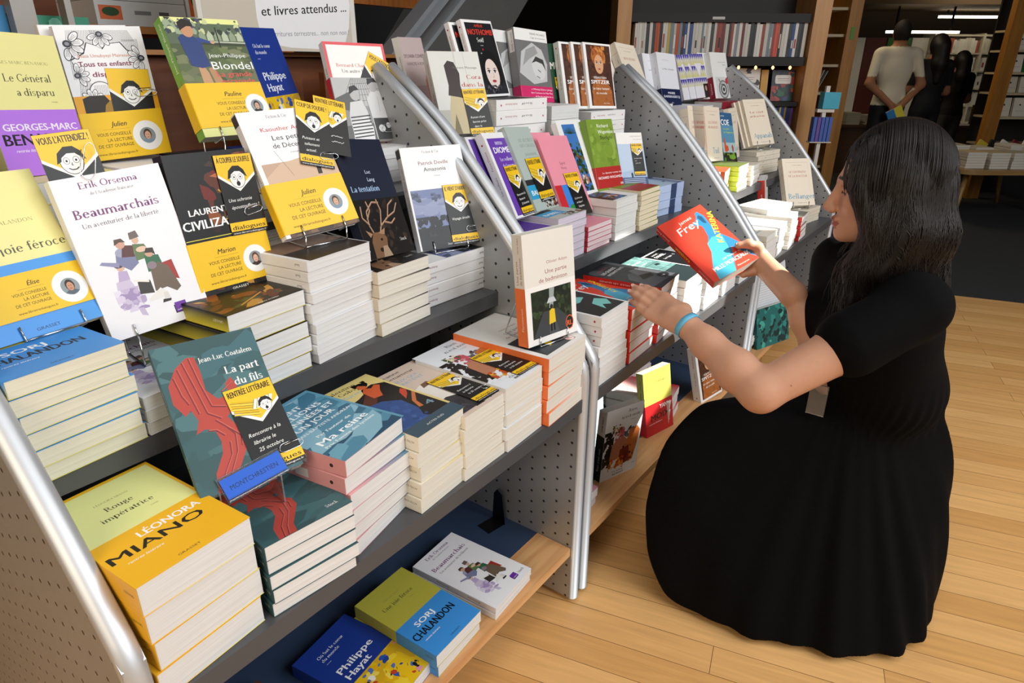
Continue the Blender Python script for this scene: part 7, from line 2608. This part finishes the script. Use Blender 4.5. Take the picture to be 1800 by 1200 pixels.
# ------------------------------------------------------------------ further in the shop
BA, BR = Vector((.804, .595, 0)), Vector((.595, -.804, 0))


def bframe(r, a, z=0):
    p = BR * r + BA * a
    return Matrix(((BR.x, BA.x, 0, p.x), (BR.y, BA.y, 0, p.y), (0, 0, 1, z), (0, 0, 0, 1)))


DARKW = mat('black_shelf_board', '#17120f', .6, var=.1)
POST = wood('honey_post', '#b9834a', '#cf9a60', 2, .5)
root = empty('bookcase', bframe(.80, 4.9))
tag(root, 'tall dark bookcase between two honey coloured posts, rows of spines and string lights', 'bookcase')
mb = MB()
mb.box(-.10, -.02, 0, -.005, .32, 2.6).build('post', POST, root)
MB().box(1.205, -.03, 0, 1.315, .32, 2.6).build('post', POST, root)
MB().box(0, .30, 0, 1.2, .32, 2.5).build('back_panel', DARKW, root)
for z in (1.50, 1.232, .945, .715, .45, .12):
    MB().box(0, 0, z - (.055 if z in (1.232, 1.5) else .03), 1.2, .30, z).build('shelf', DARKW, root)
for x, z in ((.54, 1.462), (.51, 1.198)):
    s = Pr(90, 16, lambda u, v, k, x=x, z=z: (x + u, -k, z + v))
    s.r(0, 0, 82, 16, '#d9d6d0')
    s.t('EDITIONS ALLIA', 6, 5, 5, '#555', 'l', 0, 70)
    link_mesh('shelf_label', s.v, s.f, PRINT, root, s.c)
rg = random.Random(4)
pal = ['#1c1b1d', '#e4dfd4', '#d8d2c6', '#222', '#8b8f94', '#c9c4b8', '#e9e5db', '#3a3a3c', '#9c3a24', '#c4521f', '#2a4c8c', '#e2ded6', '#70201c', '#c8b25a', '#7a8c98', '#cfcabf', '#d9573a']


def spine_row(fr, x0, x1, zb, hmin, hmax, cols, seed, what, group, depth=.2, tmin=.012, tmax=.024, y0=.02, lean=0.0, stuff=None):
    """Books standing side by side, spines to the front, each one a thing."""
    g = random.Random(seed)
    x, proto = x0, None
    items = []
    while x < x1 - tmin:
        t = g.uniform(tmin, tmax)
        items.append((x, t, g.uniform(hmin, hmax), g.choice(cols)))
        x += t + .001
    for i, (x, t, h, c) in enumerate(items):
        mb = MB().box(0, 0, 0, t, depth, h)
        cols_ = [lin(c)] * 8
        p = Pr(t * 1000, h * 1000, lambda u, v, k: (u, -k, v))
        band = g.choice(['#f2efe8', '#16161a', '#b43a2c', '#d8d0c0'])
        if g.random() < .4:
            p.r(t * 220, h * 250, t * 780, h * 250 + h * g.uniform(180, 420), band if band != c else '#888888')
        if stuff is not None:
            b = len(stuff[0])
            M_ = fr @ Matrix.Translation((x, y0, zb))
            stuff[0].extend(tuple(M_ @ Vector(v)) for v in mb.v + p.v)
            stuff[1].extend([tuple(q + b for q in f) for f in mb.f] + [tuple(q + b + 8 for q in f) for f in p.f])
            stuff[2].extend(cols_ + p.c)
            continue
        o = link_mesh('paperback_book', mb.v + p.v, mb.f + [tuple(q + 8 for q in f) for f in p.f], PRINT, None, cols_ + p.c)
        o.matrix_world = fr @ Matrix.Translation((x, y0 + g.uniform(0, .012), zb)) @ Matrix.Rotation(lean, 4, 'Y')
        tag(o, '%s spine, number %s from the left post, %s' % (cname(c), words_n(i + 1), what), 'book', group)


def cname(h):
    r, g_, b = [int(h.lstrip('#').ljust(6, h[-1])[i:i + 2], 16) for i in (0, 2, 4)] if len(h) == 7 else (34, 34, 34)
    mx, mn = max(r, g_, b), min(r, g_, b)
    if mx - mn < 34:
        return 'black' if mx < 70 else ('grey' if mx < 180 else ('pale' if mx < 215 else 'white'))
    if b == mx:
        return 'blue' if r < 100 else 'violet'
    if g_ == mx:
        return 'green'
    return 'yellow' if g_ > 150 else ('orange' if g_ > 75 else 'red')


_ones = ['', 'one', 'two', 'three', 'four', 'five', 'six', 'seven', 'eight', 'nine', 'ten', 'eleven', 'twelve', 'thirteen', 'fourteen', 'fifteen', 'sixteen', 'seventeen', 'eighteen', 'nineteen']
_tens = ['', '', 'twenty', 'thirty', 'forty', 'fifty', 'sixty', 'seventy', 'eighty', 'ninety']


def words_n(n):
    if n < 20:
        return _ones[n]
    return _tens[n // 10] + ('-' + _ones[n % 10] if n % 10 else '')


FR = bframe(.80, 4.9)
LOWST = ([], [], [])
spine_row(FR, .03, 1.19, 1.234, .20, .222, pal, 7, '', '', .19, .011, .024, stuff=LOWST)
spine_row(FR, .62, 1.19, .717, .185, .205, ['#2f4f9c', '#d8a82a', '#c8c060', '#3c6aa8', '#b8862a', '#7a2438', '#2a3a70', '#98b07a', '#c9c2b0', '#5a3a78'], 8, '', '', .14, .010, .022, stuff=LOWST)
spine_row(FR, .75, 1.19, .46, .18, .2, ['#e4e0da', '#d8d4cc', '#c8c4bc'], 18, '', '', .14, .012, .02, stuff=LOWST)
o = link_mesh('shelved_books', *LOWST[:2], PRINT, None, LOWST[2])
tag(o, 'rows of black, white and coloured spines filling the dark bookcase', 'books', None, 'stuff')


def d_tapestry(bg, cols, seed, lab=True):
    def f(s):
        s.r(0, 0, s.w, s.h, bg)
        s.blobs(seed, 30, 0, 0, s.w, s.h, 8, 26, cols, 1.5)
        if lab:
            s.p([(24, s.h * .62), (30, s.h * .56), (s.w - 30, s.h * .56), (s.w - 24, s.h * .62), (s.w - 24, s.h * .78), (s.w - 30, s.h * .84), (30, s.h * .84), (24, s.h * .78)], '#ece9e2')
            s.l([(40, s.h * .72), (s.w - 40, s.h * .72)], 3, '#8a4a40')
            s.l([(44, s.h * .66), (s.w - 44, s.h * .66)], 2, '#777')
    return f


for x, w, h, df, c, lab in ((.60, .15, .205, d_tapestry('#5a4a86', ['#b8452e', '#2f6a8c', '#8a3a4a', '#d07a3a', '#3f7a6a'], 120), '#5a4a86', 'violet patterned cover shown face on in the dark bookcase'),
                            (.785, .165, .215, lambda s: (d_tapestry('#e9e6e0', ['#4a2a1e', '#2a1a14', '#6a3a2a'], 121)(s), s.r(0, 0, s.w, 62, '#d59a24')), '#e9e6e0', 'white and brown cover with an ochre foot shown face on in the dark bookcase'),
                            (1.035, .16, .205, d_tapestry('#1f2a34', ['#a83a34', '#2f6a4a', '#c8503a', '#3a4a78', '#1a4a3a'], 122), '#1f2a34', 'dark red and green cover shown face on in the dark bookcase')):
    M = FR @ Matrix.Translation((x, .09, .947)) @ Matrix.Rotation(math.radians(82), 4, 'X')
    book(lab, M, w, h, .02, c, df)
book('ochre spine beside the white and brown cover in the dark bookcase', FR @ Matrix.Translation((.96, .10, .947)) @ Matrix.Rotation(math.radians(84), 4, 'X'), .05, .205, .02, '#d59a24', lambda s: s.r(0, 0, 50, 205, '#d59a24'))
# string of small warm bulbs under the shelf
BULB = mat('warm_bulb', '#ffb868', .4, emit=5)
sl = empty('string_lights', bframe(.80, 4.9, 1.165))
tag(sl, 'string of small warm bulbs under the second shelf of the dark bookcase', 'string lights')
cp = []
for i in range(10):
    x = .05 + i * .118
    MB().lathe([(.001, -.012), (.008, -.006), (.010, .002), (.006, .010), (.002, .013)], x, .012, 10).build('bulb', BULB, sl, True)
    cp += [(x, .012, .016), (x + .059, .012, .010)]
MB().tube(cp, .0012, 5).build('wire', mat('black_wire', '#101010', .6), sl)

# second aisle: post with side shelf, faced out white books
r2 = empty('shelf_tower', bframe(2.50, 5.7))
tag(r2, 'shelf tower of pale covers behind the honey coloured post, green sticker on its edge', 'bookcase')
MB().box(.12, 0, 0, .215, .4, 2.6).build('post', wood('amber_post', '#8a5a1e', '#a8742c', 2, .5), r2)
MB().box(.150, -.004, 1.37, .178, -.001, 1.46).build('sticker', mat('green_sticker', '#4c8a3a', .6), r2)
for z in (1.60, 1.41, 1.19, .98, .70, .40):
    MB().box(-.22, .04, z - .02, .12, .38, z).build('shelf', mat('pale_shelf', '#b8a98c', .6), r2)
F2 = bframe(2.50, 5.7)
for i, (x, z, w, h, c, what) in enumerate(((-.16, 1.605, .16, .17, '#b8b0a0', 'fan of thin booklets on the top of the shelf tower'), (-.17, 1.415, .12, .15, '#e2ded2', 'plain white cover in the shelf tower'), (-.17, 1.195, .14, .17, '#d8d2c4', 'white cover with a dark arch drawing in the shelf tower'),
                                             (-.17, .985, .15, .15, '#e4dfd2', 'row of white covers in the shelf tower'), (-.10, .705, .13, .16, '#c9c2b0', 'pale cover on the low board of the shelf tower'))):
    df = (lambda s: (s.r(0, 0, s.w, s.h, '#d8d2c4'), s.p([(50, 40), (50, 100), (70, 124), (90, 100), (90, 40), (82, 40), (82, 96), (70, 112), (58, 96), (58, 40)], '#3a3a40'))) if i == 2 else None
    book(what, F2 @ Matrix.Translation((x, .10, z)) @ Matrix.Rotation(math.radians(80), 4, 'X'), w, h, .03, c, df)
for i in range(6):
    book('thin pale booklet, ' + ORD[i].replace('top', 'first') + ' in the fan on the shelf tower', F2 @ Matrix.Translation((-.12 + i * .022, .06, .985)) @ Matrix.Rotation(.12 + .06 * i, 4, 'Y') @ Matrix.Rotation(math.radians(88), 4, 'X') @ Matrix.Rotation(1.4, 4, 'Y'), .12, .19 - .004 * i, .004, ('#d8d4c8', '#9fb4c4', '#e6e2d8', '#c4ccd0', '#e0d8c8', '#b8c0c4')[i], group='thin booklets in the shelf tower')
# slim white rack with blue booklets in front of the tower
rk = empty('postcard_rack', bframe(2.035, 4.55))
tag(rk, 'slim white stand with blue folders and a turquoise box by the honey post', 'rack')
MB().box(-.012, -.012, .0, .012, .012, 1.06).build('pole', mat('white_metal', '#d8d2c8', .5), rk)
MB().box(-.05, -.02, .90, .06, .02, .92).box(-.07, -.03, .71, .07, .03, .716).build('tray', mat('white_metal', '#d8d2c8'), rk)
MB().lathe([(.17, 0), (.17, .012), (.03, .03)], 0, 0, 24).build('foot', mat('white_metal', '#d8d2c8'), rk)
for i in range(5):
    o = MB().box(-.062 + i * .025, -.026, .717, -.042 + i * .025, .026, .87).build('folder', mat(('blue_folder', 'violet_folder')[i == 1], ('#3f5fae', '#6a4a9c')[i == 1], .5))
    o.matrix_world = bframe(2.035, 4.55)
    tag(o, ('blue', 'violet', 'blue', 'blue', 'blue')[i] + ' folder, ' + ORD[i].replace('top', 'first') + ' in the slim white stand', 'folder', 'folders in the slim white stand')
o = MB().box(-.05, -.03, 0, .055, .04, .10).build('box', mat('turquoise_card', '#3fa8c4', .5))
o.matrix_world = bframe(2.06, 4.55, .922)
tag(o, 'turquoise box on the slim white stand', 'box')

# right hand bookcase
r3 = empty('bookcase', bframe(4.38, 6.4))
tag(r3, 'amber bookcase with white covers at the far right, behind the low table', 'bookcase')
MB().box(0, 0, 0, .118, .07, 2.6).build('post', wood('amber_post', '#8a5a1e', '#a8742c', 2), r3)
for z in (1.486, 1.319, 1.131, .957, .749, .50):
    MB().box(.118, .02, z - .018, 1.1, .38, z).build('shelf', mat('pale_shelf', '#b8a98c'), r3)
MB().box(.118, .38, 0, 1.1, .40, 2.5).build('back_panel', DARKW, r3)
F3 = bframe(4.38, 6.4)
n_ = 0
for z, hh in ((1.321, .138), (1.133, .15), (.959, .138), (.751, .165)):
    for j in range(4):
        c = ['#dcd6c8', '#e2ddd0', '#2f8a3c', '#d0c8b8'][(j + n_) % 4] if z == 1.133 else ['#dcd6c8', '#e2ddd0', '#cfc7b6'][(j + n_) % 3]
        book(('topmost', 'second', 'third', 'fourth')[n_] + ' row of the amber bookcase, ' + cname(c) + ' cover, ' + ORD[j].replace('top', 'first') + ' from its post', F3 @ Matrix.Translation((.13 + j * .146, .08, z)) @ Matrix.Rotation(math.radians(84), 4, 'X'), .118, hh, .03, c,
             lambda s: (s.e(s.w / 2, s.h * .62, 8, 8, '#3a3430', 14), s.l([(20, s.h * .3), (s.w - 20, s.h * .3)], 2, '#888')), group='covers in the amber bookcase')
    n_ += 1

# low table with stacks
tb = empty('low_table', bframe(4.02, 5.75))
tag(tb, 'low round-cornered wooden table with splayed legs, stacked with books', 'table')
mb = MB()
out = []
for cx, cy, a0 in ((.55, .40, 0), (-.30, .40, 90), (-.30, -.26, 180), (.55, -.26, 270)):
    for i in range(7):
        a = math.radians(a0 + i * 15)
        out.append((cx + .16 * math.cos(a), cy + .16 * math.sin(a)))
mb.prism(out, 'z', .385, .42).build('table_top', wood('beech_table', '#8a6a3c', '#a5834e', 0, .7), tb)
for sx, sy in ((-.28, -.22), (.42, -.22), (-.28, .38), (.42, .38)):
    MB().tube([(sx, sy, .39), (sx * 1.25, sy * 1.25 - .02, .0)], [.024, .015], 10).build('leg', wood('beech_table', '#8a6a3c', '#a5834e', 0), tb, True)
TF = bframe(4.02, 5.75)
TST = ([], [], [])
for x, y, n, c in ((-.36, -.30, 6, '#c8b48c'), (-.19, -.33, 6, '#b8a684'), (-.02, -.34, 6, '#b0a898'), (.17, -.35, 7, '#dedad2'), (-.30, .02, 7, '#a89c84'), (-.08, .04, 6, '#c4bcaa'), (.20, .02, 7, '#d8d4ca')):
    for j in range(n):
        mb = MB().box(x + rg.uniform(-.004, .004), y, .421 + j * .021, x + .15, y + .21, .421 + j * .021 + .0185, TF).box(x + .002, y + .002, .421 + j * .021 + .0185, x + .147, y + .207, .421 + j * .021 + .0205, TF)
        b = len(TST[0])
        TST[0].extend(mb.v)
        TST[1].extend(tuple(q + b for q in f) for f in mb.f)
        TST[2].extend([lin('#dcd8ce')] * 8 + [lin(c)] * 8)
tag(link_mesh('stacked_books', *TST[:2], PRINT, None, TST[2]), 'stacks of books covering the low table', 'books', None, 'stuff')
for j in range(5):
    book(('yellow', 'black', 'white', 'dark red', 'rightmost white')[j] + ' book leaning at the back of the low table', TF @ Matrix.Translation((.05 + j * .10, .30, .422)) @ Matrix.Rotation(.5, 4, 'Y') @ Matrix.Rotation(math.radians(80), 4, 'X'), .12, .19, .02, ('#c8b23a', '#1c1a1a', '#e0dcd2', '#6a1a24', '#e6e2da')[j])

# far wall shelving, posters, lamps
r4 = empty('bookcase', bframe(6.16, 10.5))
tag(r4, 'white lit bookcase at the far end of the shop', 'bookcase')
MB().box(-.05, .28, 0, 1.5, .3, 1.62).build('back_panel', mat('cream_board', '#cfc5ae', .7), r4)
for z in (1.60, 1.36, 1.12, .88, .64, .40):
    MB().box(-.05, 0, z - .02, 1.5, .28, z).build('shelf', mat('cream_board', '#cfc5ae'), r4)
for x in (-.05, .66, 1.47):
    MB().box(x, -.01, 0, x + .03, .28, 1.62).build('upright', mat('cream_board', '#cfc5ae'), r4)
F4 = bframe(6.16, 10.5)
STF = ([], [], [])
q_ = 0
for z in (1.36, 1.12, .88, .64):
    spine_row(F4, -.01, .65, z + .002, .16, .20, ['#e8e2d2', '#ded6c4', '#efe9da', '#c9bfa8', '#b8604a'], 30 + q_, ('top', 'second', 'third', 'fourth')[q_] + ' board of the white lit bookcase', '', .16, .03, .05, stuff=STF)
    spine_row(F4, .70, 1.46, z + .002, .16, .20, ['#e8e2d2', '#ded6c4', '#efe9da', '#c9bfa8'], 40 + q_, ('top', 'second', 'third', 'fourth')[q_] + ' board, farther half of the white lit bookcase', '', .16, .03, .05, stuff=STF)
    q_ += 1
o = link_mesh('shelved_books', *STF[:2], PRINT, None, STF[2])
tag(o, 'rows of pale book spines filling the white lit bookcase far behind', 'books', None, 'stuff')
for x, c, w, lab in ((4.95, '#e8e4d8', .22, 'pale tall panel with a green plant picture at the far end'), (5.18, '#5a1c14', .30, 'dark red tall panel at the far end'), (5.50, '#3a7a34', .34, 'green tall panel at the far end'), (5.86, '#e6e2d6', .24, 'white tall panel beside the green one at the far end')):
    o = MB().box(0, 0, 0, w, .03, 1.56).build('hanging_banner', mat('far_panel_' + cname(c), c, .6))
    o.matrix_world = bframe(x, 10.6)
    tag(o, lab, 'banner')
TUBE = mat('tube_light', '#fff2d6', .4, emit=7)
for r_, a_, z_, L, lab in ((5.95, 10.2, 1.80, 1.15, 'long white ceiling tube above the lit bookcase'), (4.95, 9.6, 1.58, .95, 'short white tube light left of the lit bookcase')):
    o = empty('tube_lamp', bframe(r_, a_, z_))
    tag(o, lab, 'lamp')
    MB().box(0, 0, 0, L, .05, .03).build('tube', TUBE, o)
    [MB().box(q, .02, .03, q + .02, .04, 1.9 - z_).build('hanger', mat('dark_steel', '#3a3b3e'), o) for q in (.1, L - .12)]
o = MB().box(0, 0, 1.9, 6.0, 1.2, 2.3).build('ceiling_beam', mat('brown_beam', '#4a3820', .8))
o.matrix_world = bframe(2.4, 9.3)
tag(o, 'brown bulkhead hanging below the ceiling in the back of the shop', 'beam', None, 'structure')
# counter with stacks in the dim aisle
ct = empty('counter', bframe(3.6, 8.0))
tag(ct, 'dim wooden counter at the back carrying grey stacks', 'counter')
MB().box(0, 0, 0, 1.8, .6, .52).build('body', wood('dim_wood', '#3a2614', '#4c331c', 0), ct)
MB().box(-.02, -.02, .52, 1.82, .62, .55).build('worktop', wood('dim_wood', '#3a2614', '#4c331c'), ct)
CF = bframe(3.6, 8.0)
mb = MB()
for x, n in ((.05, 4), (.28, 5), (.5, 4), (1.2, 4), (1.45, 5)):
    for j in range(n):
        mb.box(x + rg.uniform(0, .006), .05, .5505 + j * .026, x + .16, .26, .5505 + j * .026 + .0252, CF)
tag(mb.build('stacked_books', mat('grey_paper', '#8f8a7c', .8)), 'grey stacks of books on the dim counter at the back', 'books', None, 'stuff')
o = MB().box(0, 0, 0, .5, .5, .75).build('wooden_box_table', wood('dim_wood', '#3a2614', '#4c331c'))
o.matrix_world = bframe(5.6, 8.0)
tag(o, 'dark wooden block table between the people and the lit bookcase', 'table')

# behind the first bay: sign, boxes, glass
sg = empty('paper_sign', loc=(1.0, 1.52, 1.32))
tag(sg, 'white board with a torn paper sign in black handwriting above the highest row', 'sign')
SGN = Matrix.Translation((.865, 1.48, 1.2065)) @ Matrix.Rotation(math.radians(90), 4, 'X')
sg.matrix_world = SGN
MB().box(0, 0, -.012, .44, .40, 0).build('board', mat('grey_card', '#cfcac2', .8), sg)
s = Pr(440, 400, lambda u, v, k: (u, v, k + .0004))
s.r(12, 0, 424, 396, '#c9bfb0')
s.p([(150, 30), (166, 16), (230, 8), (330, 6), (400, 24), (416, 60), (424, 110), (420, 150), (400, 190), (370, 230), (190, 232), (160, 190), (146, 140), (144, 70)], '#e9e8ea')
s.t('et livres attendus ...', 158, 74, 21, '#17161a', 'l', .012, 254, .12, .09)
s.t('Nourritures terrestres... non non non !', 158, 30, 12, '#8f8e94', 'l', 0, 256, .2, .05)
link_mesh('torn_paper', s.v, s.f, MATTE, sg, s.c)
# cardboard boxes and school books on the ledge at the back left
for i, (x, y, z, w, d, h, c, lab) in enumerate(((.80, 1.80, 1.30, .22, .20, .055, '#c3c6c4', 'lower grey printed box on the shelf behind the highest row'), (.80, 1.80, 1.356, .22, .20, .07, '#b9bdbb', 'upper grey printed box on the shelf behind the highest row'),
                                                (1.025, 1.80, 1.30, .07, .20, .12, '#cfd2d0', 'pale box beside the grey printed boxes'), (.57, 1.66, 1.285, .15, .02, .062, '#2f8a6a', 'green glossy school book behind the highest row'),
                                                (.50, 1.64, 1.285, .062, .02, .075, '#3f8ac4', 'blue school book with a white two on it'), (.34, 1.64, 1.285, .15, .02, .078, '#d89a3a', 'orange illustrated school book at the back left'))):
    p = Pr(w * 1000, h * 1000, lambda u, v, k: (u, -k, v))
    if i < 3:
        p.r(8, h * 250, 60, h * 800, '#c8643a')
        p.e(34, h * 560, 20, h * 180, '#2c4a2a', 12)
        p.r(90, h * 480, 130, h * 640, '#7a7c7c')
        p.r(150, h * 480, 175, h * 640, '#5a5c5c') if w > .2 else None
    elif i == 4:
        p.t('2', 16, 34, 30, '#f2f4f6', 'l', .05)
    else:
        p.blobs(130 + i, 14, 4, 4, w * 1000 - 4, h * 1000 - 4, 6, 20, ['#e8c23a', '#c8502a', '#3a8a4a', '#f2e6d0'] if i == 5 else ['#3a9a78', '#267a5c', '#7ac4a8'])
    mb = MB().box(0, 0, 0, w, d, h)
    o = link_mesh('cardboard_box' if i < 3 else 'school_book', mb.v + p.v, mb.f + [tuple(q + 8 for q in f) for f in p.f], PRINT, None, [lin(c)] * 8 + p.c)
    o.location = (x, y, z - .04 if i < 3 else 1.2055)
    tag(o, lab, 'box' if i < 3 else 'book')
o = MB().box(.60, 1.76, 1.243, 1.10, 2.05, 1.2595).build('ledge', wood('ochre_board', '#8a5a2c', '#a8743c'))
tag(o, 'thin ochre shelf carrying the grey printed boxes', 'shelf')
o = MB().box(.56, 1.60, 1.206, .60, 1.63, 2.0).build('glass_post', mat('brushed_post', '#8b8680', .4, .5))
tag(o, 'wide grey metal post behind the flower drawing cover', 'post')
o = MB().box(.655, 1.60, 1.206, .667, 1.63, 2.0).build('glass_post', mat('brushed_post', '#8b8680'))
tag(o, 'thin grey metal post left of the grey printed boxes', 'post')
o = MB().box(-.6, 2.25, .6, 1.05, 2.30, 2.3).build('rear_cupboard', wood('red_brown_board', '#5c2f16', '#74401e'))
tag(o, 'brown cupboard front far behind the highest row', 'cupboard')
